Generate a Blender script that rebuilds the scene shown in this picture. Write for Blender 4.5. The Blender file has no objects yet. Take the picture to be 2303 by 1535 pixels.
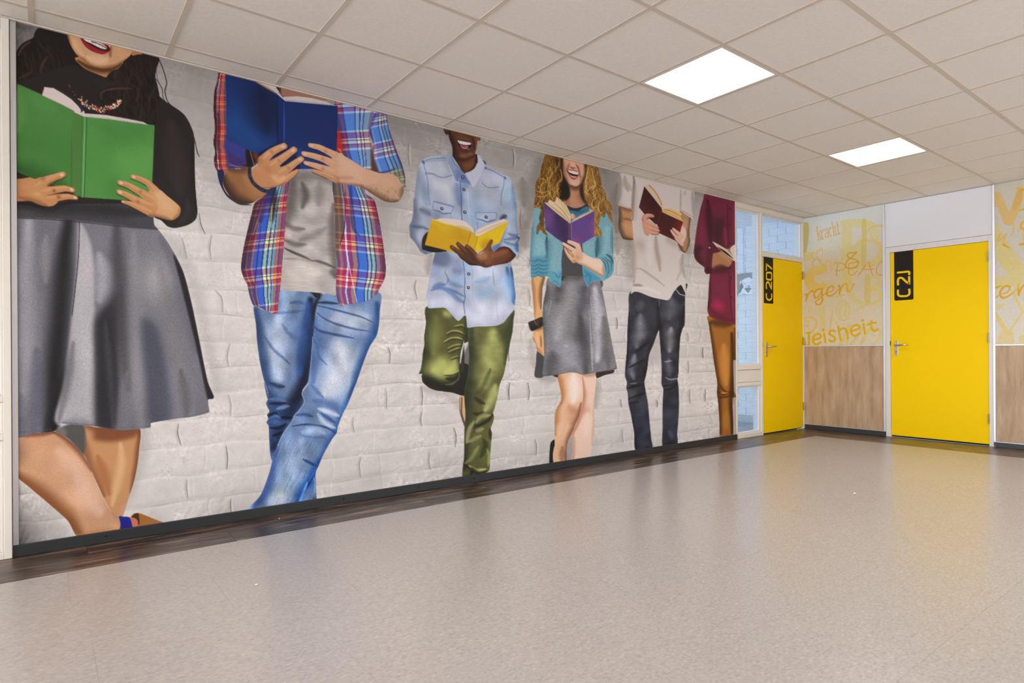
import bpy, bmesh, math, random
import numpy as np
from mathutils import Matrix, Vector

# ------------------------------------------------------------------ camera, world, light, exposure
SC = bpy.context.scene
COL = SC.collection
H = 2.6756            # ceiling height; floor z = 0, picture wall y = 0, wall with the second door x = XB
XB = 7.7431
XN, YB = -10.2, -6.6   # the two walls behind the camera
cam = bpy.data.cameras.new('camera'); camo = bpy.data.objects.new('camera', cam); COL.objects.link(camo)
yaw, roll = .6528, -.0063
Fw = Vector((math.sin(yaw), math.cos(yaw), 0)); Rt = Vector((math.cos(yaw), -math.sin(yaw), 0)); Up = Vector((0, 0, 1))
R2 = Rt*math.cos(roll)+Up*math.sin(roll); U2 = -Rt*math.sin(roll)+Up*math.cos(roll)
M = Matrix((R2, U2, -Fw)).transposed().to_4x4(); M.translation = Vector((.0452, -3.9272, 1.0095))
camo.matrix_world = M
cam.sensor_width = 36; cam.sensor_fit = 'HORIZONTAL'; cam.lens = 36*1375.169/2303; cam.shift_y = 20.76/2303; cam.clip_start = .05
SC.camera = camo
SC.view_settings.view_transform = 'Standard'; SC.view_settings.look = 'None'; SC.view_settings.gamma = 1; SC.view_settings.use_curve_mapping = False
SC.view_settings.exposure = 0.07
cy = SC.cycles; cy.max_bounces = 4; cy.diffuse_bounces = 3; cy.glossy_bounces = 3; cy.transmission_bounces = 3; cy.transparent_max_bounces = 6; cy.caustics_reflective = False; cy.caustics_refractive = False; cy.adaptive_threshold = .05; cy.use_light_tree = False
W = bpy.data.worlds.new('sky'); SC.world = W; W.use_nodes = True
W.node_tree.nodes['Background'].inputs[0].default_value = (.62, .76, 1, 1); W.node_tree.nodes['Background'].inputs[1].default_value = .5
LAMP = 3.0             # radiance of the ceiling panels' diffusers
BEAM = 14.5            # watts each panel throws downwards
def daylight(name, loc, rot, sx, sy, power, col):
    l = bpy.data.lights.new(name, 'AREA'); l.shape = 'RECTANGLE'; l.size, l.size_y = sx, sy; l.energy = power; l.color = col
    o = bpy.data.objects.new(name, l); COL.objects.link(o); o.location = loc; o.rotation_euler = rot; return o
# daylight entering by the windows at the near end and in the classroom beyond the glazing
daylight('unseen_daylight', (4.9, YB+.06, 1.55), (math.radians(90), 0, 0), 5.0, 1.5, 75, (.93, .96, 1))  # unseen fill added behind the camera to brighten the picture wall and first door
daylight('unseen_daylight', (XN+.06, -3.3, 1.40), (math.radians(90), 0, math.radians(-90)), 5.4, 2.3, 860, (.90, .95, 1))
daylight('unseen_daylight', (5.6, 4.7, 1.6), (math.radians(-90), 0, 0), 3.6, 1.7, 230, (.80, .89, 1))

# ------------------------------------------------------------------ helpers
def lin(c): return tuple(((x/255)/12.92 if x/255 <= .04045 else ((x/255+.055)/1.055)**2.4) for x in c)
def mat(name, col=None, rough=.5, metal=0., spec=.5):
    m = bpy.data.materials.new(name); m.use_nodes = True
    b = m.node_tree.nodes['Principled BSDF']
    if col is not None: b.inputs['Base Color'].default_value = (*lin(col), 1)
    b.inputs['Roughness'].default_value = rough; b.inputs['Metallic'].default_value = metal; b.inputs['Specular IOR Level'].default_value = spec
    return m, m.node_tree, b
def N(nt, kind, **kw):
    n = nt.nodes.new(kind)
    for k, v in kw.items():
        if k in n.inputs: n.inputs[k].default_value = v
        else: setattr(n, k, v)
    return n
def ramp(nt, fac, stops):
    r = nt.nodes.new('ShaderNodeValToRGB'); nt.links.new(fac, r.inputs[0])
    e = r.color_ramp.elements
    while len(e) < len(stops): e.new(.5)
    for k, (p, c) in zip(e, stops): k.position = p; k.color = (*lin(c), 1)
    return r.outputs[0]
def coords(nt, scale, out='Object'):
    t = nt.nodes.new('ShaderNodeTexCoord'); m = nt.nodes.new('ShaderNodeMapping'); m.inputs['Scale'].default_value = scale
    nt.links.new(t.outputs[out], m.inputs[0]); return m.outputs[0]
def link(o, parent=None):
    COL.objects.link(o)
    if parent is not None: o.parent = parent
    return o
def tag(o, label=None, cat=None, group=None, kind=None):
    for k, v in (('label', label), ('category', cat), ('group', group), ('kind', kind)):
        if v: o[k] = v
    return o
def empty(name, loc=(0, 0, 0)):
    o = bpy.data.objects.new(name, None); o.location = loc; o.empty_display_size = .1; COL.objects.link(o); return o
def mesh_obj(name, bm, material, parent=None, smooth=False):
    me = bpy.data.meshes.new(name); bm.to_mesh(me); bm.free()
    if material: me.materials.append(material)
    if smooth: me.shade_smooth()
    o = bpy.data.objects.new(name, me)
    link(o)
    if parent is not None: o.parent = parent; o.matrix_parent_inverse = Matrix.Translation(-Vector(parent.location)) if parent.parent is None else Matrix.Identity(4)
    return o
def add_box(bm, x0, x1, y0, y1, z0, z1, bev=0.):
    g = bmesh.ops.create_cube(bm, size=1)
    vs = g['verts']
    for v in vs: v.co = Vector(((x0+x1)/2+v.co.x*(x1-x0), (y0+y1)/2+v.co.y*(y1-y0), (z0+z1)/2+v.co.z*(z1-z0)))
    if bev: bmesh.ops.bevel(bm, geom=list({e for v in vs for e in v.link_edges}), offset=bev, segments=1, affect='EDGES')
def box(name, x0, x1, y0, y1, z0, z1, material, parent=None, bev=0.):
    bm = bmesh.new(); add_box(bm, min(x0, x1), max(x0, x1), min(y0, y1), max(y0, y1), min(z0, z1), max(z0, z1), bev)
    return mesh_obj(name, bm, material, parent)
def add_tube(bm, pts, r, n=12, caps=True):
    pts = [Vector(p) for p in pts]; rings = []
    for i, p in enumerate(pts):
        d = (pts[min(i+1, len(pts)-1)]-pts[max(i-1, 0)]).normalized()
        a = d.orthogonal().normalized() if i == 0 else (rings_a-d*rings_a.dot(d)).normalized()
        rings_a = a; b = d.cross(a); rr = r[i] if isinstance(r, (list, tuple)) else r
        rings.append([bm.verts.new(p+(a*math.cos(t)+b*math.sin(t))*rr) for t in [2*math.pi*k/n for k in range(n)]])
    for A_, B_ in zip(rings, rings[1:]):
        for k in range(n): bm.faces.new((A_[k], A_[(k+1) % n], B_[(k+1) % n], B_[k]))
    if caps: bm.faces.new(rings[0][::-1]); bm.faces.new(rings[-1])
def add_ribbon(bm, pts, w, place, d0, d1):
    """flat letter stroke of width w with thickness, from 2-D points; place(a, b, depth) gives the 3-D point"""
    p = np.array(pts, float); n = len(p)
    closed = n > 3 and np.hypot(*(p[0]-p[-1])) < 1e-4
    if closed: p = p[:-1]; n -= 1
    if n > 2: p = Art.smooth(p, closed, 5); n = len(p)
    t = (np.roll(p, -1, 0)-np.roll(p, 1, 0)) if closed else np.gradient(p, axis=0)
    t /= np.maximum(np.hypot(t[:, 0], t[:, 1]), 1e-9)[:, None]; nn = np.stack([-t[:, 1], t[:, 0]], 1)*w/2
    L, R_ = p+nn, p-nn
    v = [[bm.verts.new(place(*q, d)) for q in side] for side in (L, R_) for d in (d0, d1)]     # L0 L1 R0 R1
    rng = range(n if closed else n-1)
    for k in rng:
        j = (k+1) % n
        for a, b in ((1, 3), (3, 2), (2, 0), (0, 1)): bm.faces.new((v[a][k], v[b][k], v[b][j], v[a][j]))
    if not closed:
        for k in (0, n-1): bm.faces.new((v[0][k], v[1][k], v[3][k], v[2][k]))
    bmesh.ops.recalc_face_normals(bm, faces=bm.faces)
RND = random.Random(4)

# ---------------------------------------------------------------- print painter
# A tiny vector painter: outlines traced off the print are mapped onto the flat panel they are printed on (metres on
# that panel), rasterised there and stored as colours of the panel's own mesh.
class Art:
    def __init__(self, to_panel, us, vs, seed=1):
        self.to_panel = to_panel                       # traced point -> (u, v) metres on the panel
        self.us, self.vs = np.asarray(us, float), np.asarray(vs, float)
        self.NX, self.NY = len(us), len(vs)
        self.C = np.zeros((self.NY, self.NX, 3), np.float32)
        self.L = np.zeros((self.NY, self.NX), np.int16)
        self.rs = np.random.RandomState(seed)
        self.clip = self.on = None
        self.au, self.av = np.arange(self.NX), np.arange(self.NY)
    def idx(self, p):
        p = np.asarray(p, float)
        u, v = self.to_panel(p[:, 0], p[:, 1])
        su = 1 if self.us[-1] > self.us[0] else -1
        i = np.interp(u*su, self.us*su, self.au)
        i = i+np.where(u*su < self.us[0]*su, (u-self.us[0])/(self.us[1]-self.us[0]), 0)+np.where(u*su > self.us[-1]*su, (u-self.us[-1])/(self.us[-1]-self.us[-2]), 0)
        j = (v-self.vs[0])/(self.vs[1]-self.vs[0])
        return np.stack([i, j], 1)
    def scale(self, p):                                # cells per traced unit near p, in i and j
        q = self.idx([p, (p[0]+2, p[1]), (p[0], p[1]+2)])
        return max(.05, np.hypot(*(q[1]-q[0]))/2), max(.05, abs(q[2, 1]-q[0, 1])/2)
    # ---- masks: (j0, i0, array)
    @staticmethod
    def smooth(p, closed=True, k=6, t=.42):
        p = np.asarray(p, float); n = len(p)
        if n < 3: return p
        if closed: a, b, c, d = np.roll(p, 1, 0), p, np.roll(p, -1, 0), np.roll(p, -2, 0)
        else:
            b, c = p[:-1], p[1:]; a = np.vstack([p[:1], p[:-2]]); d = np.vstack([p[2:], p[-1:]])
        m1, m2 = (c-a)*t, (d-b)*t
        ln = np.hypot(*(c-b).T)[:, None]*.95                # keep long neighbours from bulging the curve
        m1 = m1*np.minimum(1, ln/(np.hypot(*m1.T)[:, None]+1e-9)); m2 = m2*np.minimum(1, ln/(np.hypot(*m2.T)[:, None]+1e-9))
        s = (np.arange(k)/k)[None, :, None]
        h = (2*s**3-3*s**2+1)*b[:, None]+(s**3-2*s**2+s)*m1[:, None]+(-2*s**3+3*s**2)*c[:, None]+(s**3-s**2)*m2[:, None]
        h = h.reshape(-1, 2)
        return h if closed else np.vstack([h, p[-1:]])
    def raster(self, q, pad=2):
        i0, j0 = np.floor(q.min(0)).astype(int)-pad; i1, j1 = np.ceil(q.max(0)).astype(int)+pad
        j0c, j1c = max(0, j0), min(self.NY, j1); i0c, i1c = max(0, i0), min(self.NX, i1)
        if j1c <= j0c or i1c <= i0c: return None
        SS = 4; H = (j1c-j0c)*SS; W = i1c-i0c
        acc = np.zeros((H, W+2), np.float32)
        x = q[:, 0]-i0c; y = (q[:, 1]-j0c)*SS
        x2, y2 = np.roll(x, -1), np.roll(y, -1)
        sg = np.where(y2 > y, 1., -1.)
        ya, yb = np.minimum(y, y2), np.maximum(y, y2)
        r0 = np.clip(np.ceil(ya-.5), 0, H).astype(int); r1 = np.clip(np.ceil(yb-.5), 0, H).astype(int)
        cnt = np.maximum(r1-r0, 0); tot = cnt.sum()
        if tot == 0: return None
        e = np.repeat(np.arange(len(x)), cnt)
        row = np.arange(tot)-np.repeat(np.cumsum(cnt)-cnt, cnt)+r0[e]
        dy = np.where(np.abs(y2-y) < 1e-9, 1e-9, y2-y)
        xc = np.clip(x[e]+(row+.5-y[e])/dy[e]*(x2-x)[e]+.5, 0, W+.999)
        f = np.floor(xc).astype(int); fr = xc-f
        np.add.at(acc, (row, f), sg[e]*(1-fr)); np.add.at(acc, (row, np.minimum(f+1, W+1)), sg[e]*fr)
        m = np.clip(np.abs(np.cumsum(acc, 1)[:, :W]), 0, 1).reshape(-1, SS, W).mean(1)
        return (j0c, i0c, m.astype(np.float32))
    @staticmethod
    def box(a, r, ax):
        if r < .4: return a
        k = int(round(r)); k = max(1, k)
        a = np.moveaxis(a, ax, 0)
        p = np.concatenate([np.repeat(a[:1], k+1, 0), a, np.repeat(a[-1:], k, 0)], 0)
        c = np.cumsum(p, 0, dtype=np.float64)
        return np.moveaxis(((c[2*k+1:]-c[:-2*k-1])/(2*k+1)).astype(np.float32), 0, ax)
    def blur(self, a, si, sj):
        for _ in range(2): a = self.box(self.box(a, si, 1), sj, 0)
        return a
    def area(self, pts, smooth=True, feather=0):
        p = self.smooth(pts) if smooth else np.asarray(pts, float)
        if not smooth:                                  # keep straight edges straight on the panel
            p = np.concatenate([np.linspace(a, b, 6, endpoint=False) for a, b in zip(p, np.roll(p, -1, 0))])
        q = self.idx(p)
        if feather:
            si, sj = self.scale(p.mean(0)); si *= feather; sj *= feather
            m = self.raster(q, pad=int(3*max(si, sj))+2)
            return m and (m[0], m[1], self.blur(m[2], si, sj))
        return self.raster(q)
    def segdist(self, q, si, sj, pad):
        i0, j0 = q[:, 0].min()-pad*si, q[:, 1].min()-pad*sj; i1, j1 = q[:, 0].max()+pad*si, q[:, 1].max()+pad*sj
        i0, j0 = max(0, int(i0)), max(0, int(j0)); i1, j1 = min(self.NX, int(i1)+2), min(self.NY, int(j1)+2)
        if i1 <= i0 or j1 <= j0: return None
        I = (np.arange(i0, i1)/si)[None, :].astype(np.float32); J = (np.arange(j0, j1)/sj)[:, None].astype(np.float32)
        return i0, j0, I, J
    def line(self, pts, w, soft=0., smooth=True, k=5):
        """stroke coverage: w a width or a list of widths along the points (traced units)"""
        pts = np.asarray(pts, float)
        ws = np.full(len(pts), w, float) if np.isscalar(w) else np.interp(np.linspace(0, 1, len(pts)), np.linspace(0, 1, len(w)), w)
        if smooth and len(pts) > 2:
            ws = np.interp(np.linspace(0, 1, (len(pts)-1)*k+1), np.linspace(0, 1, len(pts)), ws)
            pts = self.smooth(pts, closed=False, k=k)
        q = self.idx(pts); si, sj = self.scale(pts.mean(0))
        pad = ws.max()/2+soft*1.6+2
        g = self.segdist(q, si, sj, pad)
        if g is None: return None
        i0, j0, I, J = g
        X, Y = q[:, 0]/si, q[:, 1]/sj
        best = np.full((J.shape[0], I.shape[1]), 1e9, np.float32)
        for a in range(len(X)-1):
            dx, dy = X[a+1]-X[a], Y[a+1]-Y[a]; L2 = dx*dx+dy*dy+1e-9
            rr = pad+max(ws[a], ws[a+1])
            ia = slice(max(0, int((min(X[a], X[a+1])-rr)*si)-i0), max(0, int((max(X[a], X[a+1])+rr)*si)-i0+2))
            ja = slice(max(0, int((min(Y[a], Y[a+1])-rr)*sj)-j0), max(0, int((max(Y[a], Y[a+1])+rr)*sj)-j0+2))
            Is, Js = I[:, ia], J[ja]
            if Is.size == 0 or Js.size == 0: continue
            t = np.clip(((Is-X[a])*dx+(Js-Y[a])*dy)/L2, 0, 1)
            d = np.sqrt((Is-X[a]-t*dx)**2+(Js-Y[a]-t*dy)**2)-(ws[a]+(ws[a+1]-ws[a])*t)/2
            best[ja, ia] = np.minimum(best[ja, ia], d)
        if soft: m = np.clip(.5-best/(2*soft), 0, 1); m = m*m*(3-2*m)
        else: m = np.clip(.5-best/1.3, 0, 1)
        return (j0, i0, m.astype(np.float32))
    def brush(self, pts, w, soft, k=6):
        """soft shading stroke that thins out towards both ends"""
        pts = np.asarray(pts, float)
        ws = np.full(len(pts), w, float) if np.isscalar(w) else np.interp(np.linspace(0, 1, len(pts)), np.linspace(0, 1, len(w)), w)
        if len(pts) == 2: pts = np.stack([pts[0], pts.mean(0), pts[1]]); ws = np.array([ws[0], ws.mean(), ws[1]])
        ws = np.interp(np.linspace(0, 1, (len(pts)-1)*k+1), np.linspace(0, 1, len(pts)), ws)
        pts = self.smooth(pts, closed=False, k=k)
        sl = np.hypot(*np.diff(pts, axis=0).T); s = np.concatenate([[0], np.cumsum(sl)])/max(sl.sum(), 1e-6)
        Rr = (ws/2+soft)*np.interp(s, [0, .3, .7, 1], [.42, 1, 1, .42]); fin = np.clip((ws.mean()/2-soft)/(ws.mean()/2+soft), 0, .9)
        q = self.idx(pts); si, sj = self.scale(pts.mean(0))
        g = self.segdist(q, si, sj, Rr.max()+1)
        if g is None: return None
        i0, j0, I, J = g
        X, Y = q[:, 0]/si, q[:, 1]/sj
        best = np.full((J.shape[0], I.shape[1]), 9., np.float32)
        for a in range(len(X)-1):
            dx, dy = X[a+1]-X[a], Y[a+1]-Y[a]; L2 = dx*dx+dy*dy+1e-9; rr = max(Rr[a], Rr[a+1])+1
            ia = slice(max(0, int((min(X[a], X[a+1])-rr)*si)-i0), max(0, int((max(X[a], X[a+1])+rr)*si)-i0+2))
            ja = slice(max(0, int((min(Y[a], Y[a+1])-rr)*sj)-j0), max(0, int((max(Y[a], Y[a+1])+rr)*sj)-j0+2))
            Is, Js = I[:, ia], J[ja]
            if Is.size == 0 or Js.size == 0: continue
            t = np.clip(((Is-X[a])*dx+(Js-Y[a])*dy)/L2, 0, 1)
            d = np.sqrt((Is-X[a]-t*dx)**2+(Js-Y[a]-t*dy)**2)/(Rr[a]+(Rr[a+1]-Rr[a])*t)
            best[ja, ia] = np.minimum(best[ja, ia], d)
        m = np.clip((1-best)/(1-fin), 0, 1); m = m*m*(3-2*m)
        return (j0, i0, m.astype(np.float32))
    def dab(self, c, rx, ry=None, ang=0, hard=0):
        ry = ry or rx; q = self.idx([c])[0]; si, sj = self.scale(c); R = max(rx, ry)*(1.1 if hard else 2.2)
        g = self.segdist(q[None], si, sj, R)
        if g is None: return None
        i0, j0, I, J = g
        x, y = I-q[0]/si, J-q[1]/sj; a = math.radians(ang)
        d = ((x*math.cos(a)+y*math.sin(a))/rx)**2+((-x*math.sin(a)+y*math.cos(a))/ry)**2
        m = np.clip((1-np.sqrt(d))*min(rx, ry)/1.2+.5, 0, 1) if hard else np.exp(-d*1.1)
        return (j0, i0, m.astype(np.float32))
    # ---- painting
    def put(self, m, col, a=1., lab=None, mul=False):
        if m is None: return m
        j, i, k = m; h, w = k.shape; k = k*a
        if self.clip is not None:
            cj, ci, ck = self.clip
            full = np.zeros_like(k)
            a0, a1 = max(j, cj), min(j+h, cj+ck.shape[0]); b0, b1 = max(i, ci), min(i+w, ci+ck.shape[1])
            if a1 <= a0 or b1 <= b0: return m
            full[a0-j:a1-j, b0-i:b1-i] = ck[a0-cj:a1-cj, b0-ci:b1-ci]
            k = k*full
        if self.on is not None and lab is None: k = k*(self.L[j:j+h, i:i+w] == self.on)
        v = self.C[j:j+h, i:i+w]
        if callable(col): c = col(j, i, h, w)
        else: c = np.asarray(col, np.float32)/255
        if mul: v *= 1-k[..., None]*(1-c)
        else: v += (c-v)*k[..., None]
        if lab is not None and lab >= 0: self.L[j:j+h, i:i+w][k > .5] = lab
        return m
    def F(self, pts, col, lab=None, a=1., smooth=True, feather=0, clip=False):
        m = self.put(self.area(pts, smooth, feather), col, a, lab)
        if clip: self.clip = m
        return m
    def S(self, pts, w, col, a=1., soft=0., lab=None, smooth=True):
        if soft > 1 and lab is None: return self.put(self.brush(pts, w, soft), col, a)
        return self.put(self.line(pts, w, soft, smooth), col, a, lab)
    def D(self, c, r, col, a=1., ry=None, ang=0, hard=0, lab=None): return self.put(self.dab(c, r, ry, ang, hard), col, a, lab)
    def noise(self, si, sj, oct_=1):
        n = self.rs.rand(self.NY, self.NX).astype(np.float32)-.5
        n = self.blur(n, si, sj)
        return n/(n.std()+1e-6)
    def grain(self, m, n, amp):
        if m is None: return
        j, i, k = m; h, w = k.shape
        self.C[j:j+h, i:i+w] *= 1+(k*amp*n[j:j+h, i:i+w])[..., None]

def firm(A, m, k):
    """strengthen the tonal range of a painted part about its mean"""
    if m is None: return
    j, i, w = m; h, ww = w.shape; v = A.C[j:j+h, i:i+ww]; lab = A.L[j:j+h, i:i+ww]
    g = (v*w[..., None]).sum((0, 1))/max(w.sum(), 1)
    v += (np.clip(g+(v-g)*k, .02, 1)-v)*w[..., None]

def view(x0, y0, s):
    """traced lists come from enlarged crops: origin and enlargement of the crop -> common drawing units"""
    def P(t, dx=0, dy=0):
        return [(x0+(float(a)+dx)/s, y0+(float(b)+dy)/s) for a, b in (q.split(',') for q in t.split())]
    P.s = s
    return P
def hand_finger(A, pts, w, skin, dark, light, nail=None, lab=None):
    pts = np.asarray(pts, float); w = np.atleast_1d(np.asarray(w, float))
    cut = max(2, int(math.ceil(len(pts)*.62))); wi = np.interp(np.linspace(0, 1, len(pts)), np.linspace(0, 1, len(w)), w)
    A.S(pts[:cut]+[0, .14*w.mean()], wi[:cut]+1.2, dark, .7, soft=1.2, lab=-1)
    A.S(pts, w, skin, lab=lab)
    A.S(pts-[0, .2*w.mean()], w*.35, light, .55, soft=w.mean()*.28)
    if nail is not None:
        d = pts[1]-pts[0]; c = pts[0]+d/np.hypot(*d)*w[0]*.28
        A.D(c, w[0]*.42, nail, .9, ry=w[0]*.27, ang=math.degrees(math.atan2(d[1], d[0])), hard=1)

def hair_strands(A, region, n, cols, ln, w, a, dirn, wav, clip=None):
    """wavy strands started at random inside the box region, running along dirn (degrees)"""
    x0, y0, x1, y1 = region
    for _ in range(n):
        x, y = A.rs.uniform(x0, x1), A.rs.uniform(y0, y1)
        L = ln*A.rs.uniform(.5, 1.3); th = math.radians(dirn+A.rs.uniform(-25, 25)); ph = A.rs.uniform(0, 6.28); am = wav*A.rs.uniform(.4, 1.3)
        t = np.linspace(0, 1, 7)
        o = am*np.sin(ph+t*5.5)
        p = np.stack([x+L*t*math.cos(th)-o*math.sin(th), y+L*t*math.sin(th)+o*math.cos(th)], 1)
        A.S(p, [w*.4, w, w*.3], cols[A.rs.randint(len(cols))], a*A.rs.uniform(.4, 1), soft=1.1 if w < 3 else 2.2)

def paint_wall(A):
    """whitewashed brick wall behind the readers"""
    C = A.C
    n1, n2, n3 = A.noise(60, 60), A.noise(14, 12), A.noise(3, 3)
    C[:] = np.array([216, 210, 207], np.float32)/255
    patch = np.clip(A.noise(26, 20)*.8+.1, 0, 1.6)             # rough and smooth areas of the whitewash
    rel = A.noise(2, 2); rel = rel-np.roll(np.roll(rel, 2, 1), 2, 0); rel2 = A.noise(5, 4); rel2 = rel2-np.roll(np.roll(rel2, 4, 1), 4, 0)
    C *= (1+.026*n1+.014*n2+.006*n3+(.011*rel+.009*rel2)*patch)[..., None]
    # backdrop tone darkens towards the upper edge
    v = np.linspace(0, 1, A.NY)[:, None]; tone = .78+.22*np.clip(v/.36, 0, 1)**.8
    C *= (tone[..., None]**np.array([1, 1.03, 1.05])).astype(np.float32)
    rs = A.rs
    rows = [467, 526, 586, 650, 707, 767, 824, 881, 938, 997, 1059, 1118, 1180]      # heights of the bed joints
    zs = [A.to_panel(np.array([479.]), np.array([float(r)]))[1][0] for r in rows]
    up = zs[0]
    while up < A.vs[0]: up += .152; zs.insert(0, up)
    zs.append(zs[-1]-.15)
    nj = A.noise(9, 1); 
    fine = A.noise(1, 1)
    u0, u1 = A.us[0], A.us[-1]
    jj = lambda z: (z-A.vs[0])/(A.vs[1]-A.vs[0])
    ii = lambda u: float(np.interp(u, A.us, A.au))
    Jg = np.arange(A.NY)[:, None]
    shade = np.zeros((A.NY, A.NX), np.float32)
    wob = A.blur(rs.randn(8, A.NX).astype(np.float32), 22, 0)*7
    vis = np.clip(.45+A.blur(rs.randn(40, A.NX).astype(np.float32), 14, 0)*2.6, .05, 1.2)
    for r, z in enumerate(zs):
        c = jj(z)+wob[r % 8]*1.6
        d = Jg-c[None, :]
        up_fade = 1 if z < zs[4] else .45
        v = vis[r % 40][None, :]*up_fade
        shade -= .125*v*np.exp(-(d/1.0)**2)
        shade += .028*up_fade*np.exp(-((d-3.2)/2.6)**2)
        shade -= .03*up_fade*np.exp(-((d+4)/4.)**2)
        # head joints of the course below this bed joint
        if r+1 >= len(zs): continue
        u = u0-rs.uniform(0, .45)
        while u < u1:
            u += rs.uniform(.30, .52)
            i = ii(u); ja, jb = jj(z), jj(zs[r+1])
            js = np.arange(max(0, int(ja)), min(A.NY, int(jb)))
            if len(js) < 3 or i < 6 or i > A.NX-7: continue
            wv = i+1.6*np.sin(js*.09+r)+A.blur(rs.randn(1, len(js)).astype(np.float32), 4, 0)[0]*2.2
            st = rs.choice([.015, .03, .05, .07])*up_fade
            env = np.clip(np.minimum(js-ja, jb-js)/6., 0, 1)
            for o in range(-6, 7):
                col = np.clip(np.round(wv).astype(int)+o, 0, A.NX-1); dd = wv-np.round(wv)-o
                shade[js, col] += env*(-st*np.exp(-(dd/(.8+1.2*st))**2)+.025*np.exp(-((dd+3)/2.)**2))
    # pitted patches
    for _ in range(420):
        i, j = rs.randint(20, A.NX-20), rs.randint(20, A.NY-20); s = rs.uniform(5, 22)
        n = rs.randint(4, 26)
        pi = np.clip((i+rs.randn(n)*s).astype(int), 1, A.NX-2); pj = np.clip((j+rs.randn(n)*s*.7).astype(int), 1, A.NY-2)
        a = rs.uniform(.04, .24, n)
        shade[pj, pi] -= a; shade[pj+1, pi] += a*.5; shade[pj, pi+1] -= a*.5*rs.rand(n)
    shade += .016*fine*np.clip(n2, 0, 2)
    C *= np.clip(1+A.blur(shade, 0, 0), .25, 1.15)[..., None]

    g1, g2, g3, g4 = view(360, 420, 2.019), view(760, 250, 1.764), view(1100, 330, 2.075), view(1370, 640, 4.04)
    for P, ts in ((g1, '235,220 226,275 232,330|178,120 185,170 205,215|252,470 280,505 285,570|318,710 305,770 312,812|312,945 322,990 320,1040|122,1330 120,1370 128,1415|84,1075 80,1120 95,1170|300,1175 306,1230 303,1280|322,1415 319,1450 325,1480|100,230 112,280 122,325'),
                  (g2, '310,670 304,700 314,745|198,935 206,960 204,998|190,1100 193,1140 192,1180|330,1090 334,1130 332,1165|332,1190 328,1220 332,1250|62,1215 58,1240 66,1275|92,1370 84,1400 90,1450|364,1350 360,1390 368,1420|460,1255 468,1290 465,1330|282,130 278,170 284,215'),
                  (g3, '108,10 114,50 112,95|150,290 143,340 152,390|180,515 188,535 184,565|183,660 190,700 188,742|95,920 89,960 92,1000|95,1100 90,1140 93,1180|180,1100 186,1140 183,1180|215,1365 220,1400 218,1440'),
                  (g4, '705,430 716,470 714,510|850,570 846,620 852,665|733,950 728,1010 736,1075|875,950 868,1010 872,1060|122,1310 118,1370 127,1430|103,1040 106,1080 112,1110|66,300 72,350 68,400|715,690 722,750 718,805|430,1050 436,1080 432,1110')):
        for t in ts.split('|'):
            q = P(t); w = rs.uniform(1.2, 2.6)
            A.S([(x+2.2, y+.5) for x, y in q], w+2.5, (228, 222, 218), .5, soft=2.2); A.S([(x-2.5, y) for x, y in q], w+3, (168, 160, 154), .35, soft=3)
            A.S(q, [w*.5, w, w*.6], (92, 86, 80), rs.uniform(.4, .85), soft=.7)

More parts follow.
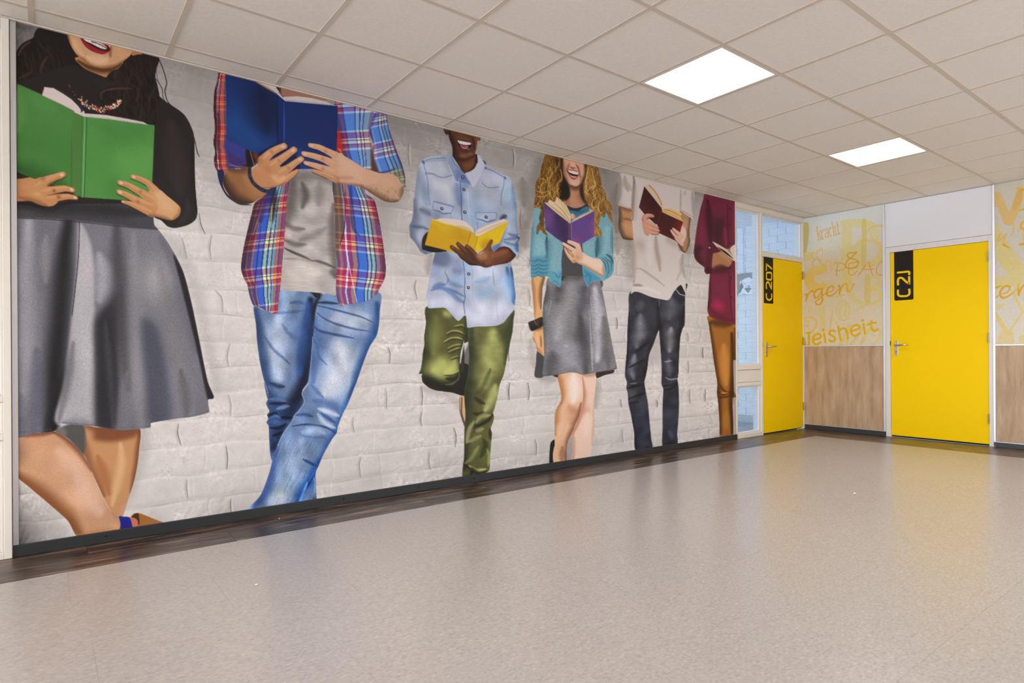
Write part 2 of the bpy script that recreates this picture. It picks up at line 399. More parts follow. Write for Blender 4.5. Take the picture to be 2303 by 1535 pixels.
def paint_woman_green(A):
    a1, a2, a3, a4 = view(30, 50, 5.356), view(30, 280, 5.356), view(30, 460, 2.896), view(30, 930, 4.9)
    SK, HA, SW, SR, BK, NE, SH = 1, 2, 3, 4, 5, 6, 7
    # soft shade on the wall
    A.F(a3('960,180 1060,330 1160,600 1230,900 1310,1250 1360,1240 1300,900 1230,560 1110,280'), (150, 144, 140), a=.3, feather=9)
    A.F(a4('1390,170 1500,160 1480,420 1400,700 1300,950 1240,1060'), (170, 163, 158), a=.45, feather=7)
    # legs
    m = A.F(a4('780,130 900,150 1150,160 1390,165 1384,400 1367,560 1330,740 1280,900 1230,1060 1200,1140 1160,1140 1080,1080 1000,940 900,720 830,560 790,480 768,450 793,330 788,230'), (203, 152, 106), SK, clip=True)
    A.S(a4('760,200 800,420 860,620 1000,900'), 16, (150, 98, 62), .75, soft=12)
    A.S(a4('930,470 990,640 1060,880'), 22, (176, 112, 68), .7, soft=10)
    A.S(a4('1395,180 1385,420 1365,600 1300,860'), 14, (128, 78, 45), .85, soft=10)
    A.F(a4('760,120 1400,120 1400,200 1330,260 1100,310 890,290 880,200'), (120, 66, 40), a=.75, feather=5)
    A.S(a4('1180,330 1190,560 1130,820 1090,1000'), 18, (226, 182, 138), .8, soft=10)
    A.S(a4('1230,1000 1190,1120'), 14, (214, 160, 132), .7, soft=6)
    A.clip = None
    A.F(a4('455,195 530,150 640,110 775,125 797,330 770,455 690,370 600,280'), (98, 95, 92), feather=1)
    A.F(a4('470,180 540,150 590,200 560,260'), (132, 128, 124), a=.8, feather=3)
    m = A.F(a4('-30,240 250,215 440,195 560,255 680,350 780,475 850,600 920,780 1000,950 1070,1065 1175,1130 1185,1300 735,1370 600,1180 400,1000 200,830 -30,610'), (211, 163, 128), SK, clip=True)
    A.S(a4('20,660 200,810 420,990 620,1190 760,1380'), 30, (150, 96, 58), .85, soft=22)
    A.S(a4('450,200 600,280 740,420 860,620'), 12, (140, 92, 62), .8, soft=9)
    A.S(a4('40,235 250,225 450,205'), 8, (140, 80, 55), .7, soft=7)
    A.S(a4('500,420 700,700 850,950 950,1080'), 40, (226, 186, 162), .75, soft=26)
    A.S(a4('200,300 420,520 620,760'), 34, (219, 168, 132), .6, soft=22)
    A.S(a4('1090,1090 1160,1170 1170,1260'), 10, (190, 142, 112), .5, soft=6)
    A.S(a4('680,1360 900,1320 1180,1270'), 14, (205, 138, 88), .6, soft=10)
    A.grain(m, A.noise(0, 0), .012); A.grain(m, A.noise(12, 12), .02); firm(A, m, 1.2); A.clip = None
    A.F(a4('1270,1150 1330,1145 1380,1180 1395,1260 1290,1270'), (205, 128, 100), SK)
    A.F(a4('1297,1138 1330,1102 1380,1094 1450,1118 1600,1180 1650,1200 1380,1260 1385,1200 1360,1160'), (176, 120, 62), SH)
    A.F(a4('1300,1140 1330,1105 1375,1098 1385,1130 1390,1210 1375,1225 1370,1180 1340,1150'), (92, 56, 30), SH)
    A.F(a4('1163,1132 1210,1134 1275,1142 1295,1190 1308,1275 1182,1290 1180,1210'), (40, 46, 150), SH)
    A.S(a4('1278,1145 1298,1195 1306,1250'), 1.6, (70, 30, 150))
    # hair behind
    m = A.F(a1('20,420 50,335 110,262 190,218 240,190 262,120 330,60 650,60 1500,250 1740,420 1722,560 1708,660 1735,780 1750,900 1800,960 1700,1300 1200,1250 600,1000 20,860'), (44, 37, 34), HA)
    A.S(a1('1745,430 1800,560 1846,730 1825,830 1850,940 1900,1010'), 2.2, (58, 48, 44), .95, lab=HA)
    A.S(a1('1722,690 1790,800 1800,900 1830,960'), 1.8, (58, 48, 44), .8)
    A.S(a1('1715,560 1740,700 1800,830'), 1.2, (70, 60, 54), .7)
    A.clip = m
    hair_strands(A, (30, 80, 150, 200), 150, [(84, 62, 48), (66, 50, 42), (100, 76, 58), (26, 20, 18), (22, 18, 16)], 60, 4.5, .34, 75, 6)
    A.S(a1('60,400 110,310 200,240'), 2, (150, 125, 100), .6, soft=1)
    A.S(a1('330,620 345,520 410,420'), 4, (120, 86, 62), .55, soft=2.5); A.S(a1('60,680 150,640 230,600'), 4, (116, 84, 62), .5, soft=2.5)
    A.clip = None
    # jumper
    m = A.F(a1('700,520 830,570 1000,632 1130,678 1250,680 1400,620 1690,700 1760,900 1880,990 2000,1070 2070,1135 2130,1240')
            + a2('2172,130 2182,400 2188,700 2207,950 2217,1060 2192,1150 2100,1215 1950,1250 1860,1232 1780,1160 1690,1110 1690,960 1300,985 -40,985 -40,10')
            + a1('-40,800 300,650'), (52, 46, 44), SW, clip=True)
    A.S(a2('1900,0 1960,400 2000,800'), 34, (68, 59, 57), .8, soft=22)
    A.S(a2('2180,100 2190,700 2215,1050'), 10, (40, 35, 34), .8, soft=8)
    A.S(a2('2090,900 2100,1050 2000,1180'), 10, (66, 58, 56), .7, soft=6)
    A.S(a1('1000,700 1100,760 1500,720'), 24, (60, 52, 52), .5, soft=14)
    A.clip = None
    # face, neck
    A.F(a1('740,440 850,560 1000,628 1130,672 1200,620 1320,500 1280,440 900,420'), (196, 140, 92), SK, clip=True)
    A.S(a1('780,470 900,540 1050,580 1180,570 1300,500'), 9, (96, 58, 34), .9, soft=7)
    A.clip = None
    m = A.F(a1('632,90 668,225 702,305 752,385 810,440 900,503 1000,545 1100,556 1200,545 1300,495 1400,412 1440,340 1300,200 640,60'), (214, 168, 128), SK, clip=True)
    A.S(a1('640,120 700,320 800,440 950,535 1100,560 1240,535 1380,440'), 7, (140, 88, 52), .85, soft=8)
    A.S(a1('900,430 1020,470 1120,450'), 22, (236, 196, 160), .8, soft=11)
    A.S(a1('730,220 760,320 830,400'), 18, (232, 186, 146), .7, soft=10)
    A.S(a1('1180,300 1165,360 1170,420'), 5, (160, 98, 50), .8, soft=4)
    A.S(a1('1260,330 1330,380 1300,440'), 18, (226, 172, 120), .6, soft=8)
    A.clip = None
    A.F(a1('1428,350 1428,400 1470,432 1512,420 1550,385 1500,330'), (200, 140, 84), SK)
    A.F(a1('800,170 830,248 880,312 950,358 1050,392 1112,386 1168,335 1120,270 1000,220 900,180'), (168, 46, 62), SK)
    A.F(a1('818,180 860,240 920,275 1000,320 1080,350 1150,352 1165,330 1120,290 1000,240 880,190'), (32, 20, 20))
    A.F(a1('822,180 868,232 940,265 1010,302 1070,328 1118,332 1128,312 1090,280 1010,240 900,190'), (238, 230, 226))
    for t in ('905,222 912,252', '952,240 950,272', '996,254 990,292', '1038,274 1030,314', '1076,290 1070,328'): A.S(a1(t), .7, (170, 160, 158), .8)
    A.S(a1('940,235 1040,270 1150,330'), 2.2, (120, 40, 44))
    # hair in front
    m = A.area(a1('1280,560 1420,420 1560,395 1750,440 1725,560 1708,660 1740,790 1760,920 1720,1060 1700,1250 1400,1180 1150,1100 1020,900 1120,800 1290,740 1120,690 1180,600'))
    A.put(m, (48, 40, 37), 1, HA); A.clip = m
    hair_strands(A, (220, 130, 350, 260), 170, [(80, 60, 48), (64, 50, 42), (92, 70, 54), (26, 20, 18), (24, 19, 17)], 60, 4.5, .34, 82, 7)
    A.S(a1('1060,930 1050,870 1120,820 1260,800 1420,800'), 3.2, (128, 96, 66), .65, soft=2)
    A.S(a1('1480,960 1500,880 1490,800'), 3, (112, 82, 58), .5, soft=2)
    A.clip = None
    for t in ('2090,1180 2140,1290 2170,1380', '1760,900 1830,960 1900,1040'): A.S(a1(t), 1.6, (50, 42, 38), .8)
    A.S(a2('2120,30 2180,170 2210,330 2240,390'), 1.7, (62, 52, 46), .9); A.S(a2('2140,100 2195,250 2225,360'), 1.3, (62, 52, 46), .8)
    # necklace
    rs = A.rs
    A.S(a1('800,940 870,995 960,1040 1060,1065 1150,1042 1230,1005 1290,955'), 6.5, (112, 30, 28), .85, soft=.9, lab=NE)
    for t, n, w in (('800,930 870,990 960,1030 1060,1060 1150,1035 1230,1000 1290,950', 260, 40), ('670,760 700,830 745,885', 14, 12)):
        c = A.smooth(a1(t), False, 12)
        for _ in range(n):
            p = c[rs.randint(len(c))]+rs.randn(2)*[1.6, w/5.356*.42]
            col = [(176, 44, 34), (196, 60, 40), (120, 26, 24), (226, 232, 205), (170, 205, 180), (210, 140, 80), (60, 40, 40), (245, 240, 220)][rs.randint(8)]
            A.D(p, rs.uniform(.8, 2.2) if n > 20 else 1.1, col, .95 if n > 20 else .5, hard=1, lab=NE)
    # skirt
    o = a3('-20,40 200,28 420,0 900,10 912,90 918,135 940,160 1000,240 1060,340 1110,450 1160,640 1210,880 1265,1150 1306,1250 1298,1266 1268,1272 1276,1350 1270,1356 1180,1380 1050,1396 896,1424 892,1452 760,1466 680,1468 536,1445 400,1432 275,1424 312,1436 262,1476 150,1490 -20,1500')
    m = A.F(o, (126, 124, 134), SR, clip=True)
    A.S(a3('375,20 335,300 300,800 250,1250 220,1600'), 40, (56, 55, 58), .9, soft=24)
    A.S(a3('380,1000 300,1300 260,1480'), 22, (44, 43, 46), .85, soft=14)
    A.S(a3('100,120 85,500 80,850 60,1350'), 42, (164, 161, 170), .85, soft=24)
    A.S(a3('215,210 200,330 210,500'), 16, (150, 147, 152), .7, soft=13)
    A.S(a3('150,950 160,1300 130,1500'), 30, (104, 104, 116), .6, soft=18)
    A.S(a3('50,1250 60,1400'), 30, (120, 120, 132), .6, soft=16)
    A.F(a3('428,118 500,240 524,420 528,700 530,1000 532,1443 275,1424 320,1200 350,1000 372,800 398,560 418,350'), (166, 163, 168), a=.95, feather=2.2)
    A.S(a3('300,1400 350,1150 390,900'), 14, (120, 118, 126), .7, soft=11)
    A.S(a3('330,1420 430,1430 530,1440'), 22, (128, 127, 138), .7, soft=12)
    A.F(a3('530,760 620,640 700,560 690,900 690,1200 660,1460 536,1446 532,1000'), (66, 65, 70), a=.95, feather=7)
    A.S(a3('600,760 630,1100 650,1450'), 12, (92, 91, 96), .6, soft=9)
    A.S(a3('670,100 680,400 715,800 745,1200'), 32, (92, 89, 94), .85, soft=19)
    A.S(a3('560,330 590,460 560,620'), 28, (168, 165, 176), .7, soft=17)
    A.S(a3('780,200 795,600 800,1000 840,1560'), 30, (144, 142, 148), .8, soft=17)
    A.S(a3('740,1100 720,1300 700,1460'), 20, (122, 120, 126), .7, soft=12)
    A.F(a3('836,740 930,790 980,1000 1030,1390 895,1424 870,1200 840,950'), (92, 94, 106), a=.85, feather=7)
    A.D(a3('930,490')[0], 42, (166, 163, 166), .85, ry=54)
    A.S(a3('960,400 1030,800 1100,1150 1170,1480'), 34, (138, 135, 140), .7, soft=19)
    A.S(a3('1090,1080 1120,1250 1130,1390'), 20, (100, 98, 102), .6, soft=12)
    A.S(a3('960,220 1060,420 1120,650 1190,950'), 22, (110, 108, 120), .5, soft=14)
    A.F(a3('1040,320 1110,450 1160,640 1210,880 1265,1150 1308,1252 1296,1268 1266,1272 1220,1060 1180,880 1130,680 1080,480'), (62, 57, 63), feather=1)
    A.F(a3('-20,0 912,0 918,135 942,162 820,156 700,140 560,124 430,112 200,92 -20,84'), (84, 83, 88), a=.95, feather=2)
    A.S(a3('20,10 400,20 900,60'), 26, (62, 61, 64), .75, soft=16)
    A.S(a3('20,88 200,95 430,114 700,142 940,162'), 1.2, (52, 50, 54), .8)
    A.S(a3('430,115 426,300 408,500 382,720'), 1.8, (50, 48, 52), .85, soft=.8)
    A.S(a3('275,1418 400,1424 530,1436'), 1.2, (96, 94, 104), .8)
    for t in ('690,1452 890,1440', '900,1414 1180,1368 1272,1340', '40,1482 250,1462'): A.S(a3(t), 1.1, (100, 98, 112), .7)
    A.grain(m, A.noise(0, 0), .03); A.grain(m, A.noise(14, 26), .03); firm(A, m, 1.25); A.clip = None
    # green book
    m = A.F(a1('46,746 200,815 360,886 560,985 735,1078 742,1102 842,1142') + a2('822,878 760,860 560,760 240,655 120,606 44,576') + a1('38,1000'), (90, 150, 74), BK, smooth=False, clip=True)
    A.S(a2('40,520 250,620 600,760'), 40, (60, 112, 50), .9, soft=30)
    A.S(a2('200,200 500,300 640,500'), 60, (80, 142, 64), .6, soft=40)
    A.S(a1('60,800 60,1000 60,1300'), 22, (116, 172, 98), .7, soft=16)
    A.S(a1('200,900 500,1050'), 26, (98, 160, 84), .6, soft=20)
    A.clip = None
    m = A.F(a1('840,1138 1150,1172 1700,1246') + a2('1700,20 1672,690 1640,932 1300,912 820,880 840,10'), (95, 160, 80), BK, smooth=False, clip=True)
    A.S(a1('950,1200 1300,1260 1650,1290'), 30, (90, 156, 78), .8, soft=24)
    A.S(a2('1100,60 1300,160 1550,60'), 40, (88, 150, 76), .6, soft=30)
    A.S(a2('1300,420 1500,500 1640,350'), 60, (110, 178, 90), .8, soft=40)
    A.S(a2('1200,700 1250,850 1350,900'), 34, (82, 146, 70), .6, soft=22)
    A.clip = None
    A.F(a1('735,1078 842,1142') + a2('838,0 822,878 800,870 690,800 690,300 705,0'), (92, 142, 70), BK, smooth=False, clip=True)
    A.S(a2('690,0 690,840'), 5, (72, 118, 56), .6, soft=4); A.clip = None
    A.S(a1('860,1145') + a2('862,0 852,300 845,600 836,872'), 4.2, (124, 190, 116), .9, soft=1.5, smooth=False)
    A.S(a1('884,1150') + a2('880,0 872,300 862,600 852,872'), 1.8, (50, 102, 54), .9, smooth=False)
    A.S(a1('835,1145') + a2('828,0 820,300 812,600 806,868'), 1.4, (74, 124, 62), .7, smooth=False)
    # pages
    A.F(a1('372,787 490,801 600,868 700,935 780,1015 818,1068 810,1096 852,1070 858,1104 1100,1122 1330,1160 1560,1206 1625,1240 1590,1236 1150,1174 880,1146 842,1140 735,1092 728,1072 560,985 343,885'), (222, 208, 204), BK, smooth=False)
    A.F(a1('490,802 600,840 720,925 820,1005 850,1060 818,1088 812,1052 770,985 690,920 590,860'), (62, 54, 64), BK)
    A.S(a1('372,789 343,884'), 1.2, (176, 40, 96), .9); A.S(a1('345,884 560,984 732,1074'), 1, (190, 160, 140), .8)
    A.S(a1('880,1126 1200,1170 1560,1222'), 1.2, (190, 176, 172), .8)
    # hands
    A.on = SK
    sk, dk, li, nl = (206, 150, 98), (92, 54, 30), (226, 178, 132), (236, 200, 180)
    A.S(a2('40,930 300,985 470,1010 700,930'), 10, (38, 36, 38), .5, soft=7, lab=-1)
    A.F(a2('-30,690 120,655 200,643 262,660 340,640 400,700 420,760 520,830 560,900 520,955 470,985 400,990 300,965 200,925 -30,915'), sk, SK)
    hand_finger(A, a2('600,600 500,640 380,690 260,760'), [12, 16, 22, 26], sk, dk, li, nl, SK)
    hand_finger(A, a2('716,790 620,772 480,790 330,820'), [10, 13, 17, 24], sk, dk, li, nl, SK)
    hand_finger(A, a2('755,883 660,868 540,880 400,900'), [8.5, 12, 15, 24], sk, dk, li, nl, SK)
    A.S(a2('410,852 480,842 560,825 660,812'), 2, dk, .7, soft=1.2)
    A.S(a2('405,735 440,715 560,655'), 3, (60, 70, 30), .6, soft=2)
    A.S(a2('80,720 200,760 320,870'), 30, (214, 160, 108), .6, soft=18); A.S(a2('80,880 260,930 400,975'), 10, (160, 104, 62), .7, soft=7)
    A.D(a2('490,798')[0], 4, (128, 76, 44), .7); A.D(a2('360,655')[0], 6, (160, 96, 60), .5); A.D(a2('545,872')[0], 5, (128, 76, 44), .6); A.D(a2('290,840')[0], 9, (234, 182, 122), .6, ry=5)
    A.F(a2('1640,800 1700,760 1780,800 1850,862 1960,950 2008,1000 2014,1050 1985,1112 1900,1158 1750,1122 1650,1096 1560,1050 1600,980 1620,900 1620,860'), (216, 166, 116), SK)
    hand_finger(A, a2('1435,628 1520,655 1620,705 1700,790'), [10, 12, 14, 20], sk, (50, 80, 36), li, nl, SK)
    hand_finger(A, a2('1280,700 1380,730 1520,810 1680,900'), [11, 13, 16, 24], sk, (50, 76, 36), li, nl, SK)
    hand_finger(A, a2('1270,810 1370,850 1500,920 1680,990'), [11, 13, 16, 24], sk, (70, 66, 34), li, nl, SK)
    hand_finger(A, a2('1315,930 1400,950 1520,1000 1660,1060'), [6, 10, 14, 20], sk, (70, 50, 34), li, (226, 190, 170), SK)
    A.S(a2('1720,830 1800,900 1900,1020'), 34, (230, 186, 146), .75, soft=20); A.S(a2('1640,1090 1760,1120 1900,1150'), 8, (150, 98, 58), .7, soft=6)
    A.S(a2('2005,1000 2000,1080 1920,1140'), 6, (160, 108, 66), .6, soft=5)
    for t in ('1500,928', '1530,812'): A.D(a2(t)[0], 4, (150, 92, 56), .55)
    A.on = None
WEFT = [(0, .46, (62, 118, 205)), (.46, .51, (150, 205, 225)), (.51, .68, (122, 62, 148)), (.68, .715, (215, 210, 205)), (.715, .745, (90, 40, 120)), (.745, .82, (205, 212, 190)),
        (.82, .85, (90, 40, 120)), (.85, .94, (140, 80, 150)), (.94, 1, (165, 195, 225))]
def plaid(A, m, left, right, warp, v0, per, slope=0., k=.52, weft=WEFT, shade=None):
    """woven check: warp colours run between two edge curves, weft bands cross them"""
    if m is None: return
    j, i, kk = m; h, w = kk.shape
    X, Y = A.PX[j:j+h, i:i+w], A.PY[j:j+h, i:i+w]
    left, right = np.array(sorted(left, key=lambda p: p[1])), np.array(sorted(right, key=lambda p: p[1]))
    xl, xr = np.interp(Y, left[:, 1], left[:, 0]), np.interp(Y, right[:, 1], right[:, 0])
    u = np.clip((X-xl)/np.maximum(xr-xl, 1), 0, .9999); v = ((Y+slope*(X-xl)-v0)/per) % 1
    def bands(t, lst):
        c = np.zeros(t.shape+(3,), np.float32); e = .006
        for a, b, col in lst:
            q = np.clip((t-a)/e+.5, 0, 1)*np.clip((b-t)/e+.5, 0, 1)
            c += q[..., None]*np.array(col, np.float32)/255
        return c
    cw, cf = bands(u, warp), bands(v, weft)
    c = cw*k+cf*(1-k)
    g = c.mean(-1, keepdims=True); c = np.clip((g+(c-g)*.92-.38)*1.16+.40, .03, 1)
    A.put(m, lambda *_: c)

def paint_man_blue(A):
    b1, b2, b3, b4, b5 = view(470, 160, 4.951), view(530, 300, 7.197), view(530, 400, 4.953), view(540, 630, 5.685), view(540, 860, 5.116)
    SK, SH, TS, JE, BK, BR = 11, 12, 13, 14, 15, 16
    A.F(b1('2000,1200 2200,1300 2120,1480 1850,1520 1880,1400'), (150, 143, 138), a=.4, feather=9)
    A.F(b3('1560,260 1720,300 1700,600 1690,900 1640,800'), (172, 165, 160), a=.5, feather=10)
    # jeans: far leg, then near leg
    m = A.F(b4('172,330 330,380 500,100 900,140 1010,180 985,330 965,420 955,560 935,700 920,900 905,1060 888,1200 870,1300 800,1400 790,1460') + b5('720,130 735,220 690,300 620,380 590,450 500,570 430,720 372,900 345,830 332,650 326,500 300,460 322,420 308,370 336,330 298,250 320,180 315,110 272,0')
            + b4('350,1530 350,1420 300,1270 250,1040 215,780 200,560'), (110, 136, 176), JE, clip=True)
    A.S(b4('900,250 880,700 840,1100 780,1400') + b5('640,200 500,450 380,750'), 30, (34, 48, 78), .95, soft=15)
    A.S(b4('870,300 830,760 760,1200'), 24, (56, 92, 150), .8, soft=16)
    A.S(b4('480,480 470,700 460,1000 500,1250'), 44, (176, 188, 212), .75, soft=26)
    A.S(b4('560,160 620,260 560,420'), 34, (150, 174, 208), .7, soft=18)
    A.S(b4('200,380 230,760 280,1060 380,1420'), 22, (56, 82, 126), .85, soft=15)
    A.S(b4('300,700 420,880 560,1000 640,1080'), 5, (70, 96, 140), .6, soft=4)
    A.S(b4('540,560 620,680 740,760'), 6, (84, 116, 168), .6, soft=5)
    A.S(b4('640,290 760,280 850,320'), 7, (66, 104, 160), .6, soft=5)
    A.S(b4('420,420 640,410 840,380'), 5, (70, 104, 158), .5, soft=4)
    A.S(b4('380,1310 480,1350 560,1360'), 8, (46, 64, 100), .8, soft=5); A.S(b4('360,1350 430,1460 520,1530'), 6, (110, 150, 200), .7, soft=4)
    A.F(b5('290,60 420,160 560,220 700,230 700,300 600,420 480,600 400,800 360,900 320,600 300,300'), (48, 72, 116), a=.8, feather=7)
    for t, w, c in (('340,190 450,190 540,230', 9, (96, 124, 172)), ('330,240 460,240 540,230', 5, (34, 46, 70)), ('420,300 540,270 560,270', 9, (120, 146, 188)), ('320,380 400,350 430,360', 6, (26, 34, 52)), ('330,420 400,380 470,410', 5, (84, 112, 158)),
                    ('470,400 560,400 600,410', 5, (24, 32, 50)), ('350,440 460,460 560,450', 12, (70, 98, 146)), ('340,520 440,520 530,470', 5, (28, 38, 58)), ('370,610 440,590 510,560', 5, (28, 38, 58)), ('350,660 420,650', 12, (58, 84, 128))):
        A.S(b5(t), w, c, .8, soft=3)
    A.grain(m, A.noise(0, 0), .035); A.grain(m, A.noise(5, 9), .05); firm(A, m, 1.25); A.clip = None
    m = A.F(b4('935,700 955,500 985,330 1010,200 1230,150 1500,150 1790,170 1782,400 1772,560 1742,710 1655,850 1575,1050 1505,1250 1440,1440') + b5('1335,0 1240,240 1180,360 1120,510 1108,580 1050,660 960,820 900,960 866,1040 878,1330 880,1420 400,1470 60,1500 230,1300 330,1050 372,890 430,720 500,570 590,450 620,380 690,295 735,220 708,130 760,50 790,0')
            + b4('800,1400 868,1300 890,1200 905,1000 920,850'), (122, 150, 192), JE, clip=True)
    A.S(b4('1250,820 1320,1000 1230,1250 1100,1450') + b5('1000,100'), 62, (198, 206, 224), .9, soft=34)
    A.S(b4('1200,520 1450,520 1600,480'), 44, (188, 200, 222), .8, soft=26)
    A.S(b4('1750,300 1770,560 1700,760 1560,1080 1420,1480'), 20, (58, 98, 158), .9, soft=14)
    A.S(b5('1330,0 1230,260 1110,560 950,850 870,1030'), 16, (56, 104, 172), .85, soft=11)
    A.S(b4('960,480 980,760 950,1000 930,1300'), 20, (96, 128, 178), .8, soft=12)
    for t, w, c, s in (('990,285 1100,285 1250,300', 5, (36, 56, 92), 3), ('980,320 1100,350 1300,400 1550,470 1700,540', 3.5, (70, 84, 128), 2), ('960,400 1060,480 1200,550 1450,620 1650,650', 4, (76, 96, 146), 2.5), ('930,570 1000,640 1150,680 1350,720 1450,740', 4.5, (64, 84, 132), 3), ('930,740 980,840 1010,980 1110,1080', 4, (86, 114, 164), 3), ('900,1330 1000,1440 1060,1500', 7, (92, 124, 178), 5)):
        A.S(b4(t), w, c, .75, soft=s)
    for t, w, c, s in (('640,375 740,365 830,390', 6, (70, 98, 154), 4), ('840,210 950,220 1100,290 1160,350', 16, (100, 130, 184), 9), ('900,300 1000,330 1130,380', 10, (196, 206, 226), 6), ('890,360 940,430 980,470 1090,520', 9, (190, 202, 224), 5), ('930,350 1000,400 1090,460', 7, (70, 96, 150), 4),
                       ('600,500 740,480 880,490 1000,520 1105,585', 4, (56, 72, 122), 2.2), ('720,570 860,540 960,580', 16, (164, 186, 220), 9), ('700,610 860,630 960,630 1040,680', 4, (104, 130, 180), 3), ('700,680 620,850 560,1000', 44, (160, 184, 222), 22), ('620,900 520,1150 460,1290', 40, (168, 194, 226), 24),
                       ('480,1280 400,1400', 34, (206, 216, 232), 18), ('420,760 360,1000 270,1280 160,1430', 20, (76, 104, 166), 13), ('900,900 800,1120 690,1280 640,1380', 24, (44, 100, 180), 12), ('720,880 800,920 890,965', 5, (44, 78, 136), 3), ('860,1050 780,1180 700,1330', 4, (30, 72, 142), 2.5), ('770,1150 730,1260 690,1360', 6, (130, 176, 226), 3), ('850,1090 860,1300', 2, (150, 180, 226), 1)):
        A.S(b5(t), w, c, .8, soft=s)
    # slanted denim streaks on the shin
    for _ in range(160):
        x, y = A.rs.uniform(400, 900), A.rs.uniform(560, 1380)
        A.S(b5('%f,%f %f,%f' % (x, y, x-45, y+95)), .9, [(206, 220, 238), (74, 112, 178)][A.rs.randint(2)], .3)
    A.grain(m, A.noise(0, 0), .03); A.grain(m, A.noise(5, 9), .04); firm(A, m, 1.25); A.clip = None
    A.S(b4('925,720 915,900 900,1080 880,1240 868,1310 800,1400 790,1470'), 1.4, (176, 196, 222), .7); A.S(b5('708,130 735,220 690,300 620,380 590,450 500,570 430,720'), 1.3, (170, 190, 218), .7)
    A.F(b4('890,150 1040,165 1030,230 990,290 950,420 930,560 920,500 930,330 960,240'), (24, 28, 38), a=.85, feather=1.5)
    A.S(b4('905,165 930,205 975,235'), 1, (170, 186, 206), .8); A.S(b4('1035,170 1030,225 1000,262'), 1, (140, 156, 180), .8)
    # t-shirt
    m = A.F(b3('560,-160 1110,-160 1110,300 1120,600 1135,900 1140,1295 1000,1288 760,1268 480,1240 500,1000 520,760 540,400'), (190, 183, 179), TS, clip=True)
    A.F(b3('1540,1180 1600,1200 1608,1316 1540,1310'), (210, 203, 198), TS)
    A.S(b3('640,0 600,300 560,520'), 26, (120, 114, 112), .85, soft=18); A.S(b3('740,60 780,200 740,330'), 14, (110, 104, 102), .8, soft=10)
    A.S(b3('560,0 900,-20 1100,60'), 18, (140, 134, 130), .8, soft=14); A.S(b3('930,60 920,300'), 16, (150, 143, 138), .6, soft=12)
    A.S(b3('1090,300 1080,520 1100,900 1110,1100'), 16, (120, 113, 110), .8, soft=12)
    for t, w, c, s in (('550,500 640,560 760,570', 10, (120, 112, 110), 6), ('540,690 660,740 780,740', 9, (120, 113, 112), 6), ('540,780 640,830 760,880 850,925', 5, (64, 60, 62), 3), ('850,922 900,925 1000,955 1100,1000', 5, (84, 80, 80), 3), ('540,900 700,905 840,925', 5, (150, 142, 140), 4),
                       ('1000,560 860,640 720,690', 14, (150, 143, 140), 9), ('560,620 600,640', 12, (222, 214, 214), 7), ('820,760 900,830', 22, (222, 214, 210), 13), ('600,1050 900,1060', 40, (218, 209, 204), 22), ('1060,1040 1100,1080', 10, (120, 112, 108), 7), ('860,300 840,430', 20, (216, 208, 204), 12)):
        A.S(b3(t), w, c, .75, soft=s)
    n = A.noise(4, 0); A.grain(m, n, .018); A.grain(m, A.noise(8, 8), .035); firm(A, m, 1.12); A.clip = None
    # open shirt, left front
    L = b3('380,0 215,280 180,400 140,560 90,780 60,1000 85,1110 130,1200 140,1300 190,1420 200,1500'); Rr = b3('590,0 572,200 552,500 530,780 515,960 495,1200 455,1510')
    m = A.area(b3('430,60 590,0 572,200 552,500 530,780 515,960 495,1200 470,1400 455,1512 370,1492 250,1440 190,1412 150,1300 130,1190 120,1175 82,1100 58,1000 88,780 138,560 178,400 212,285 340,180'))
    warp = [(0, .1, (112, 26, 34)), (.1, .13, (190, 90, 40)), (.13, .23, (120, 28, 34)), (.23, .27, (216, 100, 36)), (.27, .34, (72, 70, 170)), (.34, .48, (54, 80, 196)), (.48, .52, (40, 34, 96)), (.52, .6, (214, 232, 130)), (.6, .64, (38, 36, 96)), (.64, .71, (204, 226, 150)), (.71, .74, (52, 40, 110)),
            (.74, .79, (150, 190, 150)), (.79, .88, (244, 110, 30)), (.88, .91, (120, 40, 60)), (.91, 1, (226, 40, 30))]
    A.put(m, (120, 60, 100), 1, SH); plaid(A, m, L, Rr, warp, b3('0,835')[0][1], 81, .12)
    A.clip = m
    A.S(b3('215,290 150,560 80,850 70,1040'), 24, (70, 20, 24), .5, soft=14); A.S(b3('430,90 420,300 400,480'), 14, (30, 26, 50), .7, soft=9)
    A.S(b3('280,540 220,1080 215,1250 240,1430'), 2.2, (40, 34, 80), .6, soft=1.5); A.S(b3('300,250 260,420 190,640'), 2, (240, 190, 140), .6, soft=1.2)
    A.S(b3('400,120 300,300 270,480'), 18, (60, 30, 90), .6, soft=10); A.S(b3('410,300 400,340 395,560'), 3, (226, 226, 130), .7, soft=1.5)
    A.clip = None
    # right front
    L = b3('1095,0 1100,300 1110,500 1115,800 1135,960 1122,1070 1120,1280 1160,1420'); Rr = b3('1400,0 1540,260 1600,500 1640,750 1668,980 1660,1100 1610,1240 1590,1400')
    m = A.area(b3('1092,0 1400,0 1440,170 1540,250 1600,500 1640,750 1668,980 1662,1100 1630,1180 1600,1230 1580,1280 1500,1350 1362,1396 1250,1406 1162,1420 1118,1285 1122,1070 1135,960 1115,800 1110,500 1100,300'))
    warp = [(0, .06, (190, 40, 50)), (.06, .12, (240, 110, 60)), (.12, .2, (222, 24, 60)), (.2, .24, (255, 235, 230)), (.24, .33, (216, 20, 56)), (.33, .42, (250, 130, 60)), (.42, .46, (60, 60, 150)), (.46, .62, (70, 116, 220)), (.62, .65, (50, 44, 120)), (.65, .7, (206, 230, 170)), (.7, .73, (50, 44, 130)), (.73, .79, (210, 230, 150)),
            (.79, .82, (70, 40, 110)), (.82, .89, (230, 130, 60)), (.89, 1, (190, 36, 44))]
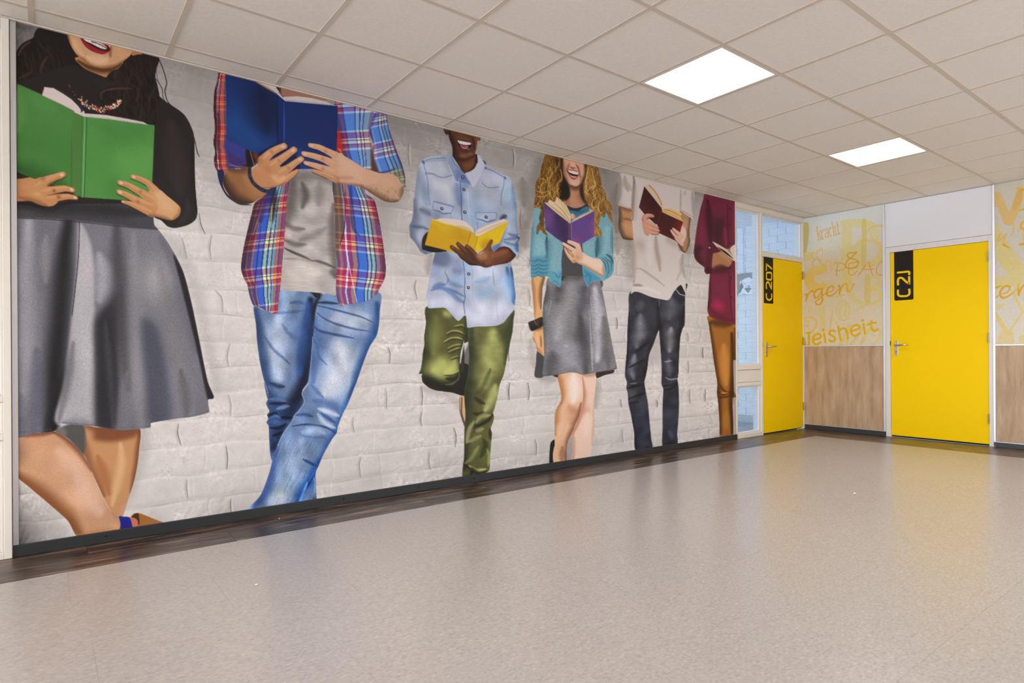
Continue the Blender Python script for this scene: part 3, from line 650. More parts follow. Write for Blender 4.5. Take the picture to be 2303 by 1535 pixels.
    A.put(m, (120, 60, 100), 1, SH); plaid(A, m, L, Rr, warp, b3('0,810')[0][1], 81, -.1)
    A.clip = m
    A.F(b3('1092,0 1190,60 1215,500 1190,640 1150,770 1125,960 1112,800 1108,500'), (96, 120, 60), a=.5, feather=1.5)
    A.S(b3('1200,80 1215,420 1225,760 1270,1020 1350,1390'), 1.6, (250, 236, 236), .85); A.S(b3('1280,60 1285,380 1310,560 1370,640'), 7, (40, 50, 120), .55, soft=5)
    A.S(b3('1190,90 1214,300 1210,560 1160,740'), 2, (40, 30, 90), .8, soft=1); A.S(b3('1640,700 1665,960 1650,1100'), 10, (90, 24, 40), .5, soft=8); A.S(b3('1540,250 1600,520'), 8, (120, 26, 40), .5, soft=6)
    A.clip = None
    # upper right front and sleeve
    L = b1('1400,300 1480,660 1520,900 1560,1010'); Rr = b1('1840,380 1790,640 1810,820 1815,1120')
    m = A.area(b1('1400,330 1600,350 1760,380 1850,400 1850,470 1790,620 1780,700 1800,800 1815,900 1810,1120 1740,1090 1600,1000 1480,930 1410,880'))
    warp = [(0, .1, (180, 40, 60)), (.1, .16, (60, 50, 130)), (.16, .46, (120, 160, 225)), (.46, .5, (50, 60, 150)), (.5, .6, (215, 228, 190)), (.6, .65, (60, 56, 140)), (.65, .72, (226, 226, 170)), (.72, .76, (90, 60, 130)), (.76, .92, (220, 210, 160)), (.92, 1, (216, 120, 90))]
    A.put(m, (120, 100, 160), 1, SH); plaid(A, m, L, Rr, warp, b1('0,480')[0][1], 82, .05, k=.42)
    A.F(b1('1410,880 1440,640 1480,800 1490,920'), (214, 40, 44), a=.85, feather=1)
    A.S(b1('1440,860 1470,900'), 4, (246, 160, 60), .8, soft=2)
    L = b1('1850,380 1790,620 1830,800 1840,980 1900,1140'); Rr = b1('1950,400 2010,650 2100,930 2160,1060 2190,1190')
    m = A.area(b1('1850,420 1960,440 2000,640 2050,790 2105,940 2150,1055 2182,1190 2176,1300 2110,1230 2040,1150 1890,1138 1860,1060 1835,980 1825,800 1785,700 1795,610'))
    warp = [(0, .12, (190, 190, 215)), (.12, .4, (110, 150, 215)), (.4, .46, (40, 60, 140)), (.46, .58, (196, 216, 180)), (.58, .64, (44, 54, 130)), (.64, .74, (170, 190, 130)), (.74, .8, (44, 44, 110)), (.8, .92, (150, 190, 190)), (.92, 1, (120, 50, 70))]
    A.put(m, (90, 110, 170), 1, SH); plaid(A, m, L, Rr, warp, b1('0,640')[0][1], 70, .22, k=.45)
    A.clip = m
    A.F(b1('1890,1138 1980,1110 2140,1080 2182,1190 2176,1320 2040,1150'), (150, 160, 90), a=.5, feather=2); A.S(b1('1850,480 1790,640 1830,800'), 5, (50, 60, 130), .6, soft=4); A.S(b1('2000,660 2110,950 2180,1190'), 7, (70, 50, 80), .5, soft=5)
    A.S(b1('1880,1130 1980,1120 2080,1080'), 3, (80, 40, 120), .7, soft=2)
    A.clip = None
    A.F(b1('1815,830 1835,980 1880,1130 1812,1110 1805,960'), (96, 56, 40), SH, a=.9, feather=1)
    # left sleeve
    m = A.area(b1('120,-20 260,20 260,300 260,700 450,800 620,900 560,1010 440,1090 330,1085 230,1092 168,1160 150,1260 200,1380 330,1470 430,1490 300,1462 200,1370 120,1222 95,1130 66,1070 54,990 68,900 48,800 66,640 50,430 60,230 92,110'))
    warp = [(0, .2, (120, 24, 32)), (.2, .26, (210, 190, 170)), (.26, .5, (150, 34, 34)), (.5, .8, (226, 90, 36)), (.8, 1, (120, 70, 80))]
    A.put(m, (110, 40, 40), 1, SH); plaid(A, m, b1('130,-30 90,110 60,230 50,430 65,640 48,800 60,960 70,1080 150,1260'), b1('190,20 190,300 196,760 215,1060 230,1100'), warp, b1('0,440')[0][1], 66, 0, k=.72)
    A.clip = m
    A.F(b1('196,700 450,800 420,1000 330,1090 220,1095 205,960 190,880 160,850 180,780'), (66, 74, 156), feather=2)
    A.F(b1('190,870 300,960 400,1000 330,1090 225,1092 210,980'), (84, 56, 120), a=.8, feather=3); A.F(b1('415,868 565,940 520,1010 440,1090 420,1060'), (36, 34, 38), feather=1.5)
    A.S(b1('455,885 500,1050'), 2.4, (186, 120, 110), .8, soft=1); A.F(b1('480,900 560,940 530,1020'), (170, 70, 36), a=.7, feather=2)
    for t in ('220,1050 330,1060 420,1075', '220,1030 320,1070 380,1092'): A.S(b1(t), 1.3, (170, 160, 190), .7)
    A.S(b1('70,200 65,430 80,640 66,830 75,1000'), 9, (70, 16, 22), .6, soft=7); A.S(b1('120,110 100,300 95,460'), 2, (226, 200, 190), .6, soft=1)
    A.clip = None
    A.F(b1('92,1120 150,1100 168,1160 150,1260 200,1370 330,1466 440,1492 330,1486 200,1400 120,1260'), (42, 52, 96), SH); A.S(b1('200,1380 330,1472 470,1490'), 4, (40, 56, 70), .8, soft=2)
    # neck
    A.F(b1('765,120 1240,230 1330,330 1000,300 820,296'), (176, 128, 108), SK); A.F(b1('690,100 775,120 800,240 760,210'), (40, 44, 40)); A.S(b1('775,180 800,250'), 2, (120, 70, 110))
    # blue book
    m = A.F(b1('180,-20 520,60 520,125 640,195 760,265 770,300 768,820 600,945 565,942 400,862 196,762 190,300'), (33, 66, 132), BK, smooth=False, clip=True)
    A.S(b1('240,560 400,660 520,800'), 60, (36, 86, 158), .85, soft=44); A.S(b1('560,200 620,400 640,640'), 60, (30, 42, 82), .9, soft=40)
    A.S(b1('250,60 450,120'), 40, (36, 56, 110), .6, soft=26); A.S(b1('770,270 768,820'), 6, (26, 40, 90), .9, soft=5); A.clip = None
    m = A.F(b1('845,338 1430,390 1418,890 1340,1085 1290,1094 930,1092 840,900'), (34, 60, 124), BK, smooth=False, clip=True)
    A.S(b1('1000,450 1300,600 1350,800'), 60, (36, 56, 118), .6, soft=40); A.S(b1('1000,900 1100,1060 1300,1080'), 30, (42, 80, 166), .7, soft=20); A.S(b1('1435,400 1425,880'), 5, (28, 44, 100), .7, soft=4); A.clip = None
    A.F(b1('762,265 846,338 842,800 768,830'), (32, 56, 118), BK, smooth=False)
    A.S(b1('835,350 832,800'), 3, (44, 98, 190), .85, soft=1.2, smooth=False); A.S(b1('858,345 852,800'), 1.6, (26, 50, 120), .8, smooth=False); A.S(b1('764,280 764,820'), 1.4, (18, 28, 62), .8, smooth=False)
    A.F(b1('520,60 700,110 770,225 822,292 980,284 1150,305 1300,345 1400,386 1430,392 846,336 760,262 640,192 520,124'), (214, 204, 200), BK, smooth=False)
    A.S(b1('525,122 640,186 760,255'), 4, (178, 132, 92), .9, soft=1.5); A.S(b1('780,240 822,290'), 2, (80, 70, 80), .8); A.S(b1('850,325 1100,345 1400,384'), 1.4, (170, 160, 158), .7)
    A.F(b1('545,925 770,810 920,880 1010,1090 760,1110 600,1040'), (34, 44, 92), BK)
    # forearms
    m = A.F(b1('225,1092 330,1094 450,1075 500,1200 640,1350 560,1420 480,1470 380,1482 260,1432 165,1290 160,1190'), (168, 118, 74), SK, clip=True)
    A.S(b1('150,1160 180,1300 300,1450 480,1480'), 26, (72, 50, 34), .9, soft=18); A.S(b1('230,1100 430,1090'), 12, (110, 72, 44), .7, soft=9); A.S(b1('400,1180 520,1330 600,1380'), 20, (196, 142, 96), .7, soft=12); A.clip = None
    m = A.F(b1('1600,1040 1750,1095 1900,1140 2050,1150 2130,1240 2168,1330 2122,1440 2050,1466 1950,1450 1830,1382 1720,1310 1600,1270'), (212, 172, 142), SK, clip=True)
    A.S(b1('1700,1300 1850,1400 2000,1465 2100,1450'), 16, (120, 86, 62), .85, soft=12); A.S(b1('2165,1290 2140,1430'), 10, (130, 94, 68), .7, soft=8); A.S(b1('1900,1170 2020,1260'), 26, (224, 184, 150), .6, soft=16); A.clip = None
    for _ in range(50):
        x, y = A.rs.uniform(1750, 2080), A.rs.uniform(1280, 1440); A.S(b1('%f,%f %f,%f' % (x, y, x+12, y+22)), .8, (100, 72, 52), .3)
    # hands
    A.on = SK
    sk, dk, li, nl = (214, 158, 112), (52, 36, 44), (236, 188, 146), (236, 196, 178)
    A.F(b2('370,400 440,380 520,440 620,480 720,540 780,640 830,700 830,780 740,850 600,880 500,900 430,880 360,820 280,720 250,640 270,580 350,520'), sk, SK)
    hand_finger(A, b2('785,205 700,240 560,320 440,440'), [13, 14, 16, 22], sk, dk, li, nl, SK)
    hand_finger(A, b2('945,262 840,340 700,440 560,540'), [13, 14, 17, 24], sk, dk, li, nl, SK)
    hand_finger(A, b2('1062,412 960,480 840,570 700,650'), [12, 13, 16, 24], sk, dk, li, nl, SK)
    hand_finger(A, b2('1000,600 920,660 830,720 740,770'), [6, 11, 14, 18], sk, (130, 70, 50), li, None, SK)
    A.D(b2('380,440')[0], 10, (176, 112, 68), .5); A.D(b2('510,580')[0], 9, (200, 120, 80), .5); A.S(b2('300,620 420,780 600,860'), 30, (204, 146, 98), .6, soft=16); A.S(b2('600,700 720,760 780,700'), 14, (240, 192, 148), .6, soft=8)
    for t in ('580,300', '850,560', '700,440'): A.D(b2(t)[0], 4, (176, 108, 78), .5)
    A.S(b2('420,880 540,895 700,860 800,790'), 5, (150, 96, 62), .7, soft=4)
    A.F(b2('1560,380 1700,320 1780,400 1950,500 2100,580 2303,650 2303,800 2050,840 1900,840 1740,830 1640,790 1580,720 1600,640 1560,560'), (224, 180, 150), SK)
    hand_finger(A, b2('1205,195 1340,225 1460,280 1600,350'), [10, 13, 14, 18], (220, 172, 140), dk, li, nl, SK)
    hand_finger(A, b2('1100,330 1250,365 1420,420 1600,500'), [11, 13, 15, 22], (220, 172, 140), dk, li, nl, SK)
    hand_finger(A, b2('1128,478 1260,515 1400,560 1590,620'), [9, 12, 14, 20], (220, 172, 140), dk, li, nl, SK)
    hand_finger(A, b2('1250,605 1360,640 1480,680 1620,740'), [6, 10, 13, 18], (208, 154, 118), (120, 70, 56), li, None, SK)
    A.S(b2('1700,420 1850,560 2000,700'), 30, (232, 194, 168), .6, soft=18); A.S(b2('1600,720 1750,720 1900,720'), 8, (196, 144, 116), .5, soft=5); A.S(b2('1640,790 1800,835 2050,840'), 6, (158, 108, 80), .7, soft=5)
    for t in ('1455,285', '1415,415', '1410,570'): A.D(b2(t)[0], 4.5, (190, 120, 90), .5)
    A.on = None
    A.S(b2('225,560 225,680 280,800 400,900 500,935 580,920'), [7, 8, 8, 9, 9, 6], (46, 54, 74), lab=BR)
    for _ in range(40):
        p = A.smooth(b2('225,560 225,680 280,800 400,900 500,935 580,920'), False, 9); q = p[A.rs.randint(len(p))]+A.rs.randn(2)*1.8; A.D(q, .9, (96, 106, 130), .7)

def paint_man_yellow(A):
    c1, c2, c3, c4 = view(910, 285, 8.526), view(910, 450, 8.526), view(910, 600, 8.526), view(910, 680, 3.744)
    SK, SH, TR, BK, SO = 21, 22, 23, 24, 25
    A.S(c1('2250,1000 2280,1500'), 16, (128, 120, 112), .5, soft=12); A.S(c2('2240,300 2230,700 2150,1100'), 16, (140, 132, 124), .5, soft=12); A.S(c2('500,1050 440,1400'), 12, (150, 143, 138), .5, soft=10)
    A.F(c4('560,300 545,400 545,700 470,520'), (124, 120, 118), feather=1); A.S(c4('150,720 380,780 470,900'), 16, (176, 168, 164), .5, soft=14)
    # trousers
    A.F(c4('460,770 505,760 512,1040 490,1000 468,930'), (214, 180, 136), SO); A.S(c4('480,800 478,930 508,1030'), 3, (100, 60, 36), .8, soft=1); A.S(c4('462,800 465,920 500,1035'), 1.5, (60, 40, 30), .8)
    m = A.F(c4('465,515 525,520 545,560 545,720 500,785 400,760 300,740 340,660 440,600'), (46, 42, 40), TR)
    A.F(c4('500,90 560,190 545,320 500,350 470,520 460,600 500,560'), (58, 64, 40), TR)
    m = A.F(c4('190,30 520,60 520,230 505,280 490,350 470,420 462,500 458,580 462,640 430,670 400,700 440,730 380,745 280,745 215,725 180,700 150,670 140,620 145,602 118,600 135,560 148,470 150,430 165,350 162,290 178,180'), (102, 102, 55), TR, clip=True)
    A.S(c4('190,60 170,250 155,430 135,590'), 22, (76, 84, 50), .85, soft=15); A.S(c4('260,130 255,300 240,420'), 28, (136, 140, 78), .7, soft=18)
    A.S(c4('330,500 300,560 240,570'), 40, (182, 188, 110), .9, soft=24); A.S(c4('420,480 400,560 340,590'), 16, (190, 194, 116), .7, soft=12)
    A.F(c4('135,610 230,625 330,670 440,680 470,760 300,765 180,720 130,660'), (50, 48, 36), a=.9, feather=5)
    A.S(c4('340,90 380,100'), 14, (170, 176, 112), .8, soft=8)
    for t, a_ in (('350,260 400,240 450,242 510,268', .9), ('330,330 390,300 450,298 490,312', .95), ('360,385 420,360 480,350', .8), ('370,415 430,390 470,375', .8), ('390,470 430,455 460,448', .7), ('420,200 480,190 518,215', .7), ('340,690 400,685 450,655 460,600', .6), ('330,600 400,600 455,570', .6)):
        A.S(c4(t), 4.2, (186, 188, 108), a_*.8, soft=2.6); A.S(c4(t.replace(',', ',').strip(), dy=12), 3, (62, 66, 36), .75, soft=2)
    A.S(c4('515,120 505,280 470,420 462,560'), 7, (64, 70, 36), .7, soft=6); A.S(c4('350,640 420,640 450,600'), 10, (40, 40, 28), .7, soft=5)
    A.grain(m, A.noise(6, 10), .04); firm(A, m, 1.18); A.clip = None
    m = A.F(c4('540,190 700,150 912,60 914,150 905,250 885,340 862,450 835,600 800,690 778,800 755,890 742,930 750,960 742,1010 722,1060 732,1100 725,1200 716,1320 705,1420 600,1450 490,1470 486,1400 498,1300 502,1050 510,950 500,760 530,600 540,450'), (108, 108, 63), TR, clip=True)
    A.S(c4('560,220 550,500 530,700 515,1000 500,1400'), 20, (70, 76, 48), .85, soft=14); A.S(c4('740,250 730,420 700,560 660,700'), 36, (172, 178, 108), .8, soft=24); A.S(c4('905,100 890,320 850,520'), 16, (74, 82, 48), .85, soft=12)
    A.S(c4('830,300 870,250'), 20, (72, 78, 46), .6, soft=12); A.S(c4('720,560 650,720 590,780'), 8, (92, 96, 58), .7, soft=6); A.S(c4('760,700 730,820 680,900'), 20, (176, 180, 116), .85, soft=12)
    for t, w, c in (('590,800 640,840 670,850', 9, (64, 60, 42)), ('570,930 620,940 650,920', 7, (70, 62, 46)), ('600,1010 640,960 720,950', 10, (160, 164, 104)), ('740,940 700,990 610,1040', 7, (56, 52, 38)), ('560,1060 600,1040 640,1040', 8, (72, 62, 48)), ('580,1000 540,1080 520,1180', 10, (160, 164, 110)),
                    ('600,1080 660,1060', 9, (156, 158, 108)), ('640,1120 560,1160 530,1170', 9, (150, 154, 106)), ('620,1210 560,1310 510,1350', 9, (146, 154, 94)), ('690,1230 710,1290 700,1370', 6, (160, 168, 104)), ('720,1060 725,1150', 8, (58, 60, 40)), ('500,1370 560,1400 560,1450', 8, (62, 58, 40)), ('540,1370 600,1410 680,1400', 5, (190, 196, 130)), ('560,1390 620,1440 690,1420', 8, (60, 56, 36)), ('660,1150 680,1200 640,1300', 12, (70, 76, 48))):
        A.S(c4(t), w, c, .8, soft=4)
    A.grain(m, A.noise(3, 3), .02); A.grain(m, A.noise(6, 10), .035); firm(A, m, 1.2); A.clip = None
    # neck and face
    m = A.F(c1('720,-40 760,110 800,165 832,150 850,230 905,380 915,470 915,560 930,660 1060,800 1140,920 1300,840 1380,700 1370,560 1345,520 1370,430 1388,300 1396,262 1432,276 1450,240 1400,120 900,-60'), (110, 68, 42), SK, clip=True)
    A.S(c1('850,100 900,300 930,520 960,700 1080,850'), 14, (58, 36, 26), .85, soft=9); A.S(c1('1390,150 1385,320 1350,480'), 9, (150, 96, 60), .7, soft=6); A.S(c1('1080,560 1200,580 1280,520'), 14, (160, 102, 66), .8, soft=8)
    A.S(c1('980,600 1150,640 1320,560'), 6, (66, 40, 28), .7, soft=5); A.S(c1('1150,740 1240,760 1320,700'), 16, (150, 96, 62), .7, soft=9); A.S(c1('1380,560 1385,720 1300,850 1150,920'), 8, (34, 24, 22), .9, soft=5); A.S(c1('940,680 1060,830 1140,910'), 7, (40, 26, 24), .8, soft=5)
    A.S(c1('940,180 1000,120'), 7, (60, 36, 26), .6, soft=5); A.S(c1('1280,210 1325,300 1330,450'), 3, (56, 32, 22), .8, soft=2); A.S(c1('1020,200 1140,230 1240,240'), 8, (140, 90, 60), .6, soft=5); A.S(c1('960,160 1060,100'), 16, (134, 84, 54), .6, soft=8)
    A.S(c1('770,100 800,150'), 6, (60, 36, 24), .7, soft=4)
    A.clip = None
    A.F(c1('1000,262 1060,250 1160,262 1270,300 1300,340 1270,420 1220,480 1150,490 1090,480 1040,430 1000,350'), (108, 62, 72))
    A.F(c1('1005,270 1100,282 1200,300 1275,330 1270,380 1220,430 1150,440 1080,420 1030,360'), (40, 24, 24)); A.F(c1('1055,350 1120,365 1200,365 1225,390 1180,425 1120,420 1075,400'), (186, 92, 92)); A.S(c1('1095,400 1140,420 1190,405'), 1.6, (226, 200, 190), .9)
    A.F(c1('1010,268 1060,276 1160,296 1265,318 1262,345 1200,355 1120,350 1050,330 1022,300'), (240, 234, 228))
    for x in (1060, 1105, 1150, 1195, 1235): A.S(c1('%d,285 %d,345' % (x, x-4)), .7, (180, 172, 166), .6)
    A.S(c1('1210,430 1230,425'), 2, (220, 190, 200), .7, soft=1); A.S(c1('1050,440 1130,490 1220,480'), 3.5, (92, 56, 70), .9, soft=1.5)
    # shirt
    BL = (178, 189, 211)
    m = A.F(c1('350,640 480,575 660,548 880,545 960,640 1060,790 1135,900 1300,850 1400,700 1410,540 1500,640 1560,760 1700,830 1900,930 2010,970 2060,1080 2110,1300 2140,1535') + c2('2150,250 2160,600 2210,720 2180,800 2180,980 2150,1075 2040,1180 2075,1400 2085,1535')
            + c3('2050,20 2090,300 2120,560 2105,760 2085,830 1980,960 1890,1070 1750,1130 1500,1145 1350,1150 1240,1168 1195,1160 1160,930 1025,1040 900,920 800,810 740,785 600,790 445,788 440,650 405,580 450,350 490,60') + c2('480,1480 530,1200 570,1010 480,1030 380,1045 300,990 200,830 100,710 95,640 85,500 130,400 160,250 165,0') + c1('175,1400 220,1000 270,760'), BL, SH, clip=True)
    # tones
    A.S(c2('180,0 160,300 110,520 120,700 300,960'), 20, (120, 132, 156), .85, soft=14); A.S(c1('270,800 230,1100 190,1500'), 12, (140, 156, 182), .7, soft=9); A.S(c1('330,900 350,1200 420,1500'), 12, (150, 170, 200), .7, soft=8)
    A.F(c2('380,640 460,540 480,330 370,1040 330,900'), (100, 112, 138), a=.7, feather=5); A.S(c2('300,180 420,230 480,280'), 12, (116, 128, 150), .8, soft=8); A.S(c2('120,500 300,520 460,560'), 6, (100, 114, 142), .7, soft=5); A.S(c2('350,560 300,700 310,780'), 12, (186, 192, 214), .7, soft=8)
    A.F(c2('560,1000 800,980 900,1140 880,1200 800,1290 520,1240'), (110, 124, 154), a=.85, feather=4); A.F(c2('330,930 450,1000 560,1010 480,1030 380,1045'), (92, 106, 134), a=.8, feather=3)
    A.S(c1('700,700 560,820 500,850'), 50, (200, 206, 220), .7, soft=26); A.S(c1('600,1050 800,1200 700,1350'), 46, (206, 210, 222), .75, soft=26); A.S(c1('1000,1100 1040,1300 1060,1500'), 16, (128, 152, 196), .75, soft=11); A.S(c1('1500,900 1650,1000 1500,1200'), 56, (204, 210, 226), .7, soft=30)
    A.S(c1('1980,1100 2000,1300 2030,1500'), 22, (176, 208, 232), .7, soft=13); A.S(c1('2070,1100 2120,1500') + c2('2150,300 2150,600'), 9, (120, 156, 196), .7, soft=8); A.S(c2('2030,60 2010,400 2000,560'), 20, (178, 200, 228), .7, soft=14)
    A.S(c2('1400,60 1300,260 1250,420'), 40, (168, 196, 226), .7, soft=24); A.S(c2('1840,380 1900,320 1940,300'), 9, (60, 72, 98), .8, soft=5); A.S(c2('1830,800 1850,620 1900,500'), 14, (110, 140, 184), .7, soft=9)
    for t in ('1900,760 2050,740 2190,720', '1900,800 2050,850 2160,870', '1980,640 2100,680 2180,640'): A.S(c2(t), 5, (96, 124, 164), .7, soft=4)
    A.S(c2('2140,700 2200,740 2170,780'), 5, (70, 84, 112), .8, soft=3); A.S(c2('1990,920 2080,960 2140,1050'), 14, (156, 186, 222), .7, soft=9); A.S(c2('2150,800 2160,980'), 8, (66, 104, 164), .7, soft=6)
    A.S(c2('1660,1000 1760,920 1800,860'), 14, (92, 128, 190), .7, soft=9); A.S(c2('560,1300 560,1450'), 24, (150, 166, 208), .6, soft=14); A.S(c2('860,1240 960,1200 1040,1330'), 26, (150, 162, 196), .6, soft=14); A.S(c2('1350,1350 1500,1420 1700,1350'), 60, (206, 214, 234), .8, soft=32)
    A.S(c3('1960,20 1990,260 2050,480 2090,700'), 10, (70, 124, 196), .85, soft=8); A.S(c3('2040,20 2090,300 2120,600'), 8, (52, 96, 160), .8, soft=6); A.S(c3('1900,120 1950,300 2010,600'), 20, (168, 200, 232), .7, soft=14)
    A.F(c3('1320,640 1700,640 2050,800 1950,960 1850,1070 1500,1130 1240,1160 1180,900'), (214, 218, 236), a=.9, feather=12); A.F(c3('470,640 700,560 1100,700 1150,900 1030,1020 900,900 780,770 450,770'), (212, 216, 236), a=.9, feather=9)
    for t, w, c, s in (('540,400 640,350 760,340', 9, (110, 132, 184), 6), ('500,450 620,410 740,410 900,450 1130,560', 6, (104, 136, 192), 4), ('760,440 900,510 1020,620 1130,680', 9, (120, 146, 196), 6), ('820,230 880,310 1100,380', 8, (130, 156, 204), 6), ('790,30 770,100 830,230 800,320 740,360', 2.5, (120, 138, 180), 1.5), ('1350,290 1500,270 1620,200', 10, (150, 184, 222), 7),
                       ('1380,500 1550,450 1700,400', 12, (168, 204, 234), 8), ('1380,600 1550,560 1700,520', 8, (170, 206, 236), 6), ('1690,40 1695,200 1720,380', 2, (140, 160, 200), 1.2), ('1740,480 1760,800 1790,1040', 1.6, (180, 188, 220), 1), ('1880,160 1800,280 1740,330', 8, (176, 190, 224), 5), ('950,180 1050,250 1120,260', 16, (166, 192, 226), 10), ('930,60 1040,90 1120,40', 14, (136, 156, 200), 8)):
        A.S(c3(t), w, c, .8, soft=s)
    # placket, seams, yokes
    A.S(c1('1055,1050 1080,1300 1085,1500') + c2('1085,250 1095,380'), 1.8, (84, 98, 150), .8, soft=.8); A.S(c1('1205,1180 1215,1500') + c2('1225,200 1235,420'), 1.2, (196, 212, 234), .8)
    A.S(c2('1115,1180 1140,1350 1150,1535') + c3('1140,20 1150,300 1140,460 1155,580 1130,700 1150,900'), 2, (86, 108, 168), .8, soft=.9); A.S(c2('1285,1270 1295,1535') + c3('1290,20 1300,300 1290,640'), 1.3, (150, 176, 214), .7)
    A.F(c2('1130,1200 1285,1280 1295,1530 1155,1530'), (168, 196, 226), a=.5, feather=3)
    for t, w in (('360,660 500,620 640,610 780,600', 2.4), ('340,680 480,660 640,650 780,640', 1), ('390,900 540,910 650,960 760,970 900,930', 2.4), ('400,870 560,900', 1.2), ('360,720 400,860 440,1050 450,1300 480,1500', 2), ('1510,790 1650,830 1800,910 1920,980', 3.2), ('1900,960 1900,1100 1850,1300 1840,1500', 2), ('1480,1080 1580,1160 1700,1170 1800,1150', 2.2)):
        A.S(c1(t), w, (122, 146, 190), .7, soft=1)
    A.S(c1('335,650 370,710'), 5, (84, 104, 148), .8, soft=2); A.S(c1('1520,780 1560,790'), 4, (84, 124, 180), .8, soft=2); A.S(c1('1920,960 1930,1010'), 4, (84, 124, 180), .8, soft=2)
    # pocket flaps
    for P in ('550,20 750,65 930,125 910,190 880,245 800,240 740,255 640,205 540,180', '1360,235 1560,240 1750,245 1755,320 1735,370 1650,380 1580,415 1500,380 1370,350'):
        q = c2(P); A.F(q, (186, 200, 224), a=.55); A.S(q+[q[0]], 1.2, (104, 130, 178), .7)
    A.S(c2('545,185 650,215 740,262 890,250'), 2.2, (90, 108, 148), .7, soft=1.2); A.S(c2('1370,355 1500,388 1580,420 1740,375'), 2.2, (80, 110, 156), .7, soft=1.2); A.S(c2('560,30 930,130'), 2, (100, 130, 180), .6, soft=1)
    A.S(c2('880,260 880,360'), 2, (140, 160, 196), .6, soft=1); A.S(c2('1390,420 1395,540'), 2, (120, 160, 206), .6, soft=1); A.D(c2('620,320')[0], 14, (140, 154, 186), .5)
    A.grain(m, A.noise(0, 0), .012); A.grain(m, A.noise(6, 9), .03); firm(A, m, 1.1); A.clip = None
    # collar
    A.F(c1('880,545 905,600 960,700 1060,810 1132,895 1110,960 1060,1010 1010,1075 960,1010 900,870 830,720 850,620'), (152, 168, 206), SH); A.S(c1('900,560 950,700 1080,840 1130,890'), 2, (96, 116, 170), .6, soft=1.2); A.S(c1('1132,900 1050,1010 1008,1072 950,990 890,860 840,720'), 1.3, (216, 222, 236), .85); A.F(c1('1000,830 1130,895 1060,1000 1000,1060 960,960'), (110, 138, 188), a=.7, feather=2.5)
    A.F(c1('1350,520 1385,530 1420,560 1490,660 1530,760 1470,940 1400,1060 1310,1168 1240,1060 1150,910 1250,860 1340,800 1390,700 1400,620'), (206, 208, 226), SH); A.S(c1('1150,910 1240,1060 1310,1165 1400,1060 1480,920 1525,760'), 1.3, (170, 186, 220), .85); A.S(c1('1280,900 1320,1080 1440,960 1490,780'), 1.1, (176, 190, 220), .6)
    A.F(c1('1352,540 1382,530 1392,620 1392,700 1372,690'), (38, 32, 34)); A.F(c1('1490,645 1540,670 1560,700 1540,730'), (70, 90, 120), a=.8)
    A.F(c1('1110,930 1140,905 1200,1010 1260,1110 1160,1080 1060,1060 1060,1010'), (92, 118, 182), a=.85, feather=1.5); A.F(c1('1060,1030 1200,1030 1215,1180 1080,1180'), (130, 160, 206), a=.6, feather=2)
    for P in (c1('1110,965'), c1('1130,1205'), c2('710,163'), c2('1150,232'), c2('1558,325'), c2('1223,1413'), c3('1217,397')):
        A.D(P[0], 3.5, (44, 42, 44), 1, hard=1); A.D((P[0][0]+.2, P[0][1]-.2), 1.7, (206, 198, 178), .95, hard=1)
    A.D(c3('1198,738')[0], 3, (170, 160, 168), .9, hard=1); A.D(c3('1198,738')[0], 1.9, (226, 220, 220), 1, hard=1)
    # arms, book, hand
    A.F(c2('440,610 380,660 330,760 325,900 350,960 600,970 800,990 740,900 450,640'), (66, 42, 30), SK); A.F(c2('350,900 560,890 760,960 700,1000 500,1000 380,960'), (44, 34, 32), SK)
    m = A.F(c2('1640,900 1700,1000 1800,920 1900,890 2000,920 2080,1000 2130,1060 2060,1150 1960,1210 1800,1240 1700,1260 1640,1200'), (122, 70, 42), SK, clip=True)
    A.S(c2('1660,1070 1800,1010 1950,980'), 14, (166, 104, 66), .8, soft=9); A.S(c2('2000,920 2110,1060 1980,1210 1800,1260'), 10, (64, 38, 26), .8, soft=7); A.S(c2('1720,980 1850,900 1980,900'), 7, (76, 46, 32), .8, soft=5); A.clip = None
    m = A.F(c2('515,358 600,395 900,480 1270,600 1400,690 1330,985 1290,960 1180,1000 990,1020 700,940 384,862 440,640'), (226, 182, 20), BK, smooth=False, clip=True)
    A.S(c2('540,420 800,520 1200,640'), 16, (234, 196, 30), .8, soft=12); A.S(c2('450,820 700,900 900,860'), 30, (222, 172, 14), .7, soft=18); A.S(c2('1000,600 1150,760'), 30, (212, 164, 18), .7, soft=18); A.clip = None
    A.F(c2('1270,600 1400,688 1310,985 1200,870'), (226, 186, 24), BK, smooth=False)
    m = A.F(c2('1990,398 1820,818 1650,892 1350,1010 1310,985 1410,690 1700,560'), (240, 206, 16), BK, smooth=False, clip=True)
    A.S(c2('1500,900 1560,830 1650,820'), 16, (206, 160, 10), .8, soft=10); A.clip = None
    A.S(c2('1262,612 1200,860'), 1.2, (168, 90, 20), .9); A.S(c2('1402,700 1325,970'), 1.2, (180, 130, 10), .8)
    A.F(c2('515,352 590,380 680,352 860,360 1020,378 1150,415 1250,490 1310,570 1335,640 1420,560 1560,490 1720,430 1890,364 1960,395 1992,400 1700,545 1410,688 1340,665 1270,602 1000,520 700,440'), (236, 218, 208), BK)
    A.S(c2('1000,500 1200,570 1320,650'), 7, (206, 178, 130), .7, soft=5); A.S(c2('1335,655 1450,610 1700,500 1960,400'), 4, (226, 196, 150), .8, soft=2.5); A.S(c2('520,372 900,475 1270,596'), 2, (246, 216, 60), .9); A.S(c2('1335,560 1335,655'), 2, (150, 150, 170), .7, soft=1)
    A.on = SK
    sk, dk, li, nl = (104, 62, 40), (46, 28, 20), (150, 98, 66), (150, 100, 80)
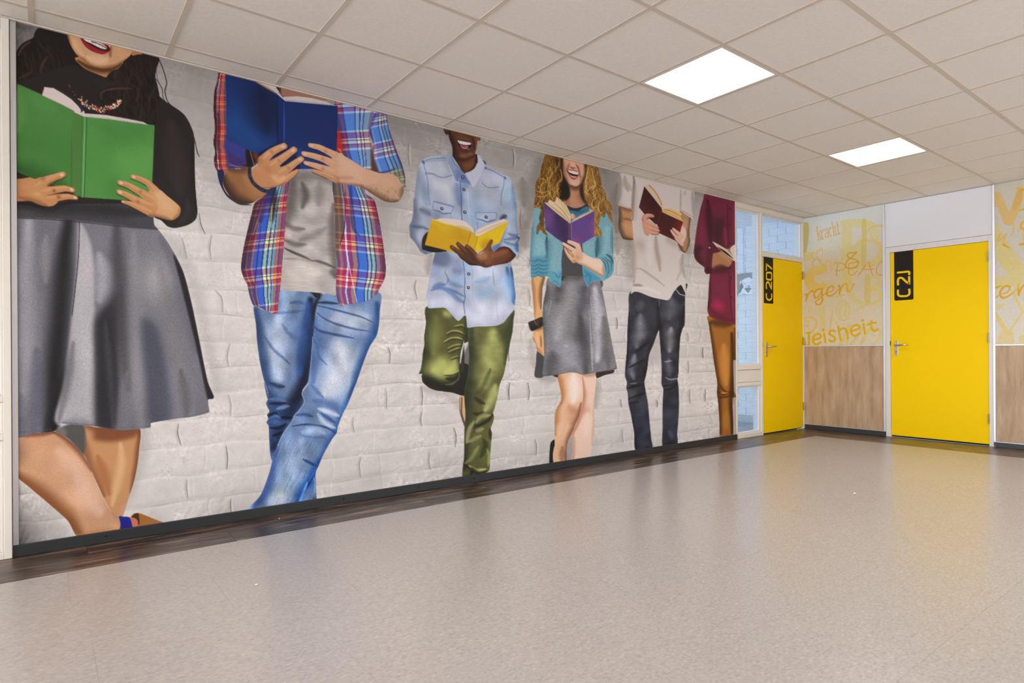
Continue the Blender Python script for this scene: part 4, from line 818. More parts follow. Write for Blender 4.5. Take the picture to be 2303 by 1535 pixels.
    A.F(c2('1000,1010 1100,960 1250,930 1330,1000 1420,1030 1560,900 1645,890 1650,1080 1700,1180 1690,1250 1640,1280 1540,1298 1420,1260 1250,1250 1150,1180 1060,1110'), sk, SK)
    hand_finger(A, c2('900,895 1000,970 1120,1060'), [8, 10, 13], sk, (120, 84, 16), li, nl, SK); hand_finger(A, c2('1020,835 1090,910 1200,1010'), [8, 11, 13], sk, (110, 76, 14), li, nl, SK); hand_finger(A, c2('1190,885 1250,940 1330,1040'), [8, 11, 14], sk, dk, li, nl, SK)
    hand_finger(A, c2('1660,775 1620,850 1580,960 1480,1060'), [6, 8, 12, 18], (134, 82, 52), (160, 110, 10), li, None, SK)
    A.S(c2('1360,1010 1450,960 1550,860'), 4, (70, 40, 22), .8, soft=2); A.S(c2('1400,1080 1500,1060 1560,1100'), 20, (196, 140, 96), .85, soft=11); A.S(c2('1420,1035 1500,990'), 3, (230, 190, 160), .7, soft=2); A.S(c2('1650,1000 1640,1150 1560,1220'), 12, (160, 100, 62), .7, soft=8); A.S(c2('1060,1100 1200,1210 1450,1270'), 6, (56, 34, 24), .7, soft=4)
    A.S(c2('1250,1000 1330,1120 1420,1200'), 8, (84, 48, 32), .6, soft=5)
    A.on = None
def paint_woman_purple(A):
    d1, d2, d3, d4 = view(1170, 350, 9.596), view(1170, 490, 9.03), view(1170, 630, 6.674), view(1170, 820, 6.396)
    SK, HA, CA, DR, BK, BR, SH = 31, 32, 33, 34, 35, 36, 37
    A.S(d1('420,100 330,500 250,1000 150,1500'), 26, (140, 132, 126), .55, soft=20); A.S(d1('1800,350 1900,700 2050,1200'), 26, (146, 138, 132), .55, soft=18); A.S(d2('120,100 100,600'), 18, (150, 142, 137), .5, soft=14); A.S(d2('1940,100 1960,700'), 14, (150, 142, 136), .5, soft=11)
    A.S(d4('1080,200 1070,600'), 16, (164, 158, 158), .6, soft=12); A.S(d4('250,180 500,220'), 14, (160, 154, 152), .6, soft=10); A.S(d3('150,900 200,1300'), 12, (170, 163, 160), .5, soft=10); A.F(d4('745,960 750,1380 640,1400 660,1180 700,1080'), (168, 164, 168), a=.9, feather=1.5)
    # legs
    A.F(d4('490,1075 440,1110 425,1160 415,1430 500,1420 480,1250 500,1160'), (44, 42, 44), SH)
    m = A.F(d4('880,90 1104,90 1092,220 1070,400 1062,520 1058,650 1058,860 1040,1080 1010,1300 1005,1400 745,1420 750,1200 745,980 800,860 850,700 890,560 900,400 880,200'), (238, 206, 188), SK, clip=True)
    A.S(d4('880,180 905,420 880,600 820,820 755,980'), 9, (196, 130, 98), .8, soft=8); A.S(d4('755,980 755,1380'), 7, (206, 150, 116), .7, soft=6); A.S(d4('1070,450 1062,800 1030,1150'), 6, (214, 168, 140), .7, soft=5); A.D(d4('920,660')[0], 12, (214, 150, 130), .6); A.S(d4('960,700 950,1000'), 16, (244, 220, 206), .6, soft=10); A.S(d4('900,150 1090,130'), 7, (190, 136, 116), .7, soft=6); A.clip = None
    m = A.F(d4('525,120 870,100 885,190 898,330 895,480 870,620 840,740 790,860 740,980 690,1090 665,1200 655,1420 490,1430 465,1300 480,1200 492,1150 490,1000 490,800 500,680 540,590 582,520 580,400 545,240'), (232, 190, 156), SK, clip=True)
    A.S(d4('530,120 560,300 590,420 580,540'), 16, (196, 128, 70), .85, soft=12); A.S(d4('760,150 780,350 760,520'), 28, (246, 230, 222), .9, soft=16); A.S(d4('580,540 510,680 500,1000'), 12, (186, 122, 82), .7, soft=9); A.S(d4('700,600 760,720 720,840'), 18, (206, 150, 116), .6, soft=11); A.D(d4('780,660')[0], 8, (200, 140, 124), .6)
    A.S(d4('880,560 820,800 730,1000 670,1180 650,1400'), 12, (146, 92, 62), .85, soft=9); A.S(d4('600,1100 560,1300'), 14, (222, 172, 132), .7, soft=8); A.S(d4('600,1180 590,1400'), 8, (150, 96, 66), .6, soft=6); A.S(d4('570,850 560,1000'), 14, (238, 200, 164), .6, soft=9); A.clip = None
    # dress
    A.F(d3('250,1060 350,1080 350,1440 212,1445 230,1250'), (84, 84, 86), DR); A.F(d3('480,1430 560,1420 550,1460'), (52, 50, 52), DR); A.F(d3('1140,1380 1400,1340 1395,1390 1280,1420 1180,1460 1140,1465'), (60, 56, 54), DR)
    A.F(d2('800,440 1300,440 1300,1000 1330,1300 1640,1250 1640,1420 560,1420 560,1230 800,1300'), (104, 102, 104), DR)
    m = A.F(d3('430,-40 1190,-60 1195,20 1230,170 1270,370 1310,600 1350,820 1400,1080 1448,1320 1400,1345 1250,1370 1100,1390 930,1418 850,1390 740,1385 600,1410 480,1430 335,1430 352,1200 345,900 330,600 335,380 380,150'), (138, 136, 142), DR, clip=True)
    A.clip = None; A.F(d2('810,450 1300,450 1300,1150 830,1250'), (88, 86, 88), a=.9, feather=5); A.clip = m
    A.S(d3('560,120 640,240 560,300'), 26, (92, 91, 94), .85, soft=17); A.S(d3('960,120 900,350 880,520'), 26, (104, 102, 112), .85, soft=17); A.S(d3('900,560 930,900 980,1380'), 24, (90, 89, 94), .9, soft=15); A.S(d3('760,60 720,300 600,600 540,850'), 34, (172, 169, 173), .7, soft=20)
    A.S(d3('700,1000 780,1250'), 46, (178, 177, 190), .7, soft=24); A.S(d3('480,1100 440,1400'), 26, (104, 104, 110), .8, soft=16); A.S(d3('1120,120 1160,500 1180,900 1150,1200'), 22, (196, 193, 204), .85, soft=13); A.S(d3('1250,560 1290,900 1320,1300'), 16, (120, 117, 118), .8, soft=12); A.S(d3('1050,250 1060,700 1080,1350'), 5, (176, 173, 182), .8, soft=3)
    A.S(d3('345,400 340,700 360,1100'), 9, (110, 109, 112), .7, soft=7); A.S(d3('1030,110 1050,420 1080,950'), 1.4, (108, 106, 116), .8); A.S(d3('400,100 360,350'), 14, (96, 95, 98), .7, soft=10); A.S(d3('460,310 420,500'), 1.1, (190, 188, 190), .7); A.S(d3('340,1425 600,1402 850,1385 930,1410 1250,1362 1446,1316'), 2, (104, 102, 112), .8, soft=1)
    A.S(d2('930,1000 1020,1200 900,1300'), 24, (140, 137, 138), .6, soft=13); A.S(d2('870,600 850,900 850,1250'), 9, (70, 68, 70), .7, soft=7); A.S(d2('1230,560 1240,1000'), 9, (66, 64, 68), .7, soft=7)
    A.grain(m, A.noise(1, 0), .03); A.grain(m, A.noise(6, 12), .03); firm(A, m, 1.2); A.clip = None
    # left arm
    m = A.F(d2('232,1180 500,1180 480,1300 445,1440 440,1540') + d3('330,150 318,420 330,560 330,720 345,850 352,1010 352,1140 300,1100 250,1060 225,960 180,880 190,780 210,600 200,450 180,200'), (228, 178, 122), SK, clip=True)
    A.S(d2('470,1200 430,1500') + d3('310,420'), 9, (130, 92, 56), .8, soft=7); A.S(d2('240,1200 260,1500') + d3('200,420 205,560'), 7, (190, 130, 76), .8, soft=6); A.S(d3('300,830 310,1000'), 3, (120, 72, 44), .7, soft=2); A.S(d3('190,860 240,1000 330,1120'), 5, (196, 130, 96), .7, soft=4); A.S(d3('250,780 270,1000'), 9, (240, 196, 158), .6, soft=5); A.S(d3('200,740 330,720'), 5, (150, 100, 66), .7, soft=4); A.clip = None
    A.F(d3('115,640 200,600 325,552 332,640 322,695 240,735 170,765 150,740'), (70, 50, 42), BR); A.F(d3('135,690 240,670 328,620 328,695 240,735 165,762'), (46, 40, 40), BR, feather=1); A.S(d3('205,600 240,665'), 2.6, (146, 110, 92), .8, soft=1); A.S(d3('250,590 275,700'), 1.4, (130, 100, 86), .7)
    # neck and face
    m = A.F(d1('900,60 940,400 1010,580 1050,650 1060,760 1000,900 930,1000 1000,1080 1180,1140 1330,1100 1450,1010 1350,900 1280,760 1330,560 1390,380 1420,200'), (206, 150, 118), SK, clip=True)
    A.S(d1('1040,640 1180,700 1320,620'), 9, (120, 74, 54), .85, soft=6); A.S(d1('1080,800 1100,950 1150,1050'), 18, (214, 158, 124), .7, soft=9); A.S(d1('1300,850 1400,1000'), 14, (150, 98, 70), .7, soft=9); A.S(d1('980,950 1020,1050'), 10, (176, 120, 88), .6, soft=7); A.clip = None
    m = A.F(d1('895,20 930,300 960,440 1000,560 1080,630 1180,662 1250,640 1310,560 1370,420 1400,260 1420,100'), (226, 176, 148), SK, clip=True)
    A.S(d1('900,60 940,380 1010,580 1120,650'), 7, (170, 116, 90), .7, soft=6); A.S(d1('1400,240 1350,470 1280,610'), 6, (184, 130, 98), .7, soft=5); A.S(d1('1100,570 1180,600 1240,570'), 14, (240, 196, 166), .7, soft=8); A.S(d1('1050,170 1010,280 990,350'), 3.5, (176, 110, 86), .8, soft=2.5); A.S(d1('1200,190 1260,300 1290,470'), 3.5, (140, 76, 54), .8, soft=2)
    A.S(d1('1080,240 1120,270 1180,260'), 3, (130, 76, 60), .8, soft=2); A.S(d1('1110,150 1150,230'), 8, (240, 196, 170), .7, soft=5); A.S(d1('1320,300 1330,420'), 8, (238, 190, 158), .6, soft=6); A.clip = None
    A.F(d1('1000,315 1100,305 1200,330 1275,375 1250,440 1210,490 1150,515 1090,480 1040,420'), (184, 92, 84)); A.F(d1('1010,320 1120,340 1260,375 1230,440 1180,450 1100,425 1040,380'), (28, 20, 20)); A.F(d1('1020,322 1120,330 1215,355 1262,375 1235,415 1150,405 1060,370'), (236, 226, 212)); A.F(d1('1070,430 1150,455 1210,450 1180,480 1120,470'), (226, 196, 176)); A.S(d1('1060,430 1100,490 1160,510 1220,470'), 2.6, (206, 110, 98), .9, soft=1)
    # top and cardigan
    A.F(d1('1000,1075 1100,1120 1200,1135 1320,1105 1450,1040 1460,1200 1180,1260 1060,1200'), (62, 66, 74), DR); A.F(d1('1050,1200 1250,1210 1340,1140 1460,1110 1500,1400 1080,1450'), (66, 138, 170), CA); A.S(d1('1120,1240 1300,1220 1420,1160'), 3, (44, 100, 130), .6, soft=2)
    CB = (134, 186, 200)
    m = A.F(d1('330,900 310,1100 290,1250 250,1535') + d2('225,200 200,600 190,830 200,960 215,1220 280,1215 350,1180 440,1210 540,1180 590,1270 640,1310 700,1340 780,1405 815,1370 835,1100 830,900 845,700 860,510 560,280 520,100') + d1('560,1300 600,900'), CB, CA, clip=True)
    A.S(d2('230,60 210,500 200,830'), 10, (92, 150, 168), .7, soft=8); A.S(d2('400,450 380,700'), 22, (152, 200, 210), .7, soft=13); A.S(d2('530,380 545,740'), 5, (40, 84, 104), .85, soft=4); A.F(d2('490,810 550,735 570,860'), (60, 90, 104), a=.8, feather=1.5)
    A.F(d2('190,820 560,810 590,900 570,1180 440,1210 350,1180 280,1215 210,1215'), (92, 158, 182), a=.9, feather=2.5)
    for yy in (860, 950, 1020, 1100, 1170): A.S(d2('200,%d 290,%d 360,%d 450,%d 570,%d' % (yy, yy+25, yy-10, yy+22, yy)), 2, (58, 118, 146), .7, soft=1.4)
    A.F(d2('600,1100 700,1130 830,1080 830,1300 800,1400 760,1395 640,1310 590,1230'), (96, 168, 194), a=.8, feather=2); A.S(d2('610,1080 700,1120 770,1210 830,1100'), 2, (60, 124, 150), .7, soft=1.3); A.S(d2('640,1300 720,1290 800,1390'), 2, (60, 124, 150), .6, soft=1.3); A.S(d2('700,500 760,700 720,1000'), 18, (140, 188, 198), .6, soft=12); A.S(d2('590,430 580,900'), 9, (112, 164, 180), .7, soft=7); A.grain(m, A.noise(0, 0), .03); A.clip = None
    m = A.F(d1('1500,1100 1700,1080 1850,1050 1930,1250 1975,1535') + d2('1860,100 1880,400 1880,700 1890,900 1885,1080 1830,1190 1750,1240 1680,1280 1600,1270 1540,1290 1480,1290 1400,1340 1375,1405 1340,1360 1290,1240 1260,1080 1255,900 1265,700 1270,500 1500,380 1530,150'), CB, CA, clip=True)
    A.S(d2('1570,400 1560,600 1540,780'), 7, (40, 80, 98), .85, soft=5); A.S(d2('1760,200 1760,500 1700,700'), 22, (158, 204, 212), .7, soft=14); A.S(d2('1870,200 1875,700'), 7, (86, 140, 158), .7, soft=6); A.S(d2('1620,300 1600,600 1570,760'), 10, (96, 146, 162), .6, soft=8); A.S(d2('1380,520 1350,760'), 20, (154, 198, 206), .6, soft=13)
    A.F(d2('1560,830 1660,800 1780,850 1890,920 1885,1090 1820,1200 1680,1280 1700,1000'), (108, 174, 194), a=.85, feather=2)
    for t in ('1640,800 1760,900 1790,1080 1740,1220', '1700,790 1840,920 1840,1080', '1600,820 1720,940 1740,1100'): A.S(d2(t), 2, (54, 112, 140), .7, soft=1.4)
    A.S(d2('1740,740 1830,800 1885,930'), 4, (48, 96, 118), .8, soft=3); A.F(d2('1255,980 1400,1080 1560,1180 1640,1260 1480,1290 1400,1340 1375,1405 1290,1240'), (82, 160, 192), a=.9, feather=1.5); A.S(d2('1290,1080 1400,1150 1420,1250 1380,1380'), 2, (48, 112, 144), .6, soft=1.3); A.S(d2('1290,1190 1380,1150'), 2, (48, 112, 144), .6, soft=1.3); A.grain(m, A.noise(0, 0), .03); A.clip = None
    # hair
    HB = (150, 108, 44)
    mL = A.F(d1('560,-30 900,-30 905,200 920,420 1000,560 1040,640 1060,780 1060,900 990,960 900,1000 850,930 800,1000 600,1000 510,1080 520,1250 500,1450') + d2('500,60 480,200 540,330 560,370 480,330 400,240 350,330 320,330 340,160 390,80') + d1('400,1350 440,1180 380,1130 290,1120 295,1000 320,850 320,650 360,520 420,450 440,300 480,150'), HB, HA)
    A.F(d1('860,40 905,60 925,380 1000,560 1050,660 1070,860 1000,960 900,960 830,900 830,700 900,500'), (44, 34, 28), HA, feather=1.5)
    A.clip = mL
    A.S(d1('780,60 830,300 850,600'), 12, (74, 50, 26), .8, soft=8); A.S(d1('560,650 500,800 600,900'), 20, (90, 64, 30), .7, soft=14); A.S(d1('470,1000 450,1300 480,1500'), 12, (90, 66, 40), .7, soft=9); A.S(d1('520,200 480,420 560,520'), 16, (120, 86, 34), .6, soft=10)
    hair_strands(A, (1206, 350, 1262, 450), 150, [(214, 164, 70), (186, 136, 54), (226, 182, 96), (90, 60, 26), (70, 46, 22)], 26, 1.7, .75, 95, 3)
    hair_strands(A, (1198, 440, 1235, 530), 40, [(206, 160, 80), (180, 134, 66), (90, 64, 34)], 18, 1.6, .75, 95, 3)
    for t in ('860,300 890,420 880,540 800,600 790,800 830,880', '700,360 620,520 640,720 620,840', '560,420 600,600 590,720 640,900', '420,500 500,500 540,560 440,640 440,780', '340,760 480,800 600,760', '370,880 520,880 620,800 700,960', '300,1080 400,1120 420,1080'): A.S(d1(t), 1.9, (226, 178, 86), .85, soft=.8)
    A.clip = None
    mR = A.F(d1('1390,160 1640,240 1700,360 1740,520 1760,680 1830,800 1860,950 1930,1000 1980,1130 1960,1250 1980,1400 1960,1450 1900,1330 1850,1230 1800,1350 1740,1300 1700,1450 1680,1535') + d2('1640,240 1640,380 1560,370 1500,390 1505,200 1500,0') + d1('1590,1400 1590,1200 1500,1150 1460,1080 1400,1020 1370,860 1340,700 1340,560 1400,420'), (176, 130, 58), HA)
    A.F(d1('1380,180 1430,220 1420,400 1370,560 1360,700 1380,900 1440,1060 1360,1000 1290,850 1270,720 1320,580 1390,380'), (60, 44, 32), HA, feather=1.5)
    A.clip = mR
    A.S(d1('1640,260 1700,500 1740,750 1840,900'), 10, (120, 82, 36), .7, soft=8); A.S(d1('1560,560 1500,680 1540,800'), 16, (196, 150, 84), .6, soft=10); A.S(d1('1480,760 1600,900 1560,1050'), 12, (110, 76, 36), .6, soft=9); A.S(d1('1780,1000 1850,1180 1900,1350'), 14, (140, 106, 66), .6, soft=10)
    hair_strands(A, (1312, 372, 1362, 470), 170, [(232, 190, 110), (206, 160, 80), (190, 140, 64), (110, 74, 34), (90, 60, 28)], 24, 1.7, .75, 85, 3.2)
    hair_strands(A, (1330, 455, 1375, 525), 60, [(222, 184, 112), (196, 152, 84), (120, 88, 50)], 16, 1.6, .7, 85, 3)
    for t in ('1460,260 1430,420 1400,560 1420,700 1380,800', '1540,280 1560,430 1590,560 1620,650 1560,720', '1600,560 1610,640 1500,700 1420,820 1480,830', '1570,800 1610,920 1560,960 1540,1080 1600,1160', '1700,980 1680,1150 1740,1250', '1530,1040 1560,1130 1620,1100'): A.S(d1(t), 1.9, (240, 202, 126), .8, soft=.8)
    A.clip = None
    for t in ('1850,1230 1960,1250 2000,1500', '1960,1150 1990,1180'): A.S(d1(t), 1.2, (120, 96, 70), .6)
    # book
    A.F(d1('505,1000 545,1020 600,1050 605,975 640,955 740,1025 780,885 900,1000 1010,1130 1070,1250 1085,1300 1085,1440 1070,1470 1030,1440 800,1260 560,1060'), (236, 212, 176), BK, smooth=False); A.S(d1('745,1030 900,1180 1020,1340 1075,1450'), 2, (190, 158, 104), .8, soft=1.2); A.S(d1('620,1060 850,1240 1050,1420'), 3.5, (196, 164, 106), .7, soft=2); A.S(d1('810,930 950,1120 1060,1300'), 6, (226, 196, 140), .7, soft=4)
    A.D(d1('1128,1310')[0], 5.2, (226, 190, 160), 1, ry=6.6, hard=1, lab=BK); A.S(d1('1150,1260 1165,1320 1140,1370'), 1, (150, 110, 90), .7)
    A.F(d1('1095,1430 1150,1370 1300,1290 1450,1220 1545,1178 1570,1195 1450,1290 1100,1450'), (240, 216, 180), BK, smooth=False); A.S(d1('1120,1410 1300,1300 1560,1190'), 2, (200, 168, 120), .7, soft=1)
    m = A.F(d1('500,1005 560,1060 800,1262 1035,1442 1045,1535') + d2('1040,100 1040,470 960,560 860,505 700,395 505,240 500,60'), (106, 70, 132), BK, smooth=False, clip=True)
    A.S(d1('560,1200 600,1350 560,1500'), 18, (136, 90, 160), .8, soft=12); A.S(d1('800,1320 900,1450') + d2('880,300 920,480'), 26, (76, 56, 100), .9, soft=16); A.clip = None
    m = A.F(d1('1095,1450 1300,1345 1590,1195 1592,1535') + d2('1495,380 1210,552 1040,470 1030,100'), (122, 82, 152), BK, smooth=False, clip=True)
    A.S(d2('1100,120 1300,150 1320,330'), 26, (116, 86, 168), .7, soft=16); A.S(d2('1480,60 1470,360'), 12, (146, 92, 160), .7, soft=9); A.S(d2('1080,420 1200,520'), 14, (150, 96, 170), .6, soft=9); A.clip = None
    A.F(d1('1035,1442 1070,1470 1095,1450') + d2('1035,110 1042,470 990,480 980,100'), (98, 72, 112), BK, smooth=False); A.S(d2('1028,120 1038,465'), 1.3, (196, 160, 200), .85); A.S(d2('985,110 985,460'), 1.4, (140, 116, 130), .7)
    # right forearm and hand
    m = A.F(d2('1240,700 1350,760 1480,820 1620,840 1690,960 1700,1100 1690,1190 1560,1140 1400,1050 1240,960 1150,915 1130,800'), (238, 208, 184), SK, clip=True)
    A.S(d2('1150,920 1300,1000 1500,1120 1690,1195'), 8, (176, 122, 84), .8, soft=7); A.S(d2('1690,950 1700,1180'), 5, (196, 140, 104), .7, soft=5); A.S(d2('1300,820 1500,900 1620,980'), 18, (246, 222, 204), .7, soft=11); A.clip = None
    A.on = SK
    sk, dk, li, nl = (234, 192, 164), (120, 72, 60), (246, 216, 194), (240, 200, 186)
    A.F(d2('1180,520 1215,560 1225,640 1260,720 1260,830 1180,900 1110,905 1060,860 1000,760 940,680 1000,640 1100,640'), sk, SK)
    hand_finger(A, d2('905,620 950,720 1020,810 1080,870'), [5, 7, 9, 10], (226, 178, 146), dk, li, None, SK); hand_finger(A, d2('935,610 1000,690 1060,770'), [4, 6, 7], (206, 148, 112), dk, li, None, SK)
    hand_finger(A, d2('875,525 960,580 1060,640 1150,700'), [7, 8, 9, 11], sk, dk, li, nl, SK); hand_finger(A, d2('985,485 1080,520 1160,570 1180,650'), [8, 10, 12, 13], sk, (90, 50, 90), li, nl, SK)
    A.S(d2('1050,680 1110,735'), 2.4, (236, 216, 150), .95); A.D(d2('1160,800')[0], 7, (210, 152, 100), .6); A.S(d2('1060,860 1150,910'), 4, (190, 132, 100), .6, soft=3)
    A.on = None

def paint_man_red(A):
    e1, e2, e3 = view(1370, 385, 9.595), view(1370, 520, 9.595), view(1370, 640, 4.04)
    SK, TS, JE, BK = 41, 42, 43, 44
    A.S(e1('180,300 130,700 160,1300'), 14, (130, 122, 116), .6, soft=12); A.F(e2('300,180 500,200 500,700 520,1100 420,1000 380,500'), (140, 132, 126), a=.65, feather=8); A.S(e2('1750,300 1680,480'), 8, (170, 162, 156), .6, soft=7)
    A.F(e3('365,600 440,420 460,560 470,700 350,720'), (180, 172, 170), a=.5, feather=6)
    # jeans
    m = A.F(e3('195,60 440,60 700,-10 688,80 684,360 665,400 645,470 632,640 625,830 618,860 628,930 632,1100 625,1250 616,1350 614,1460 486,1475 482,1300 482,1100 488,950 472,900 474,800 468,640 455,480 447,415 400,540 360,640 345,750 330,830 318,890 328,960 350,1080 365,1250 380,1400 386,1500 240,1510 225,1350 195,1180 172,1080 165,980 152,940 158,890 140,830 145,740 158,600 165,380 175,240'), (62, 64, 76), JE, clip=True)
    A.S(e3('280,280 275,420 250,560'), 20, (128, 128, 140), .85, soft=13); A.S(e3('300,160 260,230'), 14, (88, 90, 102), .8, soft=9); A.S(e3('230,640 205,780 220,850'), 13, (122, 124, 140), .85, soft=8); A.S(e3('560,130 540,300'), 22, (104, 104, 118), .8, soft=14); A.S(e3('560,400 550,520 545,600'), 16, (134, 132, 140), .85, soft=10); A.S(e3('540,680 545,820'), 12, (98, 102, 118), .8, soft=8)
    A.S(e3('190,960 230,970'), 16, (96, 100, 108), .7, soft=9); A.S(e3('170,200 160,500 150,760'), 7, (40, 42, 52), .8, soft=6); A.S(e3('675,200 640,500 625,800'), 7, (42, 44, 54), .8, soft=6); A.S(e3('440,170 440,420 360,620 330,830'), 8, (42, 44, 54), .8, soft=6); A.S(e3('460,300 470,620'), 6, (42, 44, 54), .7, soft=5)
    for t in ('180,750 240,720 320,680', '160,940 240,920 320,900', '170,1040 240,1010 330,980', '180,1080 260,1060', '480,920 560,910 625,880', '490,960 560,940 620,900', '240,610 300,560 370,520'): A.S(e3(t), 4, (34, 36, 44), .7, soft=3)
    for t in ('510,840 550,860 620,850', '190,900 250,890', '500,700 570,690'): A.S(e3(t), 2.6, (150, 152, 166), .75, soft=1.8)
    A.S(e3('250,1150 300,1300 320,1480'), 22, (58, 64, 80), .7, soft=12); A.S(e3('550,1050 560,1300 550,1450'), 18, (60, 68, 86), .7, soft=11); A.S(e3('540,1330 570,1400'), 8, (92, 104, 130), .6, soft=6); A.S(e3('205,1200 240,1480'), 6, (40, 42, 54), .7, soft=5)
    A.F(e3('605,40 650,-10 690,70 690,100 640,85'), (52, 54, 62), a=.8); A.S(e3('604,42 640,85 690,100'), 1.3, (206, 206, 208), .9); A.S(e3('455,110 450,200'), 1.3, (130, 130, 140), .6); A.grain(m, A.noise(0, 0), .04); A.grain(m, A.noise(4, 8), .08); firm(A, m, 1.25); A.clip = None
    # bare arms
    m = A.F(e1('215,720 505,800 500,950 470,1040 560,1100 720,1090 760,1250 740,1400 640,1450 500,1490 300,1465 220,1330 188,1180 205,950'), (206, 156, 112), SK, clip=True)
    A.S(e1('210,800 195,1150 260,1420 500,1490'), 14, (96, 70, 52), .85, soft=10); A.S(e1('240,780 470,850'), 7, (140, 98, 70), .7, soft=6); A.S(e1('300,1150 450,1230 600,1240'), 18, (226, 172, 122), .7, soft=11); A.S(e1('300,1020 420,1040 480,1060'), 4, (150, 102, 70), .7, soft=3); A.S(e1('700,1120 740,1280'), 5, (150, 100, 72), .6, soft=5); A.clip = None
    m = A.F(e1('1520,860 1750,1000 1745,1100 1725,1300 1730,1420') + e2('1745,200 1720,320 1650,455 1600,460 1530,400 1480,300 1470,230 1600,100 1640,0') + e1('1560,1100'), (196, 148, 112), SK, clip=True)
    A.S(e1('1740,1000 1720,1350') + e2('1740,220 1660,450'), 6, (122, 88, 66), .8, soft=5); A.S(e2('1490,250 1560,420 1640,455'), 6, (110, 80, 62), .8, soft=5); A.S(e1('1620,1050 1640,1250'), 10, (220, 172, 134), .6, soft=7); A.clip = None
    # t-shirt
    TB = (222, 212, 208)
    m = A.F(e1('230,60 560,40 900,100 1500,280 1800,380 1835,700 1838,1040 1740,1000 1620,920 1520,850 1530,1100 1500,1500') + e2('1470,230 1480,420 1600,470 1605,700 1640,1050 1640,1330 1540,1160 1400,1290 1280,1480 1100,1465 900,1420 650,1320 540,1305 460,1350 500,1180 520,1000 480,800 490,500 500,190') + e1('520,1480 490,1100 505,820 400,805 200,735 155,690 180,450'), TB, TS, clip=True)
    A.S(e1('225,100 200,450 170,690'), 9, (160, 148, 136), .8, soft=7); A.S(e1('330,120 340,260 400,420'), 8, (176, 160, 148), .7, soft=6); A.S(e1('520,100 535,300 510,700 500,1050'), 5, (130, 112, 100), .8, soft=3.5); A.S(e1('400,250 470,420'), 5, (186, 172, 162), .6, soft=4); A.S(e1('560,300 560,800 560,1050'), 8, (206, 194, 186), .6, soft=6)
    A.S(e1('1540,400 1535,700 1525,850'), 3, (178, 166, 160), .7, soft=2); A.S(e1('1790,450 1820,800 1830,1030'), 6, (170, 158, 154), .7, soft=5); A.S(e1('1640,430 1610,520'), 4, (186, 174, 170), .6, soft=3); A.S(e1('170,680 340,760 490,800'), 2, (186, 174, 166), .7, soft=1.2); A.S(e1('1540,830 1680,920 1830,1010'), 2, (176, 164, 158), .7, soft=1.2)
    A.S(e2('500,200 490,500 490,800 520,1050'), 12, (176, 160, 146), .75, soft=9); A.S(e2('1000,100 1010,350 1060,620 1090,850'), 7, (182, 162, 148), .8, soft=6); A.S(e2('640,260 700,350'), 22, (200, 184, 170), .7, soft=13); A.S(e2('1250,160 1450,300'), 14, (196, 180, 168), .7, soft=10); A.S(e2('1590,500 1580,750 1640,1000'), 9, (170, 158, 152), .7, soft=7); A.S(e2('870,100 860,400 880,700'), 12, (232, 222, 220), .7, soft=9)
    for t, w, c in (('580,800 700,820 900,960 1080,1090 1180,1180', 4, (190, 174, 160)), ('500,1160 620,1160 720,1180', 5, (150, 136, 128)), ('1600,700 1520,900 1450,1050', 4, (198, 186, 180)), ('560,1220 800,1230 1100,1350', 8, (232, 224, 220)), ('480,1080 510,1100', 6, (130, 118, 110))): A.S(e2(t), w, c, .75, soft=3)
    A.clip = None
    # book
    A.F(e1('750,330 870,300 990,430 1080,570 1130,700 1145,800 1120,810 1000,650 860,460'), (222, 202, 178), BK); A.S(e1('862,308 990,450 1090,620 1125,720'), 3, (216, 160, 70), .95); 
    A.F(e1('1140,830 1200,803 1330,815 1450,860 1560,915 1535,985 1585,1085 1570,1100 1380,1000 1135,890'), (238, 202, 138), BK); A.S(e1('1160,830 1300,850 1440,920 1540,980'), 2.4, (196, 144, 74), .8, soft=1.2); A.S(e1('1150,860 1350,930 1560,1070'), 2, (206, 160, 90), .7, soft=1)
    m = A.F(e1('752,330 1125,800 1130,840 1140,890 1030,1145 1000,1150 760,935 635,780'), (84, 36, 38), BK, smooth=False, clip=True); A.S(e1('680,760 800,860 900,980'), 14, (108, 40, 44), .7, soft=10); A.S(e1('800,450 1000,720'), 14, (72, 34, 36), .7, soft=10); A.clip = None
    m = A.F(e1('1135,885 1585,1095 1530,1320 1440,1510 1065,1335 1030,1140'), (98, 38, 40), BK, smooth=False, clip=True); A.S(e1('1500,1100 1540,1200 1500,1300'), 14, (150, 40, 42), .85, soft=10); A.S(e1('1200,1000 1250,1250'), 20, (84, 38, 38), .7, soft=13); A.clip = None
    A.S(e1('1118,840 1030,1140'), 1.2, (130, 50, 50), .8); A.S(e1('1140,900 1055,1180'), 1.1, (60, 22, 24), .8)
    # hands
    A.on = SK
    sk, dk, li, nl = (224, 166, 140), (110, 50, 46), (238, 190, 168), (236, 190, 178)
    A.F(e1('712,980 740,945 800,1020 840,1060 900,1150 900,1300 830,1400 760,1360 720,1250 700,1100'), sk, SK)
    hand_finger(A, e1('930,965 840,955 780,985 750,1050'), [7, 9, 10, 12], (216, 150, 126), (60, 22, 26), li, None, SK)
    for t, w in (('1040,1215 930,1150 800,1090', [5, 9, 12]), ('1060,1280 930,1240 800,1190', [5.5, 8.5, 11]), ('1045,1335 920,1320 810,1290', [4, 7, 10])): hand_finger(A, e1(t), w, sk, dk, li, None, SK)
    A.F(e1('1570,1180 1640,1250 1660,1340 1640,1450 1600,1535') + e2('1560,280 1500,260 1440,200') + e1('1420,1450 1500,1400 1530,1300'), (240, 206, 194), SK)
